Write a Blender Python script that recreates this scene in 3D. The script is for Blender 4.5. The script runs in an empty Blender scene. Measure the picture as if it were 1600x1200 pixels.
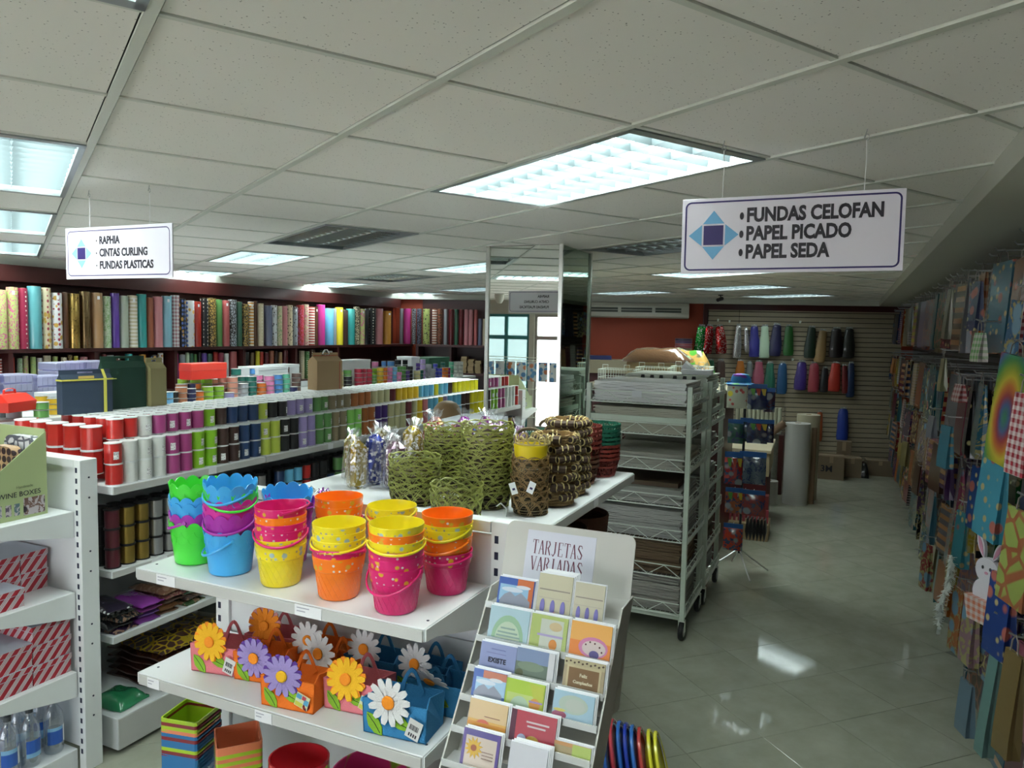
import bpy, math, random
from mathutils import Vector, Matrix
C = bpy.context.scene.collection
S = bpy.context.scene
rnd = random.Random(7)
PI = math.pi

# ------------------------------------------------------------------ camera
FPX = 1152.0
CAMZ = 2.0
pit, rol, yaw = math.radians(4.07), math.radians(1.148), math.radians(24.4)
_F = Vector((0, math.cos(pit), -math.sin(pit)))
_U = Vector((0, math.sin(pit), math.cos(pit)))
_R = Vector((1, 0, 0))
_R2 = _R*math.cos(rol) + _U*math.sin(rol)
_U2 = -_R*math.sin(rol) + _U*math.cos(rol)
_M = Matrix.Rotation(yaw, 3, 'Z')
F, U, R = _M @ _F, _M @ _U2, _M @ _R2
cd = bpy.data.cameras.new('camera')
cam = bpy.data.objects.new('camera', cd)
C.objects.link(cam)
m = Matrix((R, U, -F)).transposed().to_4x4()
m.translation = Vector((0, 0, CAMZ))
cam.matrix_world = m
cd.sensor_width = 36.0
cd.lens = FPX/1600*36
cd.clip_start = 0.05
S.camera = cam

# ------------------------------------------------------------------ sky and exposure
w = bpy.data.worlds.new('sky')
S.world = w
w.use_nodes = True
bg = w.node_tree.nodes['Background']
bg.inputs[0].default_value = (0.93, 0.93, 1.0, 1)
bg.inputs[1].default_value = 3.6
S.view_settings.view_transform = 'Standard'
S.view_settings.look = 'None'
S.view_settings.exposure = 0.78
S.view_settings.gamma = 1.0
S.view_settings.use_curve_mapping = False
LAMP = 22.0      # power of one ceiling fixture, watts
LAMPCOL = (0.88, 1.0, 0.93)

sd = bpy.data.lights.new('sun', 'SUN'); sd.energy = 38; sd.angle = .01; sd.color = (1, .96, .92)
sun = bpy.data.objects.new('sun', sd); C.objects.link(sun); sun.rotation_euler = (-math.radians(35), 0, .3)   # high, from behind the building: lights the pavement outside

# pixel of the photo -> ray, and the point where it meets a real plane
def ray(px, py):
    return F*FPX + R*(px-800) + U*(600-py)
def onz(px, py, z):
    d = ray(px, py); return Vector((0, 0, CAMZ)) + d*((z-CAMZ)/d.z)
def onx(px, py, x):
    d = ray(px, py); return Vector((0, 0, CAMZ)) + d*(x/d.x)
def ony(px, py, y):
    d = ray(px, py); return Vector((0, 0, CAMZ)) + d*(y/d.y)
def onplane(px, py, p, n):
    d = ray(px, py); o = Vector((0, 0, CAMZ)); return o + d*((Vector(p)-o).dot(n)/d.dot(n))

# ------------------------------------------------------------------ mesh helper
class MB:
    def __init__(s):
        s.v = []; s.f = []; s.mi = []; s.m = None
    def add(s, vs, fs, mi=0):
        b = len(s.v)
        if s.m is not None: vs = [s.m @ Vector(p) for p in vs]
        s.v += [tuple(p) for p in vs]
        s.f += [tuple(i+b for i in f) for f in fs]
        s.mi += [mi]*len(fs)
    def box(s, a, b, mi=0):
        x0, y0, z0 = a; x1, y1, z1 = b
        s.add([(x0,y0,z0),(x1,y0,z0),(x1,y1,z0),(x0,y1,z0),(x0,y0,z1),(x1,y0,z1),(x1,y1,z1),(x0,y1,z1)],
              [(0,3,2,1),(4,5,6,7),(0,1,5,4),(1,2,6,5),(2,3,7,6),(3,0,4,7)], mi)
    def bbox(s, a, b, c=.003, mi=0):
        # box with chamfered vertical and horizontal edges
        x0, y0, z0 = a; x1, y1, z1 = b
        def ring(x0, y0, x1, y1, z, k):
            return [(x0+k,y0,z),(x1-k,y0,z),(x1,y0+k,z),(x1,y1-k,z),(x1-k,y1,z),(x0+k,y1,z),(x0,y1-k,z),(x0,y0+k,z)]
        vs = ring(x0+c,y0+c,x1-c,y1-c,z0,c)+ring(x0,y0,x1,y1,z0+c,c)+ring(x0,y0,x1,y1,z1-c,c)+ring(x0+c,y0+c,x1-c,y1-c,z1,c)
        fs = [tuple(range(7,-1,-1)), tuple(range(24,32))]
        for k in range(3):
            for i in range(8):
                j = (i+1) % 8
                fs.append((k*8+i, k*8+j, k*8+8+j, k*8+8+i))
        s.add(vs, fs, mi)
    def lathe(s, prof, n=16, mi=0, c=(0,0,0), cap=(True, True), fn=None, sx=1, sy=1):
        vs = []; fs = []
        for k, (r, z) in enumerate(prof):
            for i in range(n):
                a = 2*PI*i/n
                rr, zz = (r, z) if fn is None else fn(k, a, r, z)
                vs.append((c[0]+rr*math.cos(a)*sx, c[1]+rr*math.sin(a)*sy, c[2]+zz))
        for k in range(len(prof)-1):
            for i in range(n):
                j = (i+1) % n
                fs.append((k*n+i, k*n+j, (k+1)*n+j, (k+1)*n+i))
        if cap[0]: fs.append(tuple(range(n-1, -1, -1)))
        if cap[1]: fs.append(tuple((len(prof)-1)*n+i for i in range(n)))
        s.add(vs, fs, mi)
    def tube(s, pts, r=.003, n=5, mi=0, closed=False, flat=1.0):
        pts = [Vector(p) for p in pts]; L = len(pts)
        vs = []; fs = []
        up = Vector((0, 0, 1))
        for i, p in enumerate(pts):
            if closed: d = pts[(i+1) % L]-pts[i-1]
            else: d = pts[min(i+1, L-1)]-pts[max(i-1, 0)]
            if d.length < 1e-9: d = Vector((0,0,1))
            d.normalize()
            a = d.cross(up)
            if a.length < .05: a = d.cross(Vector((0, 1, 0)))
            a.normalize(); b = a.cross(d)
            for k in range(n):
                t = 2*PI*k/n + PI/n
                vs.append(p + a*math.cos(t)*r + b*math.sin(t)*r*flat)
        for i in range(L if closed else L-1):
            j = (i+1) % L
            for k in range(n):
                q = (k+1) % n
                fs.append((i*n+k, i*n+q, j*n+q, j*n+k))
        if not closed:
            fs.append(tuple(range(n))); fs.append(tuple((L-1)*n+k for k in range(n-1, -1, -1)))
        s.add(vs, fs, mi)
    def prism(s, poly, z0, z1, mi=0, side=None):
        n = len(poly)
        vs = [(x, y, z0) for x, y in poly]+[(x, y, z1) for x, y in poly]
        s.add(vs, [tuple(range(n-1, -1, -1)), tuple(range(n, 2*n))], mi)
        s.add(vs, [(i, (i+1) % n, n+(i+1) % n, n+i) for i in range(n)], mi if side is None else side)
    def quad(s, a, b, c, d, mi=0):
        s.add([a, b, c, d], [(0, 1, 2, 3)], mi)
    def mesh(s, name, mats):
        me = bpy.data.meshes.new(name)
        me.from_pydata(s.v, [], s.f)
        for mt in (mats if isinstance(mats, (list, tuple)) else [mats]): me.materials.append(mt)
        if any(s.mi): me.polygons.foreach_set('material_index', s.mi)
        me.update()
        return me

def smooth(me, ang=40):
    me.polygons.foreach_set('use_smooth', [True]*len(me.polygons))
    try: me.set_sharp_from_angle(angle=math.radians(ang))
    except Exception: pass
    return me

def obj(name, me, parent=None, loc=(0,0,0), rot=(0,0,0), col=None, scale=None):
    o = bpy.data.objects.new(name, me)
    C.objects.link(o)
    if parent is not None: o.parent = parent
    o.location = loc; o.rotation_euler = rot
    if col is not None: o.color = (*col, 1)
    if scale is not None: o.scale = scale
    return o
def tag(o, label, cat=None, group=None, kind=None):
    if label: o['label'] = label
    if cat: o['category'] = cat
    if group: o['group'] = group
    if kind: o['kind'] = kind
    return o
def thing(name, label, cat, loc=(0,0,0), rz=0, group=None, rot=None):
    o = bpy.data.objects.new(name, None); C.objects.link(o)
    o.empty_display_size = .05
    o.location = loc; o.rotation_euler = rot if rot else (0, 0, rz)
    return tag(o, label, cat, group)
def struct(name, me, parent=None, loc=(0,0,0), rot=(0,0,0), col=None):
    o = obj(name, me, parent, loc, rot, col)
    if parent is None: o['kind'] = 'structure'
    return o
def label_part(o, t): o['label'] = t; return o

ORD = ['first','second','third','fourth','fifth','sixth','seventh','eighth','ninth','tenth','eleventh','twelfth','thirteenth',
       'fourteenth','fifteenth','sixteenth','seventeenth','eighteenth','nineteenth']
TEN = ['twenty','thirty','forty','fifty','sixty','seventy','eighty']
TENTH = ['twentieth','thirtieth','fortieth','fiftieth','sixtieth','seventieth','eightieth']
def nth(i):
    if i < 19: return ORD[i]
    k = i+1
    return TENTH[k//10-2] if k % 10 == 0 else TEN[k//10-2]+'-'+ORD[k % 10-1]

# ------------------------------------------------------------------ materials
MC = {}
def nt(name):
    m = bpy.data.materials.new(name); m.use_nodes = True
    return m, m.node_tree.nodes, m.node_tree.links, m.node_tree.nodes['Principled BSDF']
def M(name, col, rough=.5, metal=0, spec=.5, bump=0, bscale=60, var=0, emit=None, coat=0, vscale=3):
    if name in MC: return MC[name]
    m, n, l, p = nt(name)
    p.inputs['Base Color'].default_value = (*col, 1)
    p.inputs['Roughness'].default_value = rough
    p.inputs['Metallic'].default_value = metal
    p.inputs['Specular IOR Level'].default_value = spec
    p.inputs['Coat Weight'].default_value = coat
    if emit:
        p.inputs['Emission Color'].default_value = (*emit[0], 1); p.inputs['Emission Strength'].default_value = emit[1]
    if bump or var:
        tc = n.new('ShaderNodeTexCoord'); nz = n.new('ShaderNodeTexNoise')
        l.new(tc.outputs['Object'], nz.inputs['Vector'])
        if bump:
            nz.inputs['Scale'].default_value = bscale; nz.inputs['Detail'].default_value = 2
            b = n.new('ShaderNodeBump'); b.inputs['Strength'].default_value = bump; b.inputs['Distance'].default_value = .003
            l.new(nz.outputs['Fac'], b.inputs['Height']); l.new(b.outputs['Normal'], p.inputs['Normal'])
        if var:
            n2 = n.new('ShaderNodeTexNoise'); n2.inputs['Scale'].default_value = vscale; n2.inputs['Detail'].default_value = 4
            l.new(tc.outputs['Object'], n2.inputs['Vector'])
            mx = n.new('ShaderNodeMix'); mx.data_type = 'RGBA'
            mx.inputs[6].default_value = (*[c*(1-var) for c in col], 1); mx.inputs[7].default_value = (*[min(1, c*(1+var)) for c in col], 1)
            l.new(n2.outputs['Fac'], mx.inputs[0]); l.new(mx.outputs[2], p.inputs['Base Color'])
    MC[name] = m
    return m
def OC(name, rough=.5, metal=0, spec=.5, kind=None, c2=(1,1,1), scale=20, amt=.5, bump=0, bscale=60, coat=0, c3=None, sheen=0):
    """object-colour material, optionally overprinted with a procedural pattern in c2"""
    if name in MC: return MC[name]
    m, n, l, p = nt(name)
    oi = n.new('ShaderNodeObjectInfo'); src = oi.outputs['Color']
    tc = n.new('ShaderNodeTexCoord'); vec = tc.outputs['Object']
    p.inputs['Roughness'].default_value = rough; p.inputs['Metallic'].default_value = metal
    p.inputs['Specular IOR Level'].default_value = spec; p.inputs['Coat Weight'].default_value = coat
    fac = None
    if kind:
        # shift the pattern for every object
        ad = n.new('ShaderNodeVectorMath'); ad.operation = 'ADD'
        cb = n.new('ShaderNodeCombineXYZ'); mu = n.new('ShaderNodeMath'); mu.operation = 'MULTIPLY'; mu.inputs[1].default_value = 3.6
        l.new(oi.outputs['Random'], mu.inputs[0]); l.new(mu.outputs[0], cb.inputs[0]); l.new(mu.outputs[0], cb.inputs[2])
        l.new(vec, ad.inputs[0]); l.new(cb.outputs[0], ad.inputs[1]); vec = ad.outputs[0]
    def thresh(sock, t, soft=.02, inv=False):
        r = n.new('ShaderNodeMapRange'); r.inputs[1].default_value = t-soft; r.inputs[2].default_value = t+soft
        if inv: r.inputs[3].default_value = 1; r.inputs[4].default_value = 0
        l.new(sock, r.inputs[0]); return r.outputs[0]
    if kind == 'dots':
        v = n.new('ShaderNodeTexVoronoi'); v.inputs['Scale'].default_value = scale; v.inputs['Randomness'].default_value = .15
        l.new(vec, v.inputs['Vector']); fac = thresh(v.outputs['Distance'], amt*.6, .03, True)
    elif kind == 'blobs':
        v = n.new('ShaderNodeTexVoronoi'); v.inputs['Scale'].default_value = scale
        l.new(vec, v.inputs['Vector']); fac = thresh(v.outputs['Distance'], amt*.6, .05, True)
    elif kind == 'cells':
        v = n.new('ShaderNodeTexVoronoi'); v.feature = 'DISTANCE_TO_EDGE'; v.inputs['Scale'].default_value = scale
        l.new(vec, v.inputs['Vector']); fac = thresh(v.outputs['Distance'], amt*.15, .02, True)
    elif kind == 'floral':
        z = n.new('ShaderNodeTexNoise'); z.inputs['Scale'].default_value = scale; z.inputs['Detail'].default_value = 3; z.inputs['Distortion'].default_value = 2.5
        l.new(vec, z.inputs['Vector']); fac = thresh(z.outputs['Fac'], 1-amt, .02)
    elif kind in ('hstripe', 'dstripe', 'vstripe', 'plaid'):
        def wave(dirn):
            wv = n.new('ShaderNodeTexWave'); wv.wave_type = 'BANDS'; wv.bands_direction = dirn
            wv.inputs['Scale'].default_value = scale; l.new(vec, wv.inputs['Vector']); return wv.outputs['Fac']
        if kind == 'plaid':
            a, b = thresh(wave('X'), .5), thresh(wave('Z'), .5)
            q = n.new('ShaderNodeMath'); q.operation = 'ADD'; l.new(a, q.inputs[0]); l.new(b, q.inputs[1])
            h = n.new('ShaderNodeMath'); h.operation = 'MULTIPLY'; h.inputs[1].default_value = .5; l.new(q.outputs[0], h.inputs[0]); fac = h.outputs[0]
        else:
            fac = thresh(wave({'hstripe':'Z','vstripe':'X','dstripe':'DIAGONAL'}[kind]), 1-amt, .04)
    elif kind == 'glitter':
        v = n.new('ShaderNodeTexVoronoi'); v.inputs['Scale'].default_value = scale
        l.new(vec, v.inputs['Vector'])
        h = n.new('ShaderNodeSeparateColor'); l.new(v.outputs['Color'], h.inputs[0])
        fac = thresh(h.outputs[0], 1-amt, .02)
        b = n.new('ShaderNodeBump'); b.inputs['Strength'].default_value = .9; b.inputs['Distance'].default_value = .01
        l.new(h.outputs[1], b.inputs['Height']); l.new(b.outputs['Normal'], p.inputs['Normal'])
    if fac is not None:
        mx = n.new('ShaderNodeMix'); mx.data_type = 'RGBA'
        l.new(fac, mx.inputs[0]); l.new(src, mx.inputs[6]); mx.inputs[7].default_value = (*c2, 1); src = mx.outputs[2]
        if c3 is not None:
            v = n.new('ShaderNodeTexVoronoi'); v.inputs['Scale'].default_value = scale*.6
            l.new(vec, v.inputs['Vector']); f2 = thresh(v.outputs['Distance'], .28, .04, True)
            m2 = n.new('ShaderNodeMix'); m2.data_type = 'RGBA'; l.new(f2, m2.inputs[0]); l.new(src, m2.inputs[6]); m2.inputs[7].default_value = (*c3, 1); src = m2.outputs[2]
    l.new(src, p.inputs['Base Color'])
    if bump and kind != 'glitter':
        z = n.new('ShaderNodeTexNoise'); z.inputs['Scale'].default_value = bscale; l.new(tc.outputs['Object'], z.inputs['Vector'])
        b = n.new('ShaderNodeBump'); b.inputs['Strength'].default_value = bump; b.inputs['Distance'].default_value = .004
        l.new(z.outputs['Fac'], b.inputs['Height']); l.new(b.outputs['Normal'], p.inputs['Normal'])
    MC[name] = m
    return m
def clear(name, tint=(1,1,1), gl=.12, rough=.08, milk=0, edge=.5):
    """thin clear plastic or glass: mostly see-through with a glossy and a milky share"""
    if name in MC: return MC[name]
    m = bpy.data.materials.new(name); m.use_nodes = True; n = m.node_tree.nodes; l = m.node_tree.links; n.clear()
    out = n.new('ShaderNodeOutputMaterial'); t = n.new('ShaderNodeBsdfTransparent'); t.inputs[0].default_value = (*tint, 1)
    g = n.new('ShaderNodeBsdfGlossy'); g.inputs['Roughness'].default_value = rough
    fr = n.new('ShaderNodeLayerWeight'); fr.inputs[0].default_value = .35
    r = n.new('ShaderNodeMapRange'); r.inputs[3].default_value = gl; r.inputs[4].default_value = min(1, gl+edge); l.new(fr.outputs['Facing'], r.inputs[0])
    mx = n.new('ShaderNodeMixShader'); l.new(r.outputs[0], mx.inputs[0]); l.new(t.outputs[0], mx.inputs[1]); l.new(g.outputs[0], mx.inputs[2])
    last = mx.outputs[0]
    if milk:
        d = n.new('ShaderNodeBsdfDiffuse'); d.inputs[0].default_value = (*tint, 1)
        m2 = n.new('ShaderNodeMixShader'); m2.inputs[0].default_value = milk; l.new(last, m2.inputs[1]); l.new(d.outputs[0], m2.inputs[2]); last = m2.outputs[0]
    l.new(last, out.inputs[0]); MC[name] = m
    return m

white_metal = M('white_enamel', (.74,.76,.76), .35)
label_white = M('label_paper', (.85,.86,.88), .6)
black = M('black_plastic', (.015,.015,.017), .4)
dark_hole = M('slot_dark', (.02,.022,.05), .8)
wire_white = M('white_wire', (.84,.90,.82), .35)
chrome = M('chrome', (.75,.76,.77), .15, 1)
steel = M('brushed_steel', (.5,.51,.5), .3, 1)
oc_matte = OC('coloured_matte', .55)
oc_gloss = OC('coloured_gloss', .22, coat=.3)
oc_satin = OC('coloured_satin', .3, spec=.7)
clearpl = clear('clear_plastic', (.96,.97,1), .14)
kraft_m = M('kraft_board', (.42,.31,.17), .75, var=.12)

def text(name, s, size, mt, parent, loc, rot, ext=.0006, bold=.0, align='LEFT', sx=1.0):
    cu = bpy.data.curves.new(name, 'FONT'); cu.body = s; cu.size = size; cu.extrude = ext; cu.offset = bold
    cu.align_x = align; cu.align_y = 'CENTER'; cu.resolution_u = 3
    tmp = bpy.data.objects.new('tmp', cu); C.objects.link(tmp)
    dg = bpy.context.evaluated_depsgraph_get(); me = bpy.data.meshes.new_from_object(tmp.evaluated_get(dg))
    bpy.data.objects.remove(tmp); me.name = name; me.materials.clear(); me.materials.append(mt)
    o = bpy.data.objects.new(name, me); C.objects.link(o); o.parent = parent; o.location = loc; o.rotation_euler = rot; o.scale = (sx, 1, 1)
    return o
# ------------------------------------------------------------------ room shell
CEIL = 2.574; BAND = 2.49; XL = -6.76; XR = .93; YF = -3.2; XS = .40
FA, FB = Vector((-6.76, 10.25)), Vector((.25, 12.47))
FD = (FB-FA).normalized(); FN = Vector((-FD.y, FD.x))          # far wall direction and outward normal
def fary(x): return FA.y + (x-FA.x)*FD.y/FD.x
def farpt(px, py, off=0):
    return onplane(px, py, (FA.x-FN.x*off, FA.y-FN.y*off, 0), Vector((FN.x, FN.y, 0)))
FANG = math.atan2(FD.y, FD.x)

# floor: slab with polished tiles laid at 45 degrees
def tile_mat():
    m, n, l, p = nt('polished_floor_tile')
    oi = n.new('ShaderNodeObjectInfo'); tc = n.new('ShaderNodeTexCoord')
    z = n.new('ShaderNodeTexNoise'); z.inputs['Scale'].default_value = 5; z.inputs['Detail'].default_value = 6; z.inputs['Roughness'].default_value = .6
    ad = n.new('ShaderNodeVectorMath'); ad.operation = 'ADD'; l.new(tc.outputs['Object'], ad.inputs[0])
    cb = n.new('ShaderNodeCombineXYZ'); mu = n.new('ShaderNodeMath'); mu.operation = 'MULTIPLY'; mu.inputs[1].default_value = 20
    l.new(oi.outputs['Random'], mu.inputs[0]); l.new(mu.outputs[0], cb.inputs[0]); l.new(cb.outputs[0], ad.inputs[1]); l.new(ad.outputs[0], z.inputs['Vector'])
    cr = n.new('ShaderNodeValToRGB'); cr.color_ramp.elements[0].position = .3; cr.color_ramp.elements[1].position = .75
    cr.color_ramp.elements[0].color = (.30,.315,.245,1); cr.color_ramp.elements[1].color = (.40,.405,.33,1)
    l.new(z.outputs['Fac'], cr.inputs[0]); l.new(cr.outputs[0], p.inputs['Base Color'])
    p.inputs['Roughness'].default_value = .06
    return m
TILE = tile_mat()
grout = M('floor_grout', (.12,.125,.10), .8)
mb = MB(); mb.box((XL-.3, YF-.3, -.12), (XR+.3, 13.2, -.003))
floor = struct('floor', mb.mesh('floor', grout))
ts = .45; tt = math.sqrt(.5)
me_t = None; mbt = MB(); h = ts/2-.0012
mbt.add([(-h,-h,-.003),(h,-h,-.003),(h,h,-.003),(-h,h,-.003),(-h,-h,-.0002),(h,-h,-.0002),(h,h,-.0002),(-h,h,-.0002),
         (-h+.0015,-h+.0015,0),(h-.0015,-h+.0015,0),(h-.0015,h-.0015,0),(-h+.0015,h-.0015,0)],
        [(0,1,5,4),(1,2,6,5),(2,3,7,6),(3,0,4,7),(4,5,9,8),(5,6,10,9),(6,7,11,10),(7,4,8,11),(8,9,10,11)])
me_t = mbt.mesh('tile', TILE)
rest = MB()
# tile rows follow T=(-s,s) and W=(s,s); joints at T=.20+.45k, W=.22+.45k
for i in range(-30, 40):
    for j in range(-30, 40):
        T_ = .175+ts*(i+.5); W_ = .21+ts*(j+.5)
        x = (-T_+W_)*tt; y = (T_+W_)*tt
        if x < XL+.1 or x > XR+.0 or y < YF+.1 or y > fary(x)+.1: continue
        vis = (-1.75 < x < .95 and 1.3 < y < 11.6) or (-3.4 < x < -1.7 and 1.8 < y < 4.2)
        if vis: obj('tile', me_t, floor, (x, y, 0), (0, 0, PI/4))
        else:
            rest.m = Matrix.Translation((x, y, 0)) @ Matrix.Rotation(PI/4, 4, 'Z'); rest.add(mbt.v, mbt.f)
o = obj('tile_field', rest.mesh('tile_field', TILE), floor); o['kind'] = 'stuff'

# walls
red_wall = M('orange_red_paint', (.34,.052,.020), .6, var=.05)
dark_wood = M('mahogany_laminate', (.062,.014,.013), .35, var=.2, vscale=2)
off_white = M('off_white_paint', (.62,.62,.56), .7, var=.04)
wall_dark = M('dark_brown_paint', (.05,.03,.022), .6)
mb = MB(); mb.box((XL-.12, YF-.12, 0), (XL, fary(XL)+.1, 2.75)); struct('wall_left', mb.mesh('wall_left', red_wall))
mb = MB(); mb.m = Matrix.Translation((FA.x, FA.y, 0)) @ Matrix.Rotation(FANG, 4, 'Z')
mb.box((-.2, 0, 0), (8.6, .12, 2.75)); struct('wall_back', mb.mesh('wall_back', red_wall))
mb = MB(); mb.box((XR, YF-.12, 0), (XR+.12, 13.0, 2.75)); struct('wall_right', mb.mesh('wall_right', wall_dark))
mb = MB(); mb.box((XL, .0, 0), (XL+.012, 10.2, .1)); struct('baseboard_left', mb.mesh('baseboard_left', dark_wood))

# shop front behind the camera: glazed openings between white piers
WIN = [(-6.5, -5.25), (-5.15, -3.9), (-3.8, -2.5), (-2.4, -1.1)]
mb = MB()
mb.box((XL, YF-.12, 2.32), (XR, YF, 2.75)); mb.box((XL, YF-.12, 0), (XR, YF, .25))
xs = [XL]+[v for q in WIN for v in q]+[XR]
for k in range(0, len(xs), 2): mb.box((xs[k], YF-.12, .25), (xs[k+1], YF, 2.32))
struct('wall_front', mb.mesh('wall_front', off_white))
alu = M('window_aluminium', (.42,.40,.37), .4, .6)
teal = M('teal_frame', (.05,.28,.30), .4)
glass = clear('window_glass', (.97,1,1), .03, .02); frosted = clear('tinted_door_glass', (.68,.79,.78), .03, .05, milk=.5)
for k, (a, b) in enumerate(WIN):
    fm = teal if k == 0 else alu
    mb = MB(); t = .05
    for q in [((a,YF-.09,.25),(a+t,YF-.03,2.32)),((b-t,YF-.09,.25),(b,YF-.03,2.32)),((a+t,YF-.09,2.27),(b-t,YF-.03,2.32)),((a+t,YF-.09,.25),(b-t,YF-.03,.30)),((a+t,YF-.09,1.86),(b-t,YF-.03,1.93))]:
        mb.box(*q)
    wn = struct('window_%d' % (k+1), mb.mesh('window', fm))
    for z0, z1 in ((.30, 1.86), (1.93, 2.27)):
        mb = MB(); mb.box((a+t, YF-.065, z0), (b-t, YF-.058, z1)); obj('pane', mb.mesh('pane', frosted if k == 0 else glass), wn)
    mb = MB(); c_ = a+(b-a)*(.45 if k else .62); mb.box((c_-.03, YF-.085, .30), (c_+.03, YF-.035, 2.27)); obj('mullion', mb.mesh('mullion', fm), wn)
    ld = bpy.data.lights.new('daylight_portal', 'AREA'); ld.shape = 'RECTANGLE'; ld.size = b-a; ld.size_y = 2.1
    ld.cycles.is_portal = True
    lo = bpy.data.objects.new('daylight_portal', ld); C.objects.link(lo); lo.location = ((a+b)/2, YF-.14, 1.28); lo.rotation_euler = (PI/2, 0, 0)
    # faces +Y (into the shop)
# pavement outside the shop front
mb = MB(); mb.box((-14, -16, -.14), (8, YF-.3, -.02)); struct('ground', mb.mesh('ground', M('pavement', (.55,.54,.52), .8, var=.06)))

# ------------------------------------------------------------------ ceiling grid
g = math.radians(-58.57)
GA = Vector((math.sin(g), math.cos(g))); GB = Vector((math.cos(g), -math.sin(g)))
def gp(a, b): return GA*(1.538+.611*a) + GB*(.225+.602*b)
ROOM = [(XL+.1, YF), (XS, YF), (XS, fary(XS)-.1), (XL+.1, fary(XL+.1)-.1)]
def clip(poly, reg=ROOM):
    for i in range(len(reg)):
        a = Vector(reg[i]); b = Vector(reg[(i+1) % len(reg)]); e = b-a; nrm = Vector((-e.y, e.x))
        out = []
        for k in range(len(poly)):
            p, q = Vector(poly[k]), Vector(poly[(k+1) % len(poly)])
            dp, dq = (p-a).dot(nrm), (q-a).dot(nrm)
            if dp >= 0: out.append(p)
            if (dp >= 0) != (dq >= 0): out.append(p+(q-p)*(dp/(dp-dq)))
        poly = out
        if len(poly) < 3: return []
    return poly
def ctile_mat():
    m, n, l, p = nt('mineral_ceiling_tile')
    tc = n.new('ShaderNodeTexCoord'); v = n.new('ShaderNodeTexVoronoi'); v.inputs['Scale'].default_value = 85
    z = n.new('ShaderNodeTexNoise'); z.inputs['Scale'].default_value = 30; l.new(tc.outputs['Object'], z.inputs['Vector'])
    l.new(tc.outputs['Object'], v.inputs['Vector'])
    r = n.new('ShaderNodeMapRange'); r.inputs[1].default_value = .10; r.inputs[2].default_value = .17; l.new(v.outputs['Distance'], r.inputs[0])
    s = n.new('ShaderNodeSeparateColor'); l.new(v.outputs['Color'], s.inputs[0])
    q = n.new('ShaderNodeMapRange'); q.inputs[1].default_value = .58; q.inputs[2].default_value = .62; l.new(s.outputs[0], q.inputs[0])
    mxx = n.new('ShaderNodeMath'); mxx.operation = 'MAXIMUM'; l.new(r.outputs[0], mxx.inputs[0]); l.new(q.outputs[0], mxx.inputs[1])
    mx = n.new('ShaderNodeMix'); mx.data_type = 'RGBA'; mx.inputs[6].default_value = (.27,.26,.24,1); mx.inputs[7].default_value = (.84,.82,.77,1)
    l.new(mxx.outputs[0], mx.inputs[0]); l.new(mx.outputs[2], p.inputs['Base Color']); p.inputs['Roughness'].default_value = .9
    return m
CT = ctile_mat(); bar_m = M('ceiling_bar_white', (.62,.64,.57), .45)
mb = MB(); mb.box((XL-.1, YF-.1, 2.68), (XR+.1, 13.1, 2.75))
ceiling = struct('ceiling', mb.mesh('ceiling', M('slab_grey', (.10,.10,.10), .9)))  # slab colour darkened to paint the shadow lines in the tile gaps
ON = [(2,-1),(5,-1),(8,-1),(0,2),(7,2),(11,2),(12,5),(6,5),(11,8),(14,8),(4,8),(6,11),(9,11),(7,14)]
OFF = [(4,2),(2,5),(9,5)]
BEHIND = [(-2,-1),(-4,2),(-7,-1),(-6,-4)]
used = set()
for a, b in ON+OFF+BEHIND: used |= {(a, b), (a+1, b)}
far_t = MB()
for i in range(-14, 26):
    for j in range(-14, 26):
        if (i, j) in used: continue
        e = .006
        ea, eb = .019, .026
        poly = clip([gp(i+ea, j+eb), gp(i+ea, j+1-eb), gp(i+1-ea, j+1-eb), gp(i+1-ea, j+eb)])
        if not poly: poly = clip([gp(i+e, j+e), gp(i+1-e, j+e), gp(i+1-e, j+1-e), gp(i+e, j+1-e)])
        if not poly: continue
        ar = sum(poly[k].x*poly[(k+1) % len(poly)].y-poly[(k+1) % len(poly)].x*poly[k].y for k in range(len(poly)))/2
        if abs(ar) < .004: continue
        if ar < 0: poly.reverse()
        c = sum(poly, Vector((0, 0)))/len(poly)
        fwd = (Vector((c.x, c.y, CEIL-CAMZ))).dot(F)
        if fwd < .25 or c.y < -.4:
            far_t.prism([tuple(p) for p in poly], CEIL, CEIL+.015); continue
        mb = MB(); mb.prism([tuple(p-c) for p in poly], 0, .015)
        obj('ceiling_tile', mb.mesh('ceiling_tile', CT), ceiling, (c.x, c.y, CEIL))
o = obj('ceiling_tile_field', far_t.mesh('ceiling_tile_field', CT), ceiling); o['kind'] = 'stuff'
def bar(mb, p, q, w, z0, z1):
    d = (q-p).normalized(); nn = Vector((-d.y, d.x))*w
    poly = clip([p-nn, q-nn, q+nn, p+nn])
    if poly: mb.prism([tuple(v) for v in poly], z0, z1)
for j in range(-14, 26):
    mb = MB(); bar(mb, gp(-14, j), gp(26, j), .0120, CEIL-.006, CEIL+.002)
    if mb.v: obj('ceiling_bar', mb.mesh('ceiling_bar', bar_m), ceiling)
for i in range(-14, 26):
    mb = MB()
    for j in range(-14, 26):
        if (i, j) in used and (i-1, j) in used: continue
        bar(mb, gp(i, j)+GB*.0135, gp(i, j+1)-GB*.0135, .0085, CEIL-.004, CEIL+.002)
    if mb.v: obj('cross_bar', mb.mesh('cross_bar', bar_m), ceiling)
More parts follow.
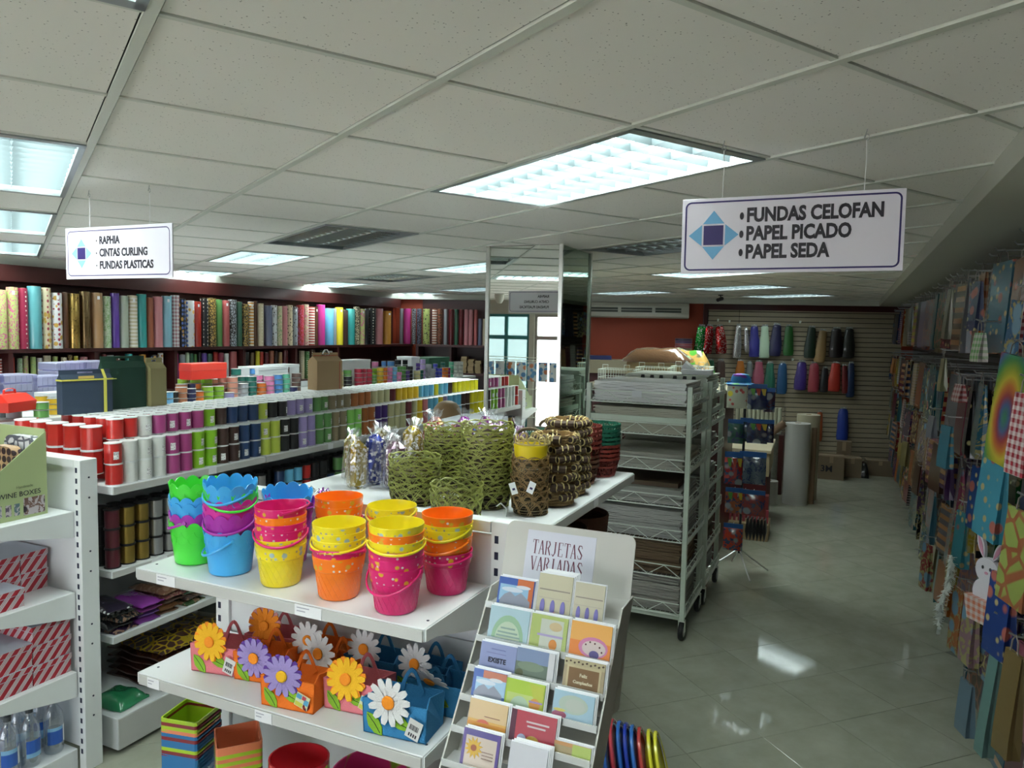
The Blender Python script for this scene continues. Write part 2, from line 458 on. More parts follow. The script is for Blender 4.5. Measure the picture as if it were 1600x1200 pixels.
# plaster band round the grid, and the lower soffit over the gift bags
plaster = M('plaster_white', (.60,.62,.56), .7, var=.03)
mb = MB(); mb.box((XL, YF, BAND), (XL+.1, fary(XL), CEIL+.05)); struct('trim_1', mb.mesh('trim', plaster))
mb = MB(); mb.prism([(XL, fary(XL)-.12), (XR, fary(XR)-.12), (XR, fary(XR)), (XL, fary(XL))], BAND, CEIL+.05); struct('trim_2', mb.mesh('trim', plaster))
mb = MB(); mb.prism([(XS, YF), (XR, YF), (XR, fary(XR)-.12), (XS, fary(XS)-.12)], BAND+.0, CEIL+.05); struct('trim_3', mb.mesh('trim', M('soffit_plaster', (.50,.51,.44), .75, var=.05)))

# ------------------------------------------------------------------ louvred ceiling lights
refl = M('louvre_aluminium', (.78,.86,.88), .22, .85)
louv_lit = M('louvre_lit', (.17,.21,.22), .45, 0, spec=.3); pan_m = M('light_pan_grey', (.30,.33,.33), .35, .7)  # louvre_lit: copy for lit fixtures, colour darkened against the glare of the tubes
refl_dark = M('louvre_end_dark', (.25,.27,.25), .25, .8)
tube_on = M('lit_tube', (.9,.95,1), .4, emit=((.86,.97,1.0), 12.0))
tube_off = M('unlit_tube', (.75,.77,.74), .3)
def troffer_meshes():
    hx, hy = .600, .290      # half length along GA, half width along GB
    pan = MB()
    for q in [((-hx,-hy,.0),(-hx+.035,hy,.012)),((hx-.035,-hy,0),(hx,hy,.012)),((-hx,-hy,0),(hx,-hy+.02,.012)),((-hx,hy-.02,0),(hx,hy,.012))]: pan.box(*q)
    pan.box((-hx,-hy,.085),(hx,hy,.09)); pan.box((-hx,-hy,.012),(-hx+.004,hy,.085)); pan.box((hx-.004,-hy,.012),(hx,hy,.085))
    pan.box((-hx,-hy,.012),(hx,-hy+.004,.085)); pan.box((-hx,hy-.004,.012),(hx,hy,.085))
    lou = MB()
    def blade(p, q, w):   # V-shaped blade, wide at the bottom edge upward taper
        p, q = Vector(p), Vector(q); d = (q-p).normalized(); nn = Vector((-d.y, d.x))*w
        vs = [(p.x-nn.x,p.y-nn.y,.036),(p.x+nn.x,p.y+nn.y,.036),(q.x+nn.x,q.y+nn.y,.036),(q.x-nn.x,q.y-nn.y,.036),(p.x,p.y,.012),(q.x,q.y,.012)]
        lou.add(vs, [(0,1,2,3),(0,3,5,4),(1,4,5,2),(0,4,1),(3,2,5)])
    for k in range(1, 12):
        x = -hx+.035+(2*hx-.07)*k/12; blade((x,-hy+.02), (x,hy-.02), .0045)
    for k in (1, 2):
        y = -hy+.02+(2*hy-.04)*k/3; blade((-hx+.035,y), (hx-.035,y), .007)
    tb = MB()
    for k in (0, 1, 2):
        y = -hy+.02+(2*hy-.04)*(k+.5)/3
        tb.tube([(-hx+.02, y, .066), (hx-.02, y, .066)], .013, 8)
    return pan, lou, tb
PAN, LOU, TB = troffer_meshes()
pm, lm_, lm_on = PAN.mesh('light_pan', pan_m), LOU.mesh('louvre', refl), LOU.mesh('louvre', louv_lit)
t_on, t_off = smooth(TB.mesh('tube', tube_on)), smooth(TB.mesh('tube', tube_off))
tl_names = {(0,2):'large lit louvred ceiling light in front of the celofan sign', (2,-1):'lit louvred ceiling light cut off at the left edge, nearest of its row',
 (5,-1):'lit ceiling light at far left, second of its row', (8,-1):'lit ceiling light at far left, third of its row above the paper rolls'}
for a, b in ON+OFF+BEHIND:
    lit = (a, b) not in OFF
    c = gp(a+1, b+.5)
    if (a, b) in BEHIND: lab = 'lit louvred ceiling light behind the photographer, ' + ('nearest the camera', 'toward the gift bags', 'toward the shop window', 'at the left window side')[BEHIND.index((a, b))]
    else: lab = tl_names.get((a, b)) or '%s louvred ceiling light, %s along its row, row %s from the left wall' % ('lit' if lit else 'switched-off', {0:'first',2:'first',4:'second',5:'second',6:'second',7:'third',8:'third',9:'third',11:'fourth',12:'fourth',14:'fifth'}[a], {-1:'one',2:'two',5:'three',8:'four',11:'five',14:'six'}[b])
    t = thing('ceiling_light', lab, 'ceiling light', (c.x, c.y, CEIL-.008), 0, 'louvred lights set into the ceiling grid')
    t.rotation_euler = (0, 0, math.atan2(GA.y, GA.x))
    obj('light_pan', pm, t); obj('louvre', lm_on if lit else lm_, t); obj('tube', t_on if lit else t_off, t)
    if lit:
        for k in (-1, 0, 1):
            ld = bpy.data.lights.new('tube_light', 'AREA'); ld.shape = 'RECTANGLE'; ld.size = 1.1; ld.size_y = .085; ld.energy = LAMP/3*(.20 if b >= 8 and (a, b) != (4, 8) else .8 if b < 0 else 1); ld.color = LAMPCOL; ld.spread = PI*.95
            lo = bpy.data.objects.new('tube_light', ld); C.objects.link(lo); lo.parent = t; lo.location = (0, .183*k, .083)
# ------------------------------------------------------------------ hanging signs
sign_white = M('sign_board', (.72,.69,.76), .35, spec=.4)
navy_ink = M('navy_ink', (.03,.02,.13), .5); ink = M('black_ink', (.02,.016,.025), .5); sky_ink = M('sky_blue_ink', (.14,.38,.62), .5); pale_ink = M('pale_blue_ink', (.22,.55,.66), .5)
purple_ink = M('purple_ink', (.05,.03,.22), .5)
def rounded(x0, y0, x1, y1, r, n=6):
    pts = []
    for cx, cy, a0 in ((x1-r, y1-r, 0), (x0+r, y1-r, PI/2), (x0+r, y0+r, PI), (x1-r, y0+r, 1.5*PI)):
        for k in range(n+1): pts.append((cx+r*math.cos(a0+PI/2*k/n), cy+r*math.sin(a0+PI/2*k/n)))
    return pts
def ring_border(mb, w, h, inset, th, r, z):
    a = rounded(-w/2+inset, -h/2+inset, w/2-inset, h/2-inset, r); b = rounded(-w/2+inset+th, -h/2+inset+th, w/2-inset-th, h/2-inset-th, r-th)
    n = len(a); vs = [(x, y, z) for x, y in a]+[(x, y, z) for x, y in b]
    mb.add(vs, [(i, (i+1) % n, n+(i+1) % n, n+i) for i in range(n)])
def emblem(parent, cx, cz, s, y, light, flip=1):
    # four light blue trapezoids round a dark square; drawn in the XZ plane at depth y
    mb = MB(); q = .5*s; gp_ = .09*s
    mb.prism([(-q, -q), (q, -q), (q, q), (-q, q)], 0, .0008)
    o1 = obj('emblem_square', mb.mesh('emblem_square', navy_ink), parent, (cx, y, cz), (PI/2, 0, 0))
    mb = MB()
    for k in range(4):
        mb.m = Matrix.Rotation(PI/2*k, 4, 'Z')
        mb.prism([(-q*1.12, q+gp_), (q*1.12, q+gp_), (q*1.12, q+gp_*1.4), (.0, q*2.45), (-q*1.12, q+gp_*1.4)][:5] if False else [(-q*1.1, q+gp_), (q*1.1, q+gp_), (0, q*2.35+gp_)], 0, .0008)
    obj('emblem_arrows', mb.mesh('emblem_arrows', light), parent, (cx, y, cz), (PI/2, 0, 0))
def board(parent, w, h, t=.006):
    mb = MB(); mb.bbox((-w/2, -t/2, -h/2), (w/2, t/2, h/2), .001); obj('board', mb.mesh('board', sign_white), parent)
def cord_hook(parent, x, zt, L):
    mb = MB(); mb.tube([(x, 0, zt-.004), (x+.002, 0, zt+L*.5), (x, 0, zt+L-.03)], .0012, 4); obj('nylon_cord', mb.mesh('nylon_cord', M('nylon', (.8,.8,.8), .3)), parent)
    mb = MB(); pts = [(x+.006*math.sin(a), 0, zt+L-.03+.008-.008*math.cos(a)) for a in [k*PI/5 for k in range(9)]]+[(x, 0, zt+L-.004), (x, 0, zt+L)]
    mb.tube(pts, .0016, 5); obj('hook', mb.mesh('hook', steel), parent)
# right-hand sign
W_, H_ = .600, .222
sr = thing('hanging_sign', 'large hanging sign listing fundas celofan, papel picado and papel seda', 'sign', (-.174, 2.28, 2.297), 0, None, (math.radians(.5), math.radians(-.2), math.radians(1.5)))
board(sr, W_, H_)
mb = MB(); ring_border(mb, W_, H_, .009, .005, .018, 0)
obj('border', mb.mesh('border', navy_ink), sr, (0, -.0036, 0), (PI/2, 0, 0))
emblem(sr, -.207, .002, .057, -.0032, sky_ink)
for k, sx_ in enumerate(('FUNDAS CELOFAN', 'PAPEL PICADO', 'PAPEL SEDA')):
    z = .055-.053*k
    text('lettering', sx_, .055, ink, sr, (-.114, -.0034, z), (PI/2, 0, 0), bold=.0023, sx=.77)
    mb = MB(); mb.lathe([(.0060, 0), (.0060, .0008)], 12, sy=1.8); obj('bullet_point', mb.mesh('bullet_point', ink), sr, (-.127, -.0032, z), (PI/2, 0, 0))
cord_hook(sr, -.185, H_/2, 2.574-2.297-H_/2-.0005); cord_hook(sr, .195, H_/2, 2.574-2.297-H_/2-.0005)
# left-hand sign
W_, H_ = .65, .222
sl = thing('hanging_sign', 'hanging sign near the left edge listing raphia, cintas curling and fundas plasticas', 'sign', (-2.852, 2.19, 2.303), 0, None, (0, 0, math.radians(.5)))
board(sl, W_, H_)
for sgn in (-1, 1):
    mb = MB(); ring_border(mb, W_, H_, .013, .004, .022, 0)
    obj('border', mb.mesh('border', navy_ink), sl, (0, .0036*sgn, 0), (PI/2 if sgn < 0 else -PI/2, 0, 0))
emblem(sl, -.222, 0, .050, -.0032, pale_ink)
for k, (s1, s2) in enumerate((('RAPHIA', 'RAPHIA'), ('CINTAS CURLING', 'CINTA CURLING'), ('FUNDAS PLASTICAS', 'FUNDAS PLASTICAS'))):
    z = .052-.053*k
    text('lettering', s1, .046, ink, sl, (-.108, -.0034, z), (PI/2, 0, 0), bold=.0016, sx=.79)
    text('lettering_reverse', s2, .036, ink, sl, (.12, .0034, z), (PI/2, 0, PI), bold=.0008)
    mb = MB(); mb.lathe([(.0030, 0), (.0030, .0008)], 10, sy=1.5); obj('bullet_point', mb.mesh('bullet_point', ink), sl, (-.126, -.0032, z), (PI/2, 0, 0))
cord_hook(sl, -.17, H_/2, 2.574-2.303-H_/2-.0005); cord_hook(sl, .195, H_/2, 2.574-2.303-H_/2-.0005)

# ------------------------------------------------------------------ mirrored column
mirror = M('mirror_glass', (.86,.90,.86), .01, 1); mirror_g = M('mirror_glass_green', (.36,.46,.38), .02, 1)
alutrim = M('polished_corner_trim', (.62,.62,.58), .25, .9)
CX0, CX1, CY0, CY1 = -2.252, -1.722, 4.535, 5.125
col = struct('column', (lambda b: (b.box((CX0+.01, CY0+.01, 0), (CX1-.01, CY1-.01, CEIL)), b.mesh('column', dark_wood))[1])(MB()))
def mp(n_, a, b, mt):
    mb = MB(); mb.box(a, b); return obj(n_, mb.mesh(n_, mt), col)
mp('mirror_panel', (CX0+.012, CY0, .02), (CX1-.012, CY0+.008, CEIL-.004), mirror)
label_part(mp('mirror_panel', (CX1-.008, CY0+.012, .02), (CX1, CY1-.012, CEIL-.004), mirror_g), 'green-tinted mirror panel on the aisle side')
mp('mirror_panel', (CX0, CY0+.012, .02), (CX0+.008, CY1-.012, CEIL-.004), mirror)
for x, y in ((CX0, CY0), (CX1, CY0), (CX1, CY1), (CX0, CY1)):
    mp('corner_trim', (x-.012, y-.012, 0), (x+.012, y+.012, CEIL), alutrim)

# ------------------------------------------------------------------ wall shelving with rolls of wrapping paper
def shelving(name, label, origin, ang, L, depth, dividers, boards=(.02,.45,.87,1.295,1.735), top_t=.035, fascia=None):
    t = thing(name, label, 'shelving', (origin[0], origin[1], 0), ang, 'mahogany shelving along the walls')
    # local x runs along the wall, local y from 0 (front) to depth (wall)
    for z in boards:
        mb = MB(); mb.bbox((0, 0, z), (L, depth, z+top_t), .002); obj('board', mb.mesh('board', dark_wood), t)
    for x in dividers:
        for k in range(len(boards)-1):
            mb = MB(); mb.box((x-.02, .01, boards[k]+top_t), (x+.02, depth, boards[k+1])); obj('divider', mb.mesh('divider', dark_wood), t)
    mb = MB(); mb.box((0, depth-.012, 0), (L, depth-.001, 2.488)); obj('back_panel', mb.mesh('back_panel', dark_wood), t)
    if fascia:
        mb = MB(); mb.bbox((0, depth-.16, fascia[0]), (L, depth-.012, fascia[1]), .002); obj('fascia', mb.mesh('fascia', dark_wood), t)
    return t
BX = -6.35; DP = .40
# left wall: local x -> +Y, local y -> -X
Ldiv = [.02]+[onx(p, 549, BX).y-1.0 for p in (-75, 18, 152, 276, 383, 464, 530)]+[9.1]
shelving('wall_shelving', 'long dark mahogany shelving along the left wall', (BX, 1.0), PI/2, 9.13, DP, Ldiv, fascia=(2.345, 2.488))
# back wall
FO = FA - FN*.45 + FD*.45
shelving('wall_shelving', 'short dark mahogany shelving on the back wall left of the column', (FO.x, FO.y), FANG, 2.15, .44, [.02, .55, 1.12, 1.7, 2.13])
RP = {'plain': OC('roll_plain', .25, coat=.4), 'dots': OC('roll_dots', .3, kind='dots', scale=26, c2=(.75,.7,.6), amt=.45), 'dark_dots': OC('roll_dark_dots', .3, kind='blobs', scale=30, c2=(.05,.03,.03), amt=.5),
      'berry': OC('roll_berry', .3, kind='dots', scale=22, c2=(.30,.03,.06), amt=.5, c3=(.5,.3,.05)), 'floral': OC('roll_floral', .35, kind='floral', scale=26, c2=(.55,.12,.25), amt=.46),
      'swirl': OC('roll_swirl', .35, kind='floral', scale=22, c2=(.25,.42,.18), amt=.45), 'stripe': OC('roll_stripe', .3, kind='hstripe', scale=9, c2=(.8,.75,.68), amt=.5),
      'plaid': OC('roll_plaid', .3, kind='plaid', scale=9, c2=(.35,.14,.17)), 'rainbow': OC('roll_rainbow', .3, kind='dots', scale=22, c2=(.12,.2,.55), amt=.55, c3=(.65,.35,.05)),
      'leopard': OC('roll_leopard', .3, kind='cells', scale=34, c2=(.02,.015,.01), amt=.7), 'foil': OC('roll_foil', .22, metal=.75, kind='floral', scale=20, c2=(.12,.08,.03), amt=.4)}
PAT_WORD = {'plain':'plain glossy','dots':'pale dotted','dark_dots':'dark spotted','berry':'red berry print','floral':'floral print','swirl':'green swirl print','stripe':'striped','plaid':'plaid','rainbow':'rainbow dotted','leopard':'leopard print','foil':'patterned foil'}
ROLLME = {}
core_m = M('cardboard_core', (.30,.22,.13), .8)
def roll_mesh(pat):
    if pat not in ROLLME:
        mb = MB(); mb.lathe([(.0539, 0), (.055, .005), (.055, .495), (.053, .5)], 14, 0); 
        mb.lathe([(.025, .5), (.024, .503)], 10, 1)
        ROLLME[pat] = smooth(mb.mesh('paper_roll', [RP[pat], core_m]))
    return ROLLME[pat]
def roll(cname, pat, col_, loc, r, h, where, group, rot=(0,0,0), tagp=None):
    o = obj('wrapping_paper_roll', roll_mesh(pat), None, loc, (0, 0, rnd.uniform(0, 6)), col_, (r/.055, r/.055, h/.5))
    tag(o, '%s %s paper roll, %s' % (cname, PAT_WORD[pat], where), 'paper roll', group)
    if tagp is not None and tagp % 4 == 0:
        mb = MB(); mb.box((-.012, -.0562, .44), (.012, -.054, .47)); l_ = obj('price_sticker', mb.mesh('price_sticker', label_white), o)
        l_.rotation_euler = (0, 0, PI*.4-o.rotation_euler.z)
    return o
COL = {'lime':(.42,.50,.16),'crimson':(.30,.02,.06),'aqua':(.10,.33,.36),'cream':(.62,.54,.36),'white':(.66,.66,.66),'brown':(.10,.04,.02),'gold':(.40,.26,.07),'bronze':(.20,.13,.06),'tan':(.42,.24,.11),
 'mint':(.50,.60,.42),'violet':(.12,.05,.33),'sage':(.42,.47,.38),'teal':(.04,.32,.31),'rust':(.33,.10,.05),'pink':(.55,.22,.24),'sky':(.25,.48,.58),'grey':(.30,.32,.35),'black':(.015,.015,.018),'red':(.42,.03,.02),
 'green':(.09,.24,.07),'rose':(.42,.10,.10),'moss':(.04,.13,.08),'lilac':(.32,.28,.48),'magenta':(.50,.04,.24),'azure':(.14,.42,.65),'yellow':(.72,.60,.03),'chocolate':(.05,.022,.018),'orange':(.65,.30,.05),
 'maroon':(.12,.012,.016),'navy':(.02,.03,.12),'slate':(.15,.17,.26)}
UP = [(-150,-128,'rose','floral'),(-126,-108,'sky','plain'),(-106,-86,'gold','dots'),(-84,-64,'violet','plain'),(-62,-42,'mint','swirl'),(-40,-21,'red','stripe'),
 (-19,-1,'sage','plain'),(0,18,'lime','floral'),(19,36,'lime','floral'),(37,51,'crimson','dots'),(52,72,'aqua','plain'),(73,87,'cream','berry'),(88,104,'white','berry'),(105,114,'brown','plain'),(115,131,'gold','foil'),(133,148,'bronze','foil'),
 (151,167,'tan','plain'),(168,180,'mint','swirl'),(181,193,'violet','plain'),(194,207,'sage','plain'),(208,221,'cream','stripe'),(222,235,'teal','plain'),(236,246,'rust','plain'),(247,260,'pink','plain'),(261,274,'sky','plain'),
 (275,286,'white','plaid'),(287,296,'black','rainbow'),(297,309,'white','rainbow'),(310,320,'red','plain'),(321,331,'black','dots'),(332,343,'gold','leopard'),(344,353,'green','plain'),(354,364,'rose','plain'),(365,375,'grey','leopard'),
 (376,384,'moss','plain'),(385,394,'gold','leopard'),(395,402,'orange','stripe'),(403,408,'brown','plain'),(409,417,'cream','dots'),(421,430,'slate','plain'),(431,438,'white','dark_dots'),(439,446,'cream','swirl'),(447,454,'pink','dots'),(455,462,'cream','dark_dots'),
 (463,470,'grey','dark_dots'),(471,479,'red','floral'),(480,487,'cream','floral'),(488,496,'red','stripe'),(497,502,'brown','plain'),(503,512,'magenta','plain'),(516,526,'azure','plain'),(527,531,'grey','plain'),(532,540,'yellow','plain'),
 (541,548,'chocolate','plain'),(550,559,'teal','plain'),(560,566,'cream','leopard'),(567,574,'lime','floral'),(575,581,'black','plain'),(583,591,'black','dots'),(593,603,'pink','plain'),(607,615,'orange','plain')]
for i, (a, b, c, p) in enumerate(UP):
    y0, y1 = onx(a, 500, -6.30).y, onx(b, 500, -6.30).y
    r = (y1-y0)/2*.97
    roll(c, p, COL[c], (-6.30-.055-max(0, r-.055)-.01, (y0+y1)/2, 1.770), r, .50+rnd.uniform(-.02, .035), '%s from left on the upper left shelf' % nth(i), 'paper rolls on the upper left shelf', tagp=i)
LO = [(-60,-45,'green','plain'),(-43,-30,'white','stripe'),(0,11,'red','stripe'),(14,22,'green','plain'),(23,31,'red','plain'),(35,43,'mint','swirl'),(44,52,'lime','floral'),(56,64,'lime','swirl'),(66,74,'white','stripe'),(76,87,'cream','dots'),(90,98,'lime','plain'),(104,112,'cream','dark_dots'),(114,121,'gold','leopard'),(123,130,'yellow','dots'),(133,144,'pink','dots'),
 (167,174,'rose','plain'),(176,185,'white','stripe'),(188,196,'brown','dots'),(204,214,'teal','plain'),(226,235,'orange','plain'),(242,252,'black','rainbow'),(255,262,'white','berry'),
 (282,286,'magenta','plain'),(288,296,'grey','plain'),(298,303,'mint','plain'),(304,309,'moss','plain'),(311,315,'green','plain'),(317,322,'black','plain'),(323,330,'violet','plain'),(331,338,'moss','plain'),(341,347,'red','plain'),(348,356,'crimson','plain'),(358,364,'white','plain'),(366,376,'rose','plain'),
 (388,395,'black','plain'),(398,403,'bronze','plain'),(407,412,'yellow','plain'),(413,418,'red','plain'),(420,426,'maroon','plain'),(428,434,'rust','plain'),(436,440,'chocolate','plain'),(442,447,'tan','plain'),(449,456,'maroon','plain'),
 (475,481,'cream','dots'),(483,489,'green','dots'),(491,497,'brown','dots'),(508,514,'mint','leopard'),(516,524,'white','dots')]
for i, (a, b, c, p) in enumerate(LO):
    y0, y1 = onx(a, 570, -6.38).y, onx(b, 570, -6.38).y
    r = (y1-y0)/2*.95
    roll(c, p, COL[c], (-6.38-.07-max(0, r-.05), (y0+y1)/2, 1.331), r, .375-.01*(i % 3), '%s from left on the second left shelf' % nth(i), 'paper rolls on the second left shelf')
FR = [(624,630,'grey','plain'),(631,642,'magenta','plain'),(643,650,'grey','leopard'),(651,659,'slate','leopard'),(661,672,'lime','dark_dots'),(675,683,'rust','stripe'),(683,691,'rust','leopard'),(693,699,'grey','plain'),(701,709,'maroon','plain'),(710,716,'moss','plain'),
 (717,724,'maroon','plain'),(725,732,'pink','plain'),(732,739,'pink','plain'),(740,746,'rose','plain'),(747,753,'slate','plain'),(754,758,'cream','plain'),(761,769,'brown','plain'),(772,781,'gold','plain')]
for i, (a, b, c, p) in enumerate(FR):
    A_, B_ = farpt(a, 500, .33), farpt(b, 500, .33)
    q = (A_+B_)/2; r = (B_-A_).length/2*.97
    roll(c, p, COL[c], (q.x-FN.x*(r-.045), q.y-FN.y*(r-.045), 1.770), r, (.56 if i < 14 else .42), '%s from the corner on the back wall shelf' % nth(i), 'paper rolls on the back wall shelf')

# folded kraft stacks and cartons on the lower back shelves
def local_far(px, py, off): q = farpt(px, py, off); return q
for k, (px, wd, hh) in enumerate(((541, .16, .15), (555, .14, .10), (606, .16, .09))):
    q = onx(px, 560, -6.45); mb = MB()
    for s in range(6):
        z = s*hh/6; j = rnd.uniform(-.006, .006); mb.bbox((-.12, -wd/2+j, z), (.12, wd/2+j, z+hh/6-.002), .001)
    o = obj('kraft_bundle', mb.mesh('kraft_bundle', kraft_m), None, (-6.5, q.y, 1.331), (0, 0, .1*k)); tag(o, 'kraft paper bundle on the second left shelf, %s from the corner' % ('third', 'second', 'nearest')[k], 'paper bundle', 'kraft bundles on the shelf')
for k, (px, hh) in enumerate(((726, .26), (737, .22), (748, .20))):
    q = farpt(px, 575, .25); mb = MB()
    for s in range(8):
        z = s*hh/8; j = rnd.uniform(-.008, .008); mb.bbox((-.045+j, -.10, z), (.045+j, .10, z+hh/8-.002), .001)
    o = obj('kraft_bundle', mb.mesh('kraft_bundle', kraft_m), None, (q.x, q.y, 1.331), (0, 0, FANG)); tag(o, 'brown bundle of folded kraft bags on the back wall shelf, %s' % ('leftmost', 'middle one', 'beside the column')[k], 'paper bundle', 'brown bundles on the back shelf')

# ------------------------------------------------------------------ air conditioner, camera, slat wall
def far_thing(name, label, cat, px, py, off, z=None, group=None):
    q = farpt(px, py, off); return thing(name, label, cat, (q.x, q.y, q.z if z is None else z), FANG, group)
acm = M('ac_casing', (.50,.50,.44), .4); acd = M('ac_grille', (.06,.07,.06), .6)
ac = far_thing('air_conditioner', 'long wall-mounted air conditioner on the orange wall right of the column', 'air conditioner', 975, 483, .002, 2.37)
mb = MB(); pr = [(-.24,-.10),(-.20,-.12),(-.02,-.12),(-.001,-.10),(-.001,.11),(-.22,.11),(-.25,.06),(-.25,-.06)]
def extr(mb, prof, x0, x1, mi=0):   # profile in (y,z), extruded along x
    n = len(prof); vs = [(x0, y, z) for y, z in prof]+[(x1, y, z) for y, z in prof]
    mb.add(vs, [tuple(range(n-1, -1, -1)), tuple(range(n, 2*n))]+[(i, (i+1) % n, n+(i+1) % n, n+i) for i in range(n)][::1], mi)
extr(mb, pr, -.72, .98); obj('casing', mb.mesh('casing', acm), ac)
for a, b in ((-.6, -.10), (-.05, .42), (.47, .86)):
    mb = MB(); mb.box((a, -.254, -.035), (b, -.249, .035)); obj('grille', mb.mesh('grille', acd), ac)
    mb = MB(); mb.box((a, -.258, -.004), (b, -.2535, .004)); obj('louvre_blade', mb.mesh('louvre_blade', acm), ac)
mb = MB(); mb.box((.72, -.2255, -.095), (.84, -.222, -.075)); obj('badge', mb.mesh('badge', acd), ac, rot=(0, 0, 0))
for lab_, p_, rr in (('small black security camera under the ceiling edge near the slat wall', (ony(1126, 463, 10.6).x, 10.6), .4),):
    t = thing('security_camera', lab_, 'camera', (p_[0], p_[1], CEIL-.0065), rr)
    mb = MB(); mb.lathe([(.035, -.012), (.035, 0)], 12); mb.tube([(0,0,-.01),(0,0,-.05)], .008, 6); obj('bracket', mb.mesh('bracket', black), t)
    mb = MB(); mb.tube([(.03,.03,-.05),(-.05,-.05,-.075)], .026, 10); obj('camera_body', smooth(mb.mesh('camera_body', black)), t)
t = thing('dome_camera', 'white dome camera seen only in the column mirror', 'camera', (-4.9, -1.2, CEIL-.0065))
mb = MB(); mb.lathe([(.03,-.14),(.06,-.10),(.075,-.03),(.075,0)], 16); obj('dome', smooth(mb.mesh('dome', off_white)), t)

# slat wall of the far end
slat_m = M('slat_panel_tan', (.40,.34,.24), .5, var=.12); groove = M('slat_groove', (.035,.028,.022), .7)
q0 = farpt(1103, 600, .05); q1 = farpt(1405, 600, .05); SWL = (q1-q0).length
sw = thing('slat_wall', 'tan slatted display panel covering the far wall', 'wall panel', (q0.x, q0.y, 0), FANG)
mb = MB(); mb.box((-.02, .02, 0), (SWL, .049, 2.488)); obj('backing', mb.mesh('backing', groove), sw)
xj = (farpt(1151, 600, .05)-q0).length
mb1 = MB(); mb1.bbox((0, 0, .004), (xj-.004, .02, .066), .003); mb2 = MB(); mb2.bbox((xj+.004, .004, .004), (SWL, .02, .066), .003)
ms1, ms2 = mb1.mesh('slat', slat_m), mb2.mesh('slat', slat_m)
for k in range(32):
    z = .12+.0728*k
    if z > 2.40: break
    obj('slat', ms1, sw, (0, 0, z)); obj('slat', ms2, sw, (0, 0, z))
mb = MB(); mb.box((-.05, -.012, 2.40), (SWL+.1, .04, 2.488)); obj('top_trim', mb.mesh('top_trim', dark_wood), sw)
mb = MB(); mb.box((-.075, -.03, 0), (-.02, .049, 2.488)); obj('side_trim', mb.mesh('side_trim', dark_wood), sw)
mb = MB(); mb.box((-.02, -.004, 0), (SWL, .02, .118)); obj('kick_board', mb.mesh('kick_board', dark_wood), sw)

# bags of shredded paper and foil hanging from pegs
CONF = [  # x0,x1,ytop,ybot, colour name, colour, foil, tilt
 (1088,1106,508,552,'green foil',(.03,.40,.07),1,.06),(1101,1118,508,553,'red foil',(.50,.02,.03),1,.12),(1116,1133,508,553,'bright red foil',(.60,.03,.03),1,-.1),(1148,1161,507,560,'silver foil',(.6,.6,.6),1,.03),(1161,1170,512,551,'narrow silver foil',(.65,.65,.65),1,-.1),
 (1170,1187,508,558,'royal blue',(.02,.02,.22),0,-.05),(1187,1204,508,560,'pale mint',(.42,.55,.40),0,0),(1205,1224,506,557,'midnight blue',(.012,.012,.06),0,.05),(1225,1241,508,556,'dark green',(.01,.09,.01),0,0),
 (1260,1278,510,560,'blackish green',(.004,.022,.010),0,.05),(1278,1295,515,567,'tan and gold',(.32,.20,.08),0,.08),(1297,1318,512,559,'dark brown',(.012,.006,.006),0,0),(1318,1337,512,560,'olive black',(.016,.016,.012),0,0),
 (1083,1102,562,590,'straw yellow',(.38,.26,.07),0,0),(1103,1118,562,590,'deep green',(.01,.10,.04),0,0),(1119,1134,562,592,'dull brown',(.09,.05,.04),0,0),(1150,1164,563,585,'orange',(.45,.14,.01),0,0),(1166,1177,565,590,'grey',(.15,.17,.17),0,0),
 (1177,1195,564,600,'pink',(.42,.10,.16),0,0),(1195,1212,566,612,'bottle green',(.02,.14,.09),0,0),(1215,1231,566,616,'petrol blue',(.015,.08,.20),0,0),(1244,1263,564,610,'purple',(.05,.025,.20),0,.05),(1264,1281,566,613,'rose red',(.36,.05,.07),0,0),
 (1283,1296,574,613,'black',(.012,.012,.014),0,.03),(1297,1316,566,612,'poppy red',(.50,.035,.02),0,.05),(1314,1325,570,615,'wine red',(.16,.01,.01),0,-.08),(1324,1337,566,621,'navy',(.01,.03,.09),0,0),
 (1276,1287,642,690,'orange-red',(.38,.08,.02),0,.02),(1309,1327,637,688,'cobalt blue',(.01,.04,.30),0,0)]
shred = OC('shredded_paper', .45, bump=.9, bscale=140, coat=.8); foil = OC('shredded_foil', .18, metal=.85, kind='glitter', scale=90, c2=(.9,.9,.9), amt=.16)
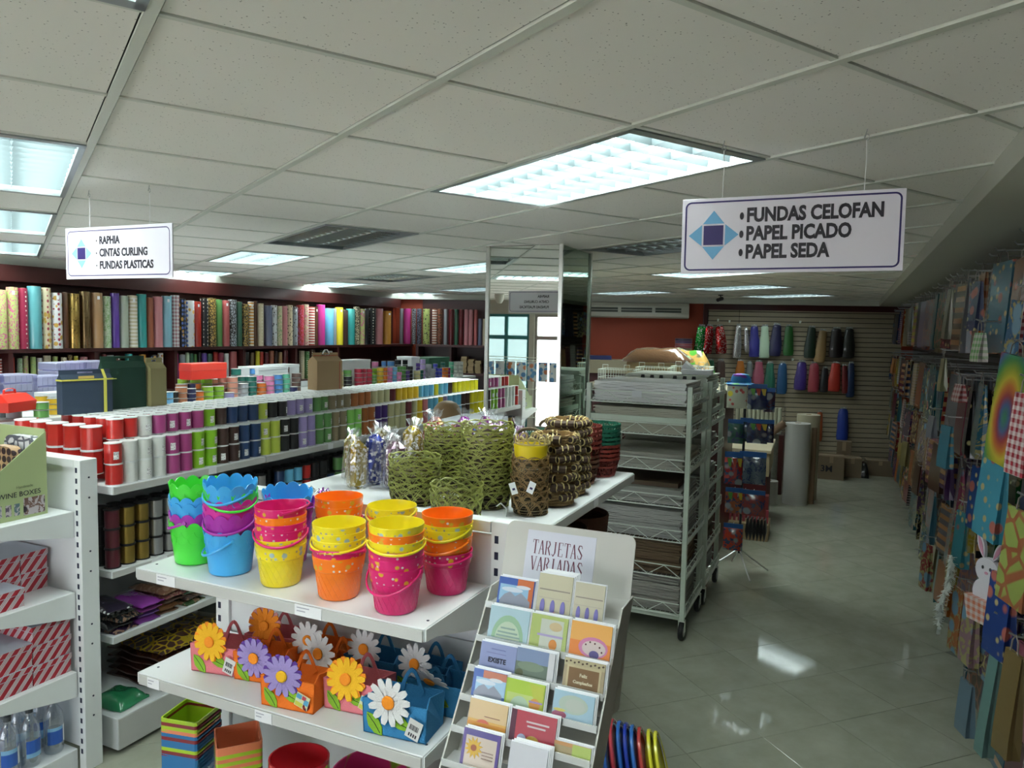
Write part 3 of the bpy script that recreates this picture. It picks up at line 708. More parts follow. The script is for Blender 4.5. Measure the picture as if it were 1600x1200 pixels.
for k, (a, b, yt, yb, cn, cc, fo, tl) in enumerate(CONF):
    A_ = farpt(a, (yt+yb)/2, .14); B_ = farpt(b, (yt+yb)/2, .14); wd = (B_-A_).length; top = farpt((a+b)/2, yt, .14); bot = farpt((a+b)/2, yb, .14)
    hh = top.z-bot.z
    row = 'upper' if yt < 530 else ('middle' if yt < 600 else 'lower')
    t = thing('shredded_paper_bag', 'clear bag of %s shred hanging in the %s row of the slat wall' % (cn, row), 'gift filler bag', (top.x, top.y, top.z), FANG, 'shredded paper bags on the slat wall')
    t.rotation_euler = (0, tl, FANG)
    mb = MB(); s1 = rnd.uniform(.75, 1.0)
    prof = [(.25, -hh), (.46, -hh*.985), (.53, -hh*.88), (.50, -hh*.6), (.48*s1, -hh*.3), (.42*s1, -hh*.12), (.34, -hh*.06), (.2, -hh*.03)]
    ph = rnd.uniform(0, 6)
    mb.lathe([(r*wd, z) for r, z in prof], 14, sy=.48, fn=lambda kk, a_, r, z: (r*(1+.05*math.sin(3*a_+z*22+ph)+.03*math.sin(7*a_+z*40)), z))
    obj('shred_filling', smooth(mb.mesh('shred_filling', foil if fo else shred)), t, col=cc)
    mb = MB(); mb.box((-.26*wd, -.006, -hh*.05), (.26*wd, .004, .012)); obj('header_card', mb.mesh('header_card', M('header_grey', (.33,.35,.34), .6)), t)
    mb = MB(); mb.tube([(0, -.05, .006), (0, .082, .002)], .003, 5); obj('peg', mb.mesh('peg', wire_white), t)
# bare pegs
for k, (px, py) in enumerate(((1123, 500), (1141, 502), (1252, 503), (1240, 562))):
    q = farpt(px, py, .12); t = thing('display_peg', 'empty white display peg on the slat wall, %s from the left' % nth((0, 1, 3, 2)[k]), 'peg', (q.x, q.y, q.z), FANG, 'empty pegs on the slat wall')
    mb = MB(); mb.tube([(0, 0, .015), (0, .0, 0), (0, .07, 0)], .005, 6); obj('rod', mb.mesh('rod', wire_white), t)
    mb = MB(); mb.box((-.012, .065, -.02), (.012, .07, .02)); obj('plate', mb.mesh('plate', wire_white), t)
# ------------------------------------------------------------------ gondola A (ribbon spools) and its end unit
pl_white = M('shelf_white', (.70,.72,.73), .3)
ticket_strip = M('ticket_strip', (.52,.52,.50), .3); ticket = M('price_ticket', (.78,.78,.80), .5); tick_ink = M('ticket_print', (.40,.40,.46), .6)
def upright(parent, x0, x1, y0, y1, zt, slots='front', name='upright', zb=0):
    """slotted steel post; slots pressed into the face towards -Y, screws on the +X face"""
    mb = MB(); mb.bbox((x0, y0, zb), (x1, y1, zt), .002); o = obj(name, mb.mesh(name, white_metal), parent)
    mb = MB(); z = zb+.08
    while z < zt-.05:
        mb.box((x0+.012, y0-.0012, z), (x0+.024, y0+.0, z+.022)); z += .047
    obj('slot', mb.mesh('slot', dark_hole), o)['kind'] = 'stuff'
    mb = MB(); z = zt-.08; k = 0
    while z > zb+.1:
        mb.m = Matrix.Translation((x1, (y0+y1)/2, z)) @ Matrix.Rotation(PI/2, 4, 'Y'); mb.lathe([(.0045, 0), (.0045, .0012)], 8); mb.m = None
        z -= .09 if k % 2 == 0 else .24; k += 1
    obj('screw_hole', mb.mesh('screw_hole', dark_hole), o)['kind'] = 'stuff'
    return o
def shelf(parent, a, b, zt, front, th=.033, name='shelf', tickets=(), mt=None):
    """shelf deck from corner a to b (x,y); front = '-y' or '+x': the edge with the ticket strip"""
    mb = MB(); mb.bbox((a[0], a[1], zt-th), (b[0], b[1], zt), .002); o = obj(name, mb.mesh(name, pl_white), parent)
    mb = MB()
    if front == '-y': mb.bbox((a[0]+.003, a[1]-.005, zt-th+.001), (b[0]-.003, a[1], zt-.003), .0015)
    elif front == '+x': mb.bbox((b[0], a[1]+.003, zt-th+.001), (b[0]+.005, b[1]-.003, zt-.003), .0015)
    else: mb.bbox((a[0]-.005, a[1]+.003, zt-th+.001), (a[0], b[1]-.003, zt-.003), .0015)
    e = obj('ticket_strip', mb.mesh('ticket_strip', ticket_strip), o)
    for t_, L in tickets:
        mb = MB()
        if front == '-y':
            mb.box((t_, a[1]-.0065, zt-th+.002), (t_+L, a[1]-.0052, zt-.002)); obj('price_ticket', mb.mesh('price_ticket', ticket), o)
            mb = MB()
            for r_ in range(2): mb.box((t_+L*.08, a[1]-.0070, zt-.012-r_*.009), (t_+L*(.55-.15*r_), a[1]-.0066, zt-.009-r_*.009))
            obj('ticket_print', mb.mesh('ticket_print', tick_ink), o)
        else:
            mb.box((b[0]+.0052, t_, zt-th+.002), (b[0]+.0065, t_+L, zt-.002)); obj('price_ticket', mb.mesh('price_ticket', ticket), o)
    return o
def bracket(parent, x, y0, y1, zt, name='bracket', mt=None):
    """tapering side bracket below a shelf that projects towards -Y from y1 to y0"""
    mb = MB(); prof = [(y1, zt), (y1, zt-.115), (y1-.06, zt-.105), (y0+.05, zt-.035), (y0, zt-.03), (y0, zt)]
    n = len(prof); vs = [(x-.0015, y, z) for y, z in prof]+[(x+.0015, y, z) for y, z in prof]
    mb.add(vs, [tuple(range(n)), tuple(range(2*n-1, n-1, -1))]+[(i, n+i, n+(i+1) % n, (i+1) % n) for i in range(n)])
    return obj(name, mb.mesh(name, white_metal), parent)
def panel(parent, a, b, name='back_panel', mt=None):
    mb = MB(); mb.box(a, b); return obj(name, mb.mesh(name, mt or pl_white), parent)

gaE = thing('shelf_unit', 'white steel end shelf unit with striped boxes at the left edge', 'shelving', (0, 0, 0), 0, 'white steel shop shelving')
upright(gaE, -3.045, -3.003, 2.105, 2.187, 1.405)
upright(gaE, -4.09, -4.05, 2.105, 2.187, 1.405)
for k in range(4):
    z = .10+.32*k; panel(gaE, (-4.05, 2.118, z), (-3.045, 2.125, z+.316))
panel(gaE, (-4.05, 2.105, 1.372), (-3.045, 2.187, 1.404), 'top_cap')
for zt in (1.176, .814, .453):
    shelf(gaE, (-4.04, 1.66), (-3.055, 2.104), zt, '-y'); bracket(gaE, -3.051, 1.66, 2.104, zt-.001); bracket(gaE, -4.044, 1.66, 2.104, zt-.001)
shelf(gaE, (-4.04, 1.64), (-3.055, 2.104), .098, '-y', .098, 'base_shelf')

gaM = thing('shelf_unit', 'long white steel shelf unit stacked with ribbon spools', 'shelving', (0, 0, 0), 0, 'white steel shop shelving')
YE = 6.3
panel(gaM, (-3.505, 2.25, .06), (-3.495, YE, 1.38), 'spine_panel')
for y in (3.2, 4.2, 5.2, YE-.03):
    mb = MB(); mb.bbox((-3.535, y, 0), (-3.465, y+.03, 1.4), .002); obj('upright', mb.mesh('upright', white_metal), gaM)
ys = [2.25, 3.215, 4.215, 5.215, YE]
for k in range(4):
    a, b = ys[k]+.002, ys[k+1]-.002
    shelf(gaM, (-3.49, a), (-2.995, b), 1.262, '+x', .038, tickets=((a+.55, .05),) if k < 2 else ())
    shelf(gaM, (-3.49, a), (-3.01, b), .868, '+x', .034, tickets=((2.46, .09),) if k == 0 else ())
    shelf(gaM, (-3.49, a), (-3.01, b), .560, '+x', .034)
    shelf(gaM, (-3.49, a), (-2.99, b), .175, '+x', .15, 'base_shelf')
    shelf(gaM, (-4.0, a), (-3.51, b), 1.262, '-x', .038)
    shelf(gaM, (-4.0, a), (-3.51, b), .868, '-x', .034)
    shelf(gaM, (-4.0, a), (-3.51, b), .175, '-x', .15, 'base_shelf')

# ribbon spools --------------------------------------------------------
SPC = {'red':(.55,.025,.02),'white':(.70,.71,.68),'mauve':(.40,.06,.22),'green':(.24,.52,.02),'brown':(.06,.028,.022),'navy blue':(.02,.05,.14),'lime':(.52,.62,.08),'black':(.02,.02,.022),
       'lilac':(.36,.29,.58),'leaf green':(.12,.30,.09),'taupe':(.27,.22,.13),'apple green':(.28,.70,.14),'copper':(.42,.14,.04),'purple':(.07,.03,.20),'cream':(.55,.53,.30),'maroon':(.14,.012,.02),
       'yellow':(.78,.52,.02),'sky blue':(.14,.48,.72),'lemon':(.75,.68,.02),'pink':(.55,.18,.22)}
seq = [('red',1),('white',3),('mauve',2),('green',2),('brown',2),('navy blue',2),('lime',2),('black',2),('lilac',2),('leaf green',2),('taupe',2),('apple green',2),('copper',2),('purple',2),('cream',3),('maroon',1),('cream',1),('yellow',1),('pink',1),('sky blue',2),('yellow',1),('lilac',1),('sky blue',3),('brown',2),('lemon',4)]
front = [c for c, n in seq for _ in range(n)]
seq3 = [('red',3),('white',1),('mauve',4),('green',1),('brown',1),('navy blue',3),('lime',1),('black',2),('lilac',3),('leaf green',2),('taupe',3),('copper',3),('cream',3),('maroon',1),('yellow',4),('sky blue',3),('lemon',1),('sky blue',2),('brown',1),('lemon',5)]
top3 = [c for c, n in seq3 for _ in range(n)]
SR, SH = .0385, .0975
def spool_parts():
    b = MB(); b.lathe([(SR*.965, .004), (SR*.972, SH*.5), (SR*.965, SH-.004)], 18)
    f = MB(); f.lathe([(SR*.3, 0), (SR, 0), (SR, .0035), (SR*.3, .0035)], 18)
    whole = MB(); whole.lathe([(SR*.965, .004), (SR*.965, SH-.004)], 12, 0, cap=(False, False))
    for z in (0, SH-.004): whole.lathe([(SR, z), (SR, z+.004)], 12, 1)
    return smooth(b.mesh('spool_body', oc_satin)), smooth(f.mesh('flange', white_metal), 30), smooth(whole.mesh('ribbon_spool', [oc_satin, label_white]), 30)
SB, SF, SWH = spool_parts()
lab = MB(); lab.m = None
def curved_label(r, a0, a1, z0, z1, mt, n=4):
    mb = MB(); vs = []
    for k in range(n+1):
        a = a0+(a1-a0)*k/n; vs += [(r*math.cos(a), r*math.sin(a), z0), (r*math.cos(a), r*math.sin(a), z1)]
    mb.add(vs, [(2*k, 2*k+2, 2*k+3, 2*k+1) for k in range(n)]); return mb.mesh('paper_label', mt)
def label_mat():
    m, n, l, p = nt('barcode_label'); tc = n.new('ShaderNodeTexCoord'); wv = n.new('ShaderNodeTexNoise'); wv.inputs['Scale'].default_value = 160
    l.new(tc.outputs['Object'], wv.inputs['Vector']); r = n.new('ShaderNodeValToRGB'); r.color_ramp.elements[0].position = .42; r.color_ramp.elements[1].position = .48
    r.color_ramp.elements[0].color = (.35,.33,.33,1); r.color_ramp.elements[1].color = (.8,.8,.8,1); l.new(wv.outputs['Fac'], r.inputs[0]); l.new(r.outputs[0], p.inputs['Base Color']); return m
BAR = label_mat()
LBL = curved_label(SR*.985, -.35, .30, .022, .058, BAR)
def spool(col_, loc, lab_, grp, parts=False, sticker=False):
    if parts:
        t = thing('ribbon_spool', lab_, 'ribbon spool', loc, rnd.uniform(-.5, .5), grp)
        obj('spool_body', SB, t, col=col_); obj('flange', SF, t); obj('flange', SF, t, (0, 0, SH-.0035))
        if sticker: obj('paper_label', LBL, t)
        return t
    o = obj('ribbon_spool', SWH, None, loc, (0, 0, rnd.uniform(0, 6)), col_); return tag(o, lab_, 'ribbon spool', grp)
Y0 = 2.295; PY = .0797; DZ = 1.2625
N_ = min(len(front), 48)
hid = MB()
def hide_spool(x, y, z):
    hid.m = Matrix.Translation((x, y, z)); hid.lathe([(SR*.965, .003), (SR*.965, SH-.003)], 8, 1 if y < 2.5 else 0, cap=(False, False)); hid.lathe([(SR, SH-.004), (SR, SH)], 8, 0)
cnt = {}
for k in range(N_):
    y = Y0+PY*k; c = front[k]
    for L in (0, 1):
        z = DZ+L*SH
        spool(SPC[c], (-3.040+rnd.uniform(-.003, .003), y+rnd.uniform(-.002, .002), z), '%s ribbon spool in the %s front row, %s along from the corner post' % (c, ('lower', 'upper')[L], nth(k)), 'curling ribbon spools in the front row', k < 26, rnd.random() < .45)
    c3 = top3[k] if k < len(top3) else 'lemon'
    if k == 0: continue
    for L in (1, 2):
        z = DZ+L*SH
        if L == 1: hide_spool(-3.122, y, DZ); hide_spool(-3.122, y, z); continue
        spool(SPC[c3], (-3.122+rnd.uniform(-.004, .004), y-.01, z), '%s ribbon spool on the top layer behind the front row, %s along' % (c3, nth(k)), 'curling ribbon spools on the top layer', k < 26, rnd.random() < .5)
    for r_, x in enumerate((-3.205, -3.288, -3.371, -3.452)):
        hide_spool(x, y, DZ); hide_spool(x, y, DZ+SH)
        z = DZ+2*SH
        if r_ < 2 and k < 34:
            c4 = c3 if k > 4 else ('red' if r_ == 0 or k < 2 else 'white')
            spool(SPC[c4], (x, y+rnd.uniform(-.004, .004), z), '%s ribbon spool on the top layer, %s row back, %s along' % (c4, ('third', 'fourth')[r_], nth(k)), 'curling ribbon spools on the top layer')
        else: hide_spool(x, y, z)
o = obj('spool_block', hid.mesh('spool_block', [label_white, M('red_ribbon', (.42,.02,.016), .4)])); tag(o, 'solid block of white-flanged ribbon spools behind the front rows', 'ribbon spool', None, 'stuff')
# spools on the end cap, at the left of the post: above the end unit
for k, x in enumerate((-3.172, -3.292, -3.412, -3.532, -3.652)):
    for L in (0, 1):
        o = obj('ribbon_spool', SWH, None, (x, 2.285, 1.302+.112*L), (0, 0, k), SPC['red'], (1.24, 1.24, 1.14)); tag(o, 'large red ribbon spool facing the end unit, %s layer, %s from the post' % (('lower', 'top')[L], nth(k)), 'ribbon spool', 'large red spools over the end unit')
# metallic spools on the second shelf
gold_w = M('gold_foil_ribbon', (.42,.29,.07), .3, .8, bump=.4, bscale=90); silver_w = M('silver_foil_ribbon', (.50,.50,.50), .3, .8, bump=.4, bscale=90)
msp = MB(); msp.lathe([(.036,0),(.036,.005)], 14, 1); msp.lathe([(.031,.005),(.032,.045),(.031,.087)], 14, 0, cap=(False,False)); msp.lathe([(.036,.087),(.036,.092)], 14, 1)
MSG = smooth(msp.mesh('metallic_spool', [gold_w, black]), 30); MSS = smooth(msp.mesh('metallic_spool', [silver_w, black]), 30); MSO = smooth(msp.mesh('metallic_spool', [oc_satin, black]), 30)
mseq = ['maroon','gold','gold','silver','silver','silver','black','brown','silver','black','gold','silver','silver','black','navy blue','sky blue','sky blue','red','black','black','navy blue','leaf green','leaf green','black','pewter','pewter','pewter','pewter','pewter','cream','cream','brown','cream','cream']
mcol = {'pewter':(.42,.46,.45), 'maroon':(.10,.01,.02)}
for k, c in enumerate(mseq):
    y = 2.30+.0790*k
    for L in range(3 if k % 7 != 6 else 2):
        for r_, x in enumerate((-3.065, -3.145)):
            if r_ == 1 and L < 1: continue
            nL = L
            if r_ == 1 and nL == 0: continue
            me = MSG if c == 'gold' else MSS if c == 'silver' else MSO
            z = .869+nL*.0925
            if r_ == 1: continue
            o = obj('metallic_spool', me, None, (x, y, z), (0, 0, rnd.uniform(0, 6)), mcol.get(c) or SPC.get(c) or (.5,.5,.5))
            tag(o, '%s spool with black flanges, %s layer of the second shelf, %s from the post' % ({'pewter':'pale grey'}.get(c, c+(' foil' if c in ('gold', 'silver') else '')), ('bottom', 'middle', 'top')[L], nth(k)), 'foil spool', 'black-flanged spools on the second shelf')
mb = MB()
for k in range(34):
    for L in range(3):
        mb.m = Matrix.Translation((-3.15, 2.30+.079*k, .869+L*.0925)); mb.add([v for v in msp.v], msp.f)
o = obj('spool_block', mb.mesh('spool_block', black)); tag(o, 'dark second row of spools on the second shelf', 'foil spool', None, 'stuff')

# third shelf: flat cellophane packs and crumpled print bags ------------
packm = [OC('pack_plain', .2, coat=1, bump=.6, bscale=40), OC('pack_dots', .2, coat=1, kind='dots', scale=30, c2=(.8,.8,.8), amt=.5), OC('pack_giraffe', .2, coat=1, kind='cells', scale=22, c2=(.40,.28,.02), amt=.55), OC('pack_floral', .2, coat=1, kind='floral', scale=20, c2=(.25,.15,.10), amt=.45)]
def wavy_pack(w, d, h, seed, nx=10, ny=8):
    r_ = random.Random(seed); mb = MB(); vs = []; fs = []
    ph = [r_.uniform(0, 6) for _ in range(4)]
    for s in (0, 1):
        for i in range(nx+1):
            for j in range(ny+1):
                u, v = i/nx, j/ny; e = min(1, 6*min(u, 1-u))*min(1, 6*min(v, 1-v))
                zz = (h*(.25+.75*e)*(1+.12*math.sin(9*u+ph[0])*math.cos(7*v+ph[1])) if s else h*.08*math.sin(5*u+ph[2])*e+.0005)
                vs.append(((u-.5)*w*(1+.03*math.sin(11*v+ph[3])), (v-.5)*d*(1+.03*math.sin(9*u+ph[0])), max(0.0005, zz)))
    K = (nx+1)*(ny+1)
    for i in range(nx):
        for j in range(ny):
            a = i*(ny+1)+j; b = a+ny+1
            fs.append((K+a, K+b, K+b+1, K+a+1)); fs.append((a, a+1, b+1, b))
    for i in range(nx):
        a = i*(ny+1); b = a+ny+1; fs.append((a, b, K+b, K+a)); a += ny; b += ny; fs.append((a, K+a, K+b, b))
    for j in range(ny):
        fs.append((j, K+j, K+j+1, j+1)); a = nx*(ny+1)+j; fs.append((a, a+1, K+a+1, K+a))
    mb.add(vs, fs); return mb
def crinkle_thing(name, label, cat, loc, rz, col_, mt, w, d, h, seed, grp=None, rot=None):
    o = obj(name, smooth(wavy_pack(w, d, h, seed).mesh(name, mt), 60), None, loc, rot or (0, 0, rz), col_); return tag(o, label, cat, grp)
flat = [(2.33,'black and white dotted',(.02,.02,.03),1,5),(2.47,'purple',(.16,.05,.22),0,4),(2.60,'brown printed',(.16,.09,.05),3,5),(2.74,'yellow and black',(.07,.07,.05),3,4),(2.88,'dark green',(.03,.13,.04),3,4),(3.02,'red',(.42,.03,.03),0,3),(3.16,'mauve striped',(.25,.10,.22),3,3),(3.32,'grey',(.25,.25,.24),3,3)]
for k, (y, n_, c, mi_, cnt_) in enumerate(flat):
    for s in range(cnt_):
        cc = tuple(min(1, max(0, v*rnd.uniform(.6, 1.5))) for v in c)
        crinkle_thing('cellophane_pack', '%s cellophane pack on the third shelf, %s in its pile' % (n_, nth(cnt_-1-s)), 'cellophane pack', (-3.15+rnd.uniform(-.01, .02), y+rnd.uniform(-.015, .015), .562+s*.0265), PI/2+rnd.uniform(-.12, .12), cc, packm[mi_ if s >= cnt_-2 else rnd.choice((0, 3))], .125, .24, .025, k*9+s, 'cellophane packs on the third shelf')
# base shelf: giraffe-print flat bags, green pack
for s in range(6):
    crinkle_thing('print_bag_pack', 'stack of dark brown animal-print packs on the base shelf, %s from the top' % nth(5-s), 'cellophane pack', (-3.22, 2.78, .178+s*.036), PI/2+rnd.uniform(-.04, .04), (.075,.025,.018), packm[2] if s == 5 else packm[0], .50, .40, .034, 90+s, 'animal-print packs on the base shelf')
for s in range(5):
    crinkle_thing('cellophane_pack', 'pale clear cellophane pack beside the animal prints, %s from the top' % nth(4-s), 'cellophane pack', (-3.22, 3.34, .178+s*.036), PI/2, (.30,.33,.30), packm[0], .48, .40, .034, 120+s, 'pale packs on the base shelf')
t = crinkle_thing('card_pack', 'green card pack in clear film at the front of the base shelf', 'cellophane pack', (-3.13, 2.37, .178), PI/2+.1, (.02,.22,.09), packm[0], .17, .20, .05, 77)

# ------------------------------------------------------------------ end unit A: wine box display, striped boxes, bottles
green_card = M('sage_card', (.36,.43,.21), .6, var=.03); green_in = M('sage_card_inside', (.30,.37,.17), .65)
wb = thing('display_box', 'sage green counter display box printed wine boxes', 'display box', (-3.112, 2.032, 1.177), 0)
hB, dB, wB = .355, .36, .40      # back height, depth to -y, width to -x
mb = MB(); t_ = .004
# right side (+X face): tall at back, cut diagonally to a low front
def yz_plate(mb, x0, x1, poly):
    n = len(poly); vs = [(x0, y, z) for y, z in poly]+[(x1, y, z) for y, z in poly]
    mb.add(vs, [tuple(range(n-1, -1, -1)), tuple(range(n, 2*n))]+[(i, (i+1) % n, n+(i+1) % n, n+i) for i in range(n)])
side = [(0, 0), (0, hB), (-.005, hB), (-.295, .133), (-dB, .13), (-dB, 0)]
yz_plate(mb, -t_, 0, side); obj('side_panel', mb.mesh('side_panel', green_card), wb)
mb = MB(); yz_plate(mb, -wB, -wB+t_, side); obj('side_panel', mb.mesh('side_panel', green_card), wb)
mb = MB(); mb.box((-wB+t_, -t_, 0), (-t_, 0, hB+.012)); obj('back_panel', mb.mesh('back_panel', green_card), wb)
mb = MB(); mb.box((-wB+t_, -dB, 0), (-t_, -dB+t_, .13)); mb.box((-wB+t_, -dB+t_, 0), (-t_, -t_, .004)); obj('front_panel', mb.mesh('front_panel', green_card), wb)
text('lettering', 'WINE BOXES', .030, ink, wb, (.0008, -.205, .105), (PI/2, 0, PI/2), ext=.0003, sx=1.0)
text('lettering', 'Handmade', .016, M('grey_ink', (.16,.19,.10), .6), wb, (.0008, -.13, .135), (PI/2, 0, PI/2), ext=.0003)
ph = OC('printed_photo', .4, kind='floral', scale=30, c2=(.45,.40,.42), amt=.5, c3=(.03,.02,.03))
for a, b, z0, z1, c in ((-.102, -.012, .012, .085, (.16,.09,.07)), (-.140, -.118, .018, .068, (.10,.16,.18)), (-.175, -.152, .020, .068, (.10,.08,.12)), (-.215, -.190, .022, .07, (.2,.2,.25))):
    mb = MB(); mb.box((.0003, a, z0), (.001, b, z1)); obj('printed_photo', mb.mesh('printed_photo', ph), wb, col=c)
pat_a = OC('quatrefoil_print', .45, kind='cells', scale=26, c2=(.09,.10,.13), amt=.8); pat_b = OC('petal_print', .45, kind='dots', scale=30, c2=(.03,.015,.02), amt=.75)
for k, (y, w_, h_, m_, c) in enumerate(((-.045, .20, .33, pat_a, (.60,.62,.64)), (-.10, .17, .29, pat_b, (.42,.27,.15)))):
    mb = MB(); mb.m = Matrix.Translation((-.115-.03*k, y, .004)) @ Matrix.Rotation(PI/2, 4, 'X')
    mb.prism(rounded(-w_/2, 0, w_/2, h_, .045), -.04, 0)
    o = obj('wine_gift_box', mb.mesh('wine_gift_box', m_), None, tuple(wb.location), (0, 0, 0), c)
    tag(o, ('white quatrefoil-patterned tall gift box inside the green display', 'tan and black petal-patterned gift box in front in the green display')[k], 'gift box')
stripe_b = OC('candy_stripe', .5, kind='dstripe', scale=9.5, c2=(.62,.55,.56), amt=.5)
def candy_mat():
    m, n, l, p = nt('candy_stripe_board'); tc = n.new('ShaderNodeTexCoord'); sp = n.new('ShaderNodeSeparateXYZ'); l.new(tc.outputs['Object'], sp.inputs[0])
    a = n.new('ShaderNodeMath'); a.operation = 'SUBTRACT'; 
    s1 = n.new('ShaderNodeMath'); s1.operation = 'MULTIPLY'; s1.inputs[1].default_value = .85; l.new(sp.outputs[2], s1.inputs[0])
    ad = n.new('ShaderNodeMath'); ad.operation = 'ADD'; l.new(sp.outputs[0], ad.inputs[0]); l.new(sp.outputs[1], ad.inputs[1])
    l.new(ad.outputs[0], a.inputs[0]); l.new(s1.outputs[0], a.inputs[1])
    q = n.new('ShaderNodeMath'); q.operation = 'MULTIPLY'; q.inputs[1].default_value = 21; l.new(a.outputs[0], q.inputs[0])
    f = n.new('ShaderNodeMath'); f.operation = 'FRACT'; l.new(q.outputs[0], f.inputs[0])
    r = n.new('ShaderNodeValToRGB'); r.color_ramp.interpolation = 'CONSTANT'; e = r.color_ramp.elements
    e[0].color = (.42,.02,.035,1); e[1].position = .45; e[1].color = (.62,.55,.56,1)
    for ps, c in ((.58, (.30,.12,.14,1)), (.63, (.64,.57,.58,1)), (.74, (.30,.12,.14,1)), (.79, (.64,.57,.58,1)), (.92, (.45,.06,.09,1))):
        x = e.new(ps); x.color = c
    l.new(f.outputs[0], r.inputs[0]); l.new(r.outputs[0], p.inputs['Base Color']); p.inputs['Roughness'].default_value = .45
    return m
CANDY = candy_mat(); lidtop = M('lid_white_board', (.50,.53,.62), .5)
def candy_box(x, y, z, w, d, h, lab_, lid=True, rz=0):
    t = thing('gift_box', lab_, 'gift box', (x, y, z), rz, 'red and white striped gift boxes')
    mb = MB(); mb.box((-w, -d, 0), (0, 0, h-.024)); obj('box_body', mb.mesh('box_body', CANDY), t)
    mb = MB(); mb.box((-w-.003, -d-.003, h-.024), (.003, .003, h-.0012), 0); mb.box((-w-.0032, -d-.0032, h-.0012), (.0032, .0032, h), 1); mb.box((-w-.0035, -d-.0035, h-.0255), (.0035, .0035, h-.0235), 1)
    obj('lid', mb.mesh('lid', [CANDY, lidtop]), t); return t
for s in range(2):
    candy_box(-3.227, 2.098, .815+s*.088, .24, .115, .0885, 'striped gift box on the middle shelf, far stack, %s' % ('bottom', 'top')[s])
    candy_box(-3.227, 1.978, .815+s*.088, .24, .115, .0885, 'striped gift box on the middle shelf, near stack behind the single box, %s' % ('bottom', 'top')[s])
candy_box(-3.085, 1.905, .815, .14, .16, .078, 'single white-lidded striped box at the front of the middle shelf')
for s in range(3):
    candy_box(-3.080, 2.098, .454+s*.0865, .24, .165, .085, 'striped gift box on the lower shelf, taller stack, %s of three' % ('bottom', 'middle', 'top')[s])
for s in range(2):
    candy_box(-3.080, 1.928, .454+s*.0965, .24, .19, .095, 'striped gift box on the lower shelf, shorter stack, %s of two' % ('bottom', 'top')[s])
for s in range(3):
    candy_box(-3.33, 1.90, .454+s*.0865, .24, .19, .085, 'striped gift box on the lower shelf, inner stack at the left, %s of three' % ('bottom', 'middle', 'top')[s])
bott = clear('bottle_plastic', (.90,.94,.98), .16, .05, milk=.10); blue_lab = OC('blue_label', .3, kind='hstripe', scale=2.2, c2=(.25,.5,.75), amt=.35)
water = clear('bottle_liquid', (.80,.88,.94), .05, .05, milk=.05)
bm = MB(); bm.lathe([(.036,0),(.039,.01),(.039,.15),(.036,.175),(.020,.205),(.013,.215),(.013,.232)], 18); BOT = smooth(bm.mesh('bottle_body', bott))
bm = MB(); bm.lathe([(.034,.004),(.0365,.012),(.0365,.10)], 14); LIQ = smooth(bm.mesh('liquid', water))
bm = MB(); bm.lathe([(.015,.232),(.015,.252),(.008,.256),(.008,.27)], 12); bm.box((-.004,-.03,.262),(.004,.012,.272)); CAP = smooth(bm.mesh('cap', M('clear_grey_cap', (.10,.11,.12), .3)), 30); CAPB = smooth(bm.mesh('cap', M('blue_cap', (.02,.03,.22), .4)), 30)
bl_ = curved_label(.0396, -1.1, .55, .045, .12, blue_lab, 6); wl_ = curved_label(.0396, .6, 1.4, .045, .12, label_white, 4)
for k, (x, y, cb) in enumerate(((-3.13, 2.045, 0), (-3.12, 1.935, 0), (-3.23, 2.05, 0), (-3.22, 1.95, 1), (-3.13, 1.85, 0), (-3.23, 1.86, 0), (-3.33, 2.05, 1), (-3.33, 1.95, 0))):
    t = thing('bottle', '%s on the base shelf' % ('clear bottle with blue label nearest the post', 'clear bottle with blue label, second from the post', 'clear bottle behind the nearest bottle', 'blue-capped bottle in the second row', 'front clear bottle, third from the post', 'clear bottle in the second row, third from the post', 'blue-capped bottle in the back row', 'clear bottle in the back row')[k], 'bottle', (x, y, .099), rnd.uniform(-.3, .3), 'clear bottles on the base shelf')
    obj('bottle_body', BOT, t); obj('liquid', LIQ, t); obj('cap', CAPB if cb else CAP, t); label_part(obj('paper_label', bl_, t, col=(.03,.12,.50)), 'blue label'); obj('barcode_label', wl_, t)

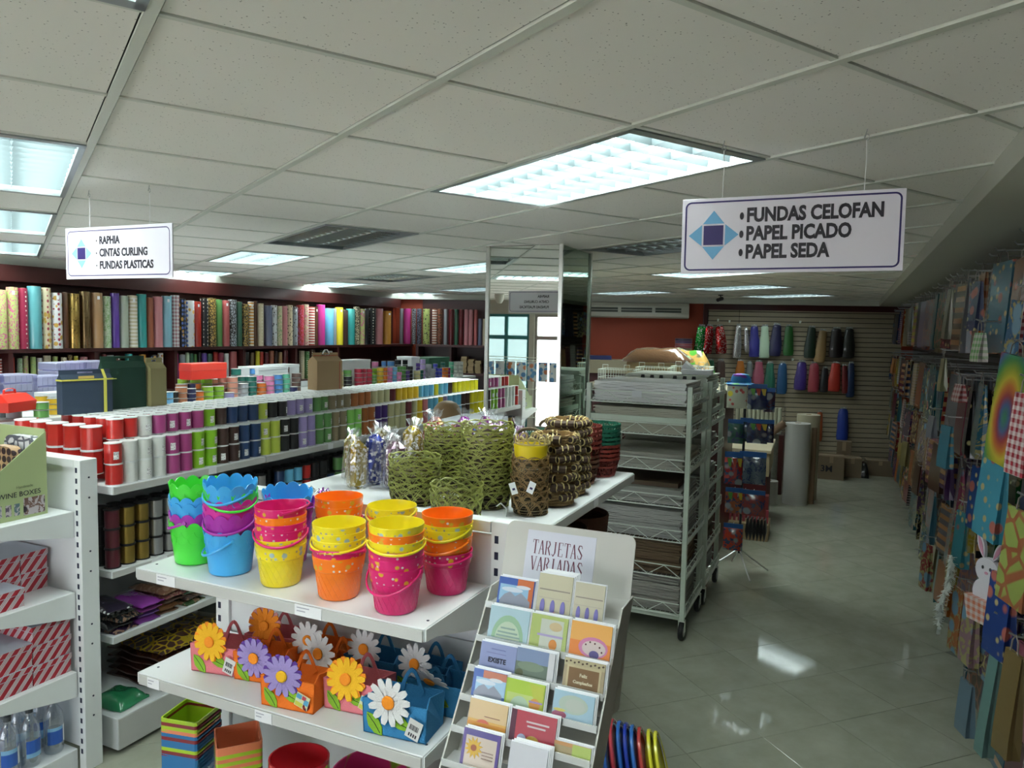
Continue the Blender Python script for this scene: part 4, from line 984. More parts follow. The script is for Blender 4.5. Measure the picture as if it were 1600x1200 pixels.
# ------------------------------------------------------------------ paper bags standing on the spools
def gable_bag(label, loc, rz, w, h, d, col_, cut=True, mt=None, band=None, cat='paper bag'):
    t = thing('paper_bag', label, cat, loc, rz)
    mb = MB()
    # body tapers to a flat top with a hand slot
    vs = [(-w/2,-d/2,0),(w/2,-d/2,0),(w/2,d/2,0),(-w/2,d/2,0),(-w/2,-d/2,h*.78),(w/2,-d/2,h*.78),(w/2,d/2,h*.78),(-w/2,d/2,h*.78)]
    mb.add(vs, [(0,3,2,1),(0,1,5,4),(1,2,6,5),(2,3,7,6),(3,0,4,7)])
    g_ = .004
    k = [(-w/2,-g_,h*.90),(w/2,-g_,h*.90),(w/2,g_,h*.90),(-w/2,g_,h*.90)]
    b0 = [(-w/2,-d/2,h*.78),(w/2,-d/2,h*.78),(w/2,d/2,h*.78),(-w/2,d/2,h*.78)]
    mb.add(b0+k, [(0,1,5,4),(2,3,7,6),(1,2,6,5),(3,0,4,7)])
    sw_, z0, z1, zt = w*.16, h*.915, h*.955, h
    for y0, y1 in ((-g_, g_),):
        mb.box((-w/2, y0, h*.90), (w/2, y1, z0)); mb.box((-w/2, y0, z0), (-sw_, y1, z1)); mb.box((sw_, y0, z0), (w/2, y1, z1)); mb.box((-w/2, y0, z1), (w/2, y1, zt))
    obj('bag_body', mb.mesh('bag_body', mt or oc_matte), t, col=col_)
    if band:
        mb = MB(); mb.box((-w/2-.003, -d/2-.004, h*.755), (w/2+.003, -d/2-.001, h*.79)); mb.box((-w/2-.004,-d/2-.004,h*.755),(-w/2-.001,d/2,h*.79)); 
        x = w*.31; mb.box((x, -d/2-.006, 0), (x+w*.06, -d/2-.003, h*.80)); mb.add([(x,-d/2-.006,h*.8),(x+w*.06,-d/2-.006,h*.8),(x+w*.05,-.008,h*1.0),(x-w*.01,-.008,h*1.0)], [(0,1,2,3)])
        mb.box((-w/2-.003, -d/2-.0045, h*.76), (w/2+.02, -d/2-.0015, h*.775))
        obj('yellow_strap', mb.mesh('yellow_strap', band), t)
        mb = MB(); mb.box((-.045, -d/2+.01, h*.80), (.03, -d/2+.014, h*.86)); o = obj('tag_sticker', mb.mesh('tag_sticker', M('amber_sticker', (.6,.42,.12), .5)), t); o.location = (0, -.012, 0)
    return t
top3z = DZ+3*SH+.001
q = onx(130, 655, -3.42)
gable_bag('tall navy blue paper bag tied with a yellow strap', (-3.42, 2.435, top3z), PI/2-.12, .245, .215, .05, (.030,.050,.085), band=M('yellow_tape', (.62,.58,.10), .5))
gable_bag('tall dark green paper bag with a cut-out handle', (-3.46, 2.675, top3z), PI/2-.05, .245, .275, .035, (.010,.045,.028))
gable_bag('olive tan paper bag standing behind the dark green one', (-3.46, 2.865, top3z), PI/2+.1, .11, .262, .07, (.30,.26,.12))
kb = gable_bag('kraft brown paper bag with a red stitched edge and string handle', (-3.44, 4.30, top3z), PI/2-.25, .22, .265, .11, (.36,.24,.12), mt=oc_matte)
mb = MB(); mb.tube([(-.03, -.008, .255), (-.012, -.008, .285), (.012, -.008, .285), (.03, -.008, .255)], .004, 5); obj('string_handle', mb.mesh('string_handle', label_white), kb)
mb = MB(); mb.box((-.105, -.0068, .243), (.105, -.0055, .247)); mb.box((.085, -.057, 0), (.089, -.0555, .20)); obj('red_stitching', mb.mesh('red_stitching', M('red_thread', (.45,.04,.03), .6)), kb)

# ------------------------------------------------------------------ gondola C with satin ribbon reels
gc = thing('shelf_unit', 'white steel shelf unit loaded with satin ribbon reels beyond the spools', 'shelving', (0, 0, 0), 0, 'white steel shop shelving')
for (xa, xb, fr_) in ((-5.33, -4.84, '+x'), (-5.85, -5.37, '-x')):
    for k in range(6):
        a = 1.9+k*1.25
        shelf(gc, (xa, a+.002), (xb, a+1.248), 1.36, fr_, .035); shelf(gc, (xa, a+.002), (xb, a+1.248), .90, fr_, .035); shelf(gc, (xa, a+.002), (xb, a+1.248), .16, fr_, .15, 'base_shelf')
panel(gc, (-5.36, 1.9, 0), (-5.34, 9.38, 1.42), 'spine_panel')
RR, RH = .050, .045
rb = MB(); rb.lathe([(RR*.93, .004), (RR*.93, RH-.004)], 14, 0, cap=(False, False)); rb.lathe([(RR, 0), (RR, .0015)], 14, 1); rb.lathe([(RR, RH-.0015), (RR, RH)], 14, 1)
satin_f = OC('reel_edge', .4); REEL = smooth(rb.mesh('ribbon_reel', [oc_satin, M('reel_card', (.45,.46,.45), .6)]), 30)
RC = {'black':(.012,.012,.015),'silver':(.38,.38,.42),'orange':(.75,.18,.02),'green':(.13,.36,.08),'yellow':(.75,.47,.03),'light blue':(.18,.45,.72),'copper':(.50,.19,.09),'navy':(.015,.02,.10),'lime':(.30,.58,.03),'peach':(.70,.30,.22),'lavender':(.35,.30,.60),
      'grey':(.40,.42,.46),'dark green':(.015,.15,.12),'pink':(.72,.22,.45),'blue':(.08,.26,.60),'mint':(.12,.48,.30),'brown':(.12,.07,.06),'crimson':(.50,.03,.07),'cream':(.66,.60,.30),'purple':(.09,.04,.26),'royal blue':(.07,.08,.60),'magenta':(.45,.03,.22),'white':(.66,.66,.62),'tan':(.30,.20,.09),'lilac':(.50,.38,.72)}
reels = [(6,660,'silver',0),(22,640,'silver',1),(10,636,'black',2),(48,652,'orange',0),(64,628,'green',0),(85,622,'yellow',1),(66,618,'yellow',2),(262,612,'light blue',0),(269,612,'black',0),(283,605,'copper',0),(284,600,'copper',1),(297,607,'navy',0),(297,599,'navy',1),(309,611,'orange',0),(305,599,'orange',1),
 (324,604,'lime',0),(341,603,'lime',0),(286,592,'lime',2),(306,592,'lime',2),(323,592,'lime',2),(338,592,'peach',2),(349,590,'peach',1),(363,589,'peach',0),(357,613,'lavender',-1),(380,599,'grey',0),(379,588,'dark green',1),(393,588,'dark green',0),(369,576,'dark green',2),(408,598,'orange',0),(404,586,'pink',1),(421,587,'pink',0),(434,585,'blue',0),(446,584,'mint',0),
 (398,575,'blue',2),(415,575,'mint',2),(428,575,'mint',2),(457,604,'navy',-1),(463,583,'brown',1),(445,573,'brown',2),(522,590,'dark green',-1),(528,574,'green',1),(530,580,'cream',0),(543,588,'black',-1),(543,578,'green',0),(541,566,'crimson',2),(552,565,'crimson',2),(560,576,'crimson',0),(568,576,'crimson',0),(577,576,'crimson',0),
 (584,586,'green',-1),(586,575,'lime',1),(594,574,'yellow',0),(601,574,'orange',0),(609,574,'pink',0),(615,573,'light blue',0),(586,565,'pink',2),(600,564,'blue',2),(611,564,'blue',1),(622,562,'black',2),(633,562,'black',2),(625,572,'green',1),(630,572,'green',0),(622,581,'pink',-1),(636,579,'purple',-1),(641,572,'black',0),(651,579,'cream',-1),(657,578,'dark green',-1),
 (655,567,'purple',1),(661,561,'lilac',0),(670,569,'grey',0),(675,576,'silver',-1),(680,568,'royal blue',0),(686,575,'royal blue',-1),(695,574,'orange',-1),(700,574,'magenta',-1),(692,566,'dark green',1),(705,565,'mint',0),(713,565,'white',0),(719,565,'white',0)]
for k, (px, py, c, row) in enumerate(reels):
    x = -4.905-.098*row if row >= 0 else -4.87
    p = onx(px, py, x)
    if row == -1: x = -4.865
    n_ = max(1, min(4, int(round((p.z-1.3605)/RH))))
    hh = (p.z-1.3605)/n_
    for L in range(n_):
        sc = hh/RH
        if L < n_-4: continue
        o = obj('ribbon_reel', REEL, None, (x+rnd.uniform(-.002, .002), p.y, 1.3605+L*hh), (0, 0, rnd.uniform(0, 6)), RC[c], (min(1, .62+.1*(px % 4)) if px > 560 else .97,)*2+(sc*.995,))
        tag(o, '%s satin ribbon reel, %s from the top, %s stack of the %s row' % (c, nth(n_-1-L), nth(sum(1 for q in reels[:k] if q[3] == row)), {-1:'foremost',0:'front',1:'middle',2:'back'}[row]), 'ribbon reel', 'satin ribbon reels in stacks')
rmb = MB()
for k, (px, py, c, row) in enumerate(reels):
    pass
# red gable boxes
def gable_box(label, loc, rz, w, h, d):
    t = thing('gable_box', label, 'gift box', loc, rz)
    mb = MB(); vs = [(-w/2,-d/2,0),(w/2,-d/2,0),(w/2,d/2,0),(-w/2,d/2,0),(-w/2-.006,-d/2-.006,h*.55),(w/2+.006,-d/2-.006,h*.55),(w/2+.006,d/2+.006,h*.55),(-w/2-.006,d/2+.006,h*.55),(-w/2+.01,-.03,h*.97),(w/2-.01,-.03,h*.97),(w/2-.01,.03,h*.97),(-w/2+.01,.03,h*.97)]
    mb.add(vs, [(0,3,2,1),(0,1,5,4),(1,2,6,5),(2,3,7,6),(3,0,4,7),(4,5,9,8),(5,6,10,9),(6,7,11,10),(7,4,8,11),(8,9,10,11)])
    obj('box_body', mb.mesh('box_body', M('red_card', (.72,.035,.02), .35)), t)
    mb = MB(); pts = [(-.05,0,h*.95),(-.045,0,h*1.2),(-.02,0,h*1.27),(.02,0,h*1.27),(.045,0,h*1.2),(.05,0,h*.95)]
    mb.tube(pts, .010, 4, flat=.25); mb.box((-.045,-.002,h*1.0),(.045,.002,h*1.10)); obj('handle', mb.mesh('handle', M('red_card', (.72,.035,.02), .35)), t)
    return t
q = onx(25, 642, -4.9); gable_box('red gable box with a carry handle on the reels at the left edge', (-4.93, q.y-.02, q.z), PI/2+.35, .24, .115, .17)
q = onx(318, 592, -4.98); 
mbx = thing('gift_box', 'plain red box lying on the lime and peach reels', 'gift box', (-4.98, q.y, q.z+.002), PI/2)
mb = MB(); mb.bbox((-.19, -.07, 0), (.19, .07, .10), .003); obj('box_body', mb.mesh('box_body', M('red_card', (.72,.035,.02), .35)), mbx)
mb = MB(); mb.bbox((-.193, -.073, .072), (.193, .073, .135), .004); obj('lid', mb.mesh('lid', M('red_card_lid', (.75,.06,.04), .3)), mbx)
# clear plastic boxes at the back left
binm = clear('lavender_clear_plastic', (.62,.62,.82), .10, .2, milk=.42)
k = 0
for (px, pyb, pyt, x) in ((-40,616,584,-5.60),(15,616,584,-5.60),(65,616,586,-5.60),(112,614,584,-5.60),(100,590,565,-5.75),(140,588,563,-5.75)):
    a = onx(px, pyb, x); b = onx(px, pyt, x); wd = .28
    t = thing('clear_box', 'clear lilac plastic box, %s' % ('far left of the front row', 'left of the front row above the red gable box', 'middle of the front row', 'right of the front row behind the navy bag', 'left of the upper row', 'right of the upper row')[k], 'plastic box', (x, a.y, 1.3605), 0, 'clear plastic boxes on the far shelf')
    nl = max(2, int((b.z-1.36)/.06)); hh = (b.z-1.36)/nl
    for L in range(nl):
        mb = MB(); mb.bbox((-.11, -wd/2, L*hh), (.11, wd/2, L*hh+hh-.004), .006)
        for v in range(1, 7): mb.box((.11, -wd/2+v*wd/7-.002, L*hh+.006), (.113, -wd/2+v*wd/7+.002, L*hh+hh-.01))
        obj('tray', mb.mesh('tray', binm), t)
    k += 1
wbx = M('white_carton', (.66,.68,.70), .5, var=.04); grx = M('green_carton', (.02,.09,.05), .5)
for (px, pyb, pyt, x, w_, d_, m_, lab_) in ((412,577,572,-5.15,.40,.25,wbx,'long flat white box behind the blue and mint reels'),(440,585,569,-5.22,.30,.2,wbx,'white box behind the brown reels'),(545,580,562,-5.15,.55,.2,wbx,'wide white box behind the crimson reels'),(638,572,557,-5.22,.20,.22,wbx,'cream white box beside the dark green one'),(672,576,558,-5.3,.55,.3,grx,'long dark green flat box behind the lilac reel'),(90,640,612,-5.12,.22,.16,wbx,'white carton behind the navy bag')):
    a = onx(px, pyb, x); b = onx(px, pyt, x); z0 = 1.3605
    t = thing('carton', lab_, 'box', (x, a.y, z0), 0); mb = MB(); mb.bbox((-d_/2, -w_/2, 0), (d_/2, w_/2, max(.05, b.z-z0-.03)), .002); obj('carton_body', mb.mesh('carton_body', m_), t)
    mb = MB(); mb.bbox((-d_/2-.003, -w_/2-.003, max(.05, b.z-z0-.03)), (d_/2+.003, w_/2+.003, max(.07, b.z-z0)), .002); obj('lid', mb.mesh('lid', m_), t)
# ------------------------------------------------------------------ gondola B: bucket end unit and basket shelf
gbE = thing('shelf_unit', 'white steel end shelf unit holding plastic buckets and felt flower bags', 'shelving', (0, 0, 0), 0, 'white steel shop shelving')
BYF, BYB = 1.508, 1.866
upright(gbE, -.903, -.838, BYB, BYB+.05, 1.459)
upright(gbE, -1.965, -1.905, BYB, BYB+.05, 1.38)
for k in range(4):
    z = .10+.33*k; panel(gbE, (-1.905, BYB+.012, z), (-.903, BYB+.02, z+.326))
panel(gbE, (-1.905, BYB-.002, 1.425), (-.905, BYB+.05, 1.457), 'top_cap')
for zt in (1.273, .950, .470):
    shelf(gbE, (-1.903, BYF), (-.905, BYB-.004), zt, '-y', .035, tickets=((-1.815, .075), (-1.30, .088)) if zt > 1 else ((-1.86, .05), (-1.44, .06)) if zt > .9 else ())
    for x in (-.901, -1.907): bracket(gbE, x, BYF, BYB-.004, zt-.001)
for zt in (1.273, .95):
    for x in (-1.88, -.925):
        mb = MB(); mb.m = Matrix.Translation((x, BYF+.05, zt)); mb.lathe([(.004, 0), (.004, .0008)], 8); obj('screw_hole', mb.mesh('screw_hole', dark_hole), gbE)
shelf(gbE, (-1.903, BYF-.02), (-.905, BYB), .12, '-y', .12, 'base_shelf')
gbM = thing('shelf_unit', 'white steel shelf unit whose top carries the stacked wicker baskets', 'shelving', (0, 0, 0), 0, 'white steel shop shelving')
DB = 1.380
shelf(gbM, (-1.40, 1.925), (-.845, 3.20), DB, '+x', .038, tickets=((2.62, .05),))
shelf(gbM, (-1.95, 1.925), (-1.405, 3.02), DB, '-x', .038)
shelf(gbM, (-1.40, 3.204), (-1.20, 3.75), DB, '+x', .038)
shelf(gbM, (-1.95, 3.024), (-1.405, 3.75), DB, '-x', .038)
for zt in (.96, .55): shelf(gbM, (-1.38, 1.925), (-.90, 3.02), zt, '+x', .034); shelf(gbM, (-1.95, 1.925), (-1.42, 3.02), zt, '-x', .034)
shelf(gbM, (-1.95, 1.925), (-.99, 3.0), .12, '+x', .12, 'base_shelf')
panel(gbM, (-1.405, 1.925, .14), (-1.397, 3.75, 1.342), 'spine_panel')
mb = MB(); mb.tube([(-.885, 1.93, 1.46), (-.883, 1.925, 1.485), (-.90, 1.922, 1.50), (-.915, 1.925, 1.488)], .0022, 5); t = thing('wire_hook', 'small bent wire hook on top of the bucket shelf post', 'hook', (0, 0, 0)); obj('wire', mb.mesh('wire', steel), t)

# buckets ---------------------------------------------------------------
def pl_bucket(name):
    m = OC(name, .28, coat=.25)
    p = m.node_tree.nodes['Principled BSDF']
    oi = [n for n in m.node_tree.nodes if n.type == 'OBJECT_INFO'][0]
    p.inputs['Transmission Weight'].default_value = 0
    p.inputs['Subsurface Weight'].default_value = .25; p.inputs['Subsurface Radius'].default_value = (.02, .02, .02); p.inputs['Subsurface Scale'].default_value = .05
    return m
BUCK = pl_bucket('translucent_plastic')
band_m = OC('sticker_band', .3, kind='dots', scale=62, c2=(.72,.62,.60), amt=.36, c3=(.75,.42,.03)); band_y = OC('sticker_band_faint', .3, kind='dots', scale=62, c2=(.45,.40,.25), amt=.36, c3=(.38,.50,.48))
def scallop_bucket():
    mb = MB(); n = 60; H = .132; rb_, rt = .060, .0735
    def fn(k, a, r, z):
        s = abs(math.sin(a*6)) ** .7
        if k == 3: return r, z-.012+.014*s
        if k == 4: return r, z-.012+.014*s
        return r, z
    mb.lathe([(rb_-.004, 0), (rb_, .004), (rt*.97, H*.78), (rt+.003, H), (rt, H), (rb_-.002, .008), (0.001, .008)], n, fn=fn, cap=(True, False))
    # fish-scale relief rows
    for row in range(2):
        for k in range(12):
            a0 = 2*PI*(k+.5*row)/12; zc = H*.80-row*.022; pts = []
            for j in range(7):
                t = -1+2*j/6; a = a0+t*PI/12; z = zc-.018*(1-t*t)**.5; r = rb_+(rt-rb_)*z/H+.0012; pts.append((r*math.cos(a), r*math.sin(a), z))
            mb.tube(pts, .0011, 3)
    return smooth(mb.mesh('bucket_body', BUCK), 35)
def cone_bucket():
    mb = MB(); n = 40; H = .118; rb_, rt = .0535, .0715
    mb.lathe([(rb_-.004, 0), (rb_, .004), (.0635, H*.66), (.0665, H*.68), (rt, H-.003), (rt, H), (rt-.002, H), (.0645, H*.68), (rb_-.002, .007), (.001, .007)], n, cap=(True, False))
    # waffle ridges
    for k in range(22):
        for s in (1, -1):
            pts = []
            for j in range(7):
                t = j/6; a = 2*PI*k/22+s*t*.62; r = rb_+(.0635-rb_)*t+.0004; pts.append((r*math.cos(a), r*math.sin(a), .006+t*H*.62))
            mb.tube(pts, .0007, 3)
    return smooth(mb.mesh('bucket_body', BUCK), 40)
def cone_band():
    mb = MB(); mb.lathe([(.0672, .083), (.0716, .1135)], 40, cap=(False, False)); return smooth(mb.mesh('printed_band', band_m)), smooth(mb.mesh('printed_band', band_y))
SCB, CNB = scallop_bucket(), cone_bucket(); CBA, CBB = cone_band()
def handle_mesh(r, drop, h):
    mb = MB(); pts = []
    for k in range(17):
        a = PI*k/16; x = math.cos(a)*(r+.003); y = -math.sin(a)*(r+.006)
        pts.append((x, y, h-drop*math.sin(a)))
    mb.tube(pts, .0026, 6, flat=1.5)
    for s in (1, -1): mb.m = Matrix.Translation((s*(r+.002), 0, h)) @ Matrix.Rotation(PI/2, 4, 'Y'); mb.lathe([(.006, -.002), (.006, .003)], 10); mb.m = None
    return smooth(mb.mesh('handle', BUCK), 50)
HNS = [handle_mesh(.072, d, .108) for d in (.05, .015, -.012, .03)]
BC = {'green':(.07,.72,.05),'blue':(.06,.42,.85),'purple':(.42,.03,.42),'magenta':(.68,.03,.36),'hot pink':(.72,.015,.17),'orange':(1.0,.22,.01),'yellow':(.88,.72,.02)}
BWORD = ('bottom', 'second', 'third', 'fourth', 'fifth', 'sixth', 'seventh')
def bucket(kind, c, loc, lab_, grp, hi=0, hrz=0, rot=(0, 0, 0), hc=None, handle=True):
    t = thing('toy_bucket', lab_, 'bucket', loc, 0, grp, rot)
    obj('bucket_body', SCB if kind == 's' else CNB, t, col=BC[c])
    if kind == 'c': obj('printed_band', CBB if c == 'yellow' else CBA, t, rot=(0, 0, rnd.uniform(0, 6)), col=BC[c])
    if handle: obj('handle', HNS[hi % 4], t, rot=(0, 0, hrz), col=BC[hc or c])
    return t
stacks = [
 ('s', 'left scalloped stack', (-1.808, 1.640), [('green',0,0),('purple',.026,0),('blue',.060,0),('blue',.078,0),('green',.118,0)], {1:(3,-.9),4:(1,2.4)}),
 ('s', 'second scalloped stack', (-1.640, 1.615), [('blue',0,0),('purple',.050,0),('magenta',.072,0),('magenta',.090,.0),('green',.118,.03),('blue',.142,.07)], {0:(0,-.3),1:(3,.25),4:(3,.6),5:(3,.3)}),
 ('s', 'tilted rear scalloped stack', (-1.560, 1.765), [('purple',0,0),('magenta',.040,.05),('purple',.07,.12),('blue',.095,.16)], {2:(2,.6)}),
 ('c', 'stack with the hot pink top', (-1.440, 1.606), [('yellow',0,0),('yellow',.018,0),('hot pink',.043,0),('hot pink',.062,0),('orange',.083,0),('hot pink',.106,0)], {2:(3,.5),5:(2,2.6)}),
 ('c', 'front middle stack with yellow top', (-1.232, 1.600), [('orange',0,0),('hot pink',.020,0),('yellow',.045,0),('yellow',.066,0),('yellow',.085,0)], {1:(2,.2),2:(1,.1)}),
 ('c', 'front right stack, pink below yellow', (-1.040, 1.588), [('hot pink',0,0),('hot pink',.028,0),('hot pink',.048,0),('yellow',.070,0),('orange',.090,0),('yellow',.110,0)], {0:(0,.15),3:(1,.2)}),
 ('c', 'orange-topped stack by the post', (-.992, 1.770), [('hot pink',0,0),('orange',.042,0),('yellow',.065,0),('yellow',.078,0),('orange',.102,0)], {0:(1,.2),1:(3,.1),3:(3,-.3)}),
 ('c', 'rear stack behind the pink-topped one', (-1.375, 1.785), [('hot pink',0,0),('hot pink',.04,0),('orange',.080,0),('orange',.104,0)], {}),
 ('c', 'rear middle stack with yellow top', (-1.185, 1.785), [('orange',0,0),('orange',.045,0),('orange',.072,0),('yellow',.098,0)], {3:(3,.4)})]
for knd, nm, (bx_, by_), seq_, hs in stacks:
    for i, (c, dz, tilt) in enumerate(seq_):
        h_ = hs.get(i)
        bucket(knd, c, (bx_, by_, 1.2742+dz), '%s plastic bucket, %s in the %s' % (c, 'topmost' if i == len(seq_)-1 else BWORD[i], nm), 'nested plastic buckets', h_[0] if h_ else 0, h_[1] if h_ else 0, (tilt*.4, tilt, rnd.uniform(-.4, .4)), handle=bool(h_))

# felt flower bags -------------------------------------------------------
felt = OC('felt', .95, bump=.5, bscale=300)
def petal_mesh(L, w, th=.002):
    mb = MB(); pts = []
    for k in range(7): 
        t = k/6; pts.append((w*max(.02, math.sin(PI*(.10+t*.84)))**.5*(.5+.5*t), L*t))
    poly = [(x, y) for x, y in pts]+[(-x, y) for x, y in reversed(pts)]
    mb.prism(poly, -th/2, th/2); return mb.mesh('petal', felt)
PET_A, PET_B = petal_mesh(.050, .0115), petal_mesh(.060, .013)
dm = MB(); dm.lathe([(.0165, 0), (.0165, .003), (.013, .005)], 18); DISC = dm.mesh('flower_centre', felt)
lm2 = MB(); lm2.prism([(0,0),(.014,.012),(.030,.016),(.050,.012),(.066,0),(.050,-.014),(.028,-.017),(.012,-.010)], -.001, .001); LEAF = lm2.mesh('leaf', felt)
vm = MB(); vm.tube([(.004,0,.0015),(.03,.002,.0018),(.058,0,.0015)], .0008, 3); VEIN = vm.mesh('leaf_vein', black)
def felt_bag(loc, rz, bc, pc, cc, lab_, pc2=None, grp='felt flower bags', tagc=True, bug=False, bend=.0, fz=.095, sticker=False, s=1.0):
    t = thing('felt_bag', lab_, 'felt bag', loc, rz, grp); t.scale = (s, s, s)
    w_, d_, h_ = .165, .10, .085; th = .003
    mb = MB()
    mb.box((-w_/2, -d_/2, 0), (w_/2, d_/2, th))
    for y in (-d_/2, d_/2-th):
        mb.add([(-w_/2,y,0),(w_/2,y,0),(w_/2+.004,y,h_),(-w_/2-.004,y,h_),(-w_/2,y+th,0),(w_/2,y+th,0),(w_/2+.004,y+th,h_),(-w_/2-.004,y+th,h_)], [(0,1,2,3),(7,6,5,4),(0,4,5,1),(1,5,6,2),(2,6,7,3),(3,7,4,0)])
    for s in (1, -1):
        x = s*w_/2
        mb.add([(x,-d_/2,0),(x,d_/2,0),(x+s*.004,d_/2,h_),(x-s*.012,0,h_+.002),(x+s*.004,-d_/2,h_),(x-s*th,-d_/2,0),(x-s*th,d_/2,0),(x+s*.001,d_/2,h_),(x-s*.015,0,h_+.002),(x+s*.001,-d_/2,h_)], [(0,1,2,3,4),(9,8,7,6,5),(0,4,9,5),(1,6,7,2),(2,7,8,3),(3,8,9,4),(0,5,6,1)])
    obj('bag_body', mb.mesh('bag_body', felt), t, col=bc)
    for y in (-d_/2+.006, d_/2-.006):
        mb = MB(); pts = [(-.035+.07*k/10, y, h_-.012+.058*math.sin(PI*k/10)) for k in range(11)]
        vs = []; fs = []
        for (x, yy, z) in pts: vs += [(x, yy-.0015, z), (x, yy+.0015, z), (x*.72, yy+.0015, z-.011), (x*.72, yy-.0015, z-.011)]
        for i in range(10):
            for q_ in range(4): fs.append((i*4+q_, i*4+(q_+1) % 4, i*4+4+(q_+1) % 4, i*4+4+q_))
        mb.add(vs, fs); obj('handle', mb.mesh('handle', felt), t, col=bc)
    fl = thing('flower', None, None, (-.012, -d_/2-.003, fz)); fl.parent = t
    # flower as one part, petals as its sub-parts
    fl.rotation_euler = (PI/2-bend, 0, rnd.uniform(-.1, .1))
    if pc2:
        for k in range(12): obj('petal', PET_B, fl, (0, 0, 0), (0, 0, 2*PI*(k+.5)/12), pc2)
    for k in range(13):
        a = 2*PI*k/13; obj('petal', PET_A, fl, (-.008*math.sin(a), .008*math.cos(a), .003), (.0, 0, a), pc)
    obj('flower_centre', DISC, fl, (0, 0, .005), col=cc)
    lf = obj('leaf', LEAF, t, (-.072, -d_/2-.002, .052), (PI/2, .9, 0), (.25,.48,.03)); obj('leaf_vein', VEIN, lf)
    lf = obj('leaf', LEAF, t, (.045, -d_/2-.002, .030), (PI/2, PI+.35, 0), (.25,.48,.03)); obj('leaf_vein', VEIN, lf)
    if bug:
        mb = MB(); mb.lathe([(.013,0),(.010,.003)], 12, 0, c=(0,0,0), sx=.8); mb.lathe([(.006,0),(.005,.003)], 8, 1, c=(0,.014,0)); mb.box((-.0008,-.012,.0031),(.0008,.012,.0034),1)
        for x, y in ((.005,.004),(-.005,.003),(.004,-.005),(-.004,-.006)): mb.lathe([(.0018,.003),(.0018,.0036)], 6, 1, c=(x,y,0))
        obj('ladybird', mb.mesh('ladybird', [M('bug_red', (.30,.01,.01), .6), black]), t, (.062, -d_/2-.003, .020), (PI/2, 0, .3))
    if tagc:
        mb = MB(); mb.box((-.018,-.0006,-.026),(.018,.0006,.026)); tg = obj('price_tag', mb.mesh('price_tag', M('tag_card', (.66,.66,.64), .5)), t, (.055, -d_/2-.007, .034), (.1, .35, 0))
        mb = MB()
        for j in range(9): mb.box((-.012+j*.0027,-.0012,-.002),(-.0108+j*.0027+(.0006 if j % 3 == 0 else 0),-.0007,.012))
        for j in range(4): mb.box((-.010+j*.006,-.0012,-.020),(-.0065+j*.006,-.0007,-.011))
        obj('barcode', mb.mesh('barcode', ink), tg)
    if sticker:
        mb = MB(); mb.box((-.021,-.0006,-.021),(.021,.0006,.021),0)
        mb.box((-.020,-.0012,.004),(-.004,-.0007,.018),1); mb.box((.006,-.0012,-.006),(.020,-.0007,.010),1); mb.box((-.019,-.0012,-.019),(.004,-.0007,-.006),2); mb.box((-.002,-.0012,.006),(.010,-.0007,.018),3)
        obj('sticker', mb.mesh('sticker', [M('sticker_cream', (.62,.66,.42), .5), M('sticker_blue', (.10,.38,.60), .5), M('sticker_yellow', (.60,.60,.08), .5), M('bug_red2', (.5,.05,.08), .6)]), t, (.052, -d_/2-.007, .035), (.1, .35, 0))
    return t
fc = {'pink':(.80,.22,.26),'orange':(.90,.19,.015),'blue':(.035,.22,.46)}
OR, YE_, VI, LV, WH = (.95,.30,.02), (.92,.50,.02), (.13,.05,.32), (.36,.28,.60), (.74,.74,.74)
Z2 = .9512
felt_bag((-1.700, 1.650, Z2), .16, fc['pink'], YE_, OR, 'pink felt bag with an orange-yellow flower at the left end of its shelf', OR, bend=.05, fz=.10)
felt_bag((-1.545, 1.668, Z2), .18, fc['orange'], LV, OR, 'orange felt bag with a small purple flower, second from the left', VI, bend=.0, fz=.075, sticker=False, tagc=False)
felt_bag((-1.362, 1.585, Z2), .12, fc['orange'], LV, YE_, 'orange felt bag with a large purple flower and cartoon tag, third from the left', VI, tagc=False, bug=True, sticker=True)
felt_bag((-1.195, 1.648, Z2), .10, fc['pink'], YE_, OR, 'pink felt bag with an orange and yellow flower and ladybird, middle of the front row', OR, tagc=False, bug=True, sticker=True, bend=.15)
felt_bag((-1.020, 1.600, Z2), .10, fc['blue'], WH, OR, 'blue felt bag with a large white daisy and barcode tag, right front', None, bend=.02, fz=.088, s=1.08)
felt_bag((-.985, 1.745, Z2), .03, fc['blue'], WH, OR, 'blue felt bag behind the daisy bag at the right end', None, bend=-.7, tagc=False)
felt_bag((-1.610, 1.780, Z2), .2, fc['pink'], OR, OR, 'pink felt bag in the back row, left', (.70,.30,.30), tagc=False, bend=.1, fz=.12)
felt_bag((-1.430, 1.775, Z2), .1, fc['orange'], WH, OR, 'orange felt bag with a white daisy in the back row', None, tagc=False, bend=.0, fz=.11)
felt_bag((-1.330, 1.705, Z2), .0, fc['orange'], WH, OR, 'orange felt bag with a white daisy behind the purple flower', None, tagc=False, bend=.1, fz=.115)
felt_bag((-1.235, 1.790, Z2), .05, fc['blue'], WH, OR, 'blue felt bag with a white daisy in the middle of the back row', None, tagc=False, bend=.1, fz=.115)
felt_bag((-1.065, 1.800, Z2), .0, fc['blue'], WH, OR, 'blue felt bag with a white daisy near the right end of the back row', None, tagc=False, bend=.1, fz=.10)

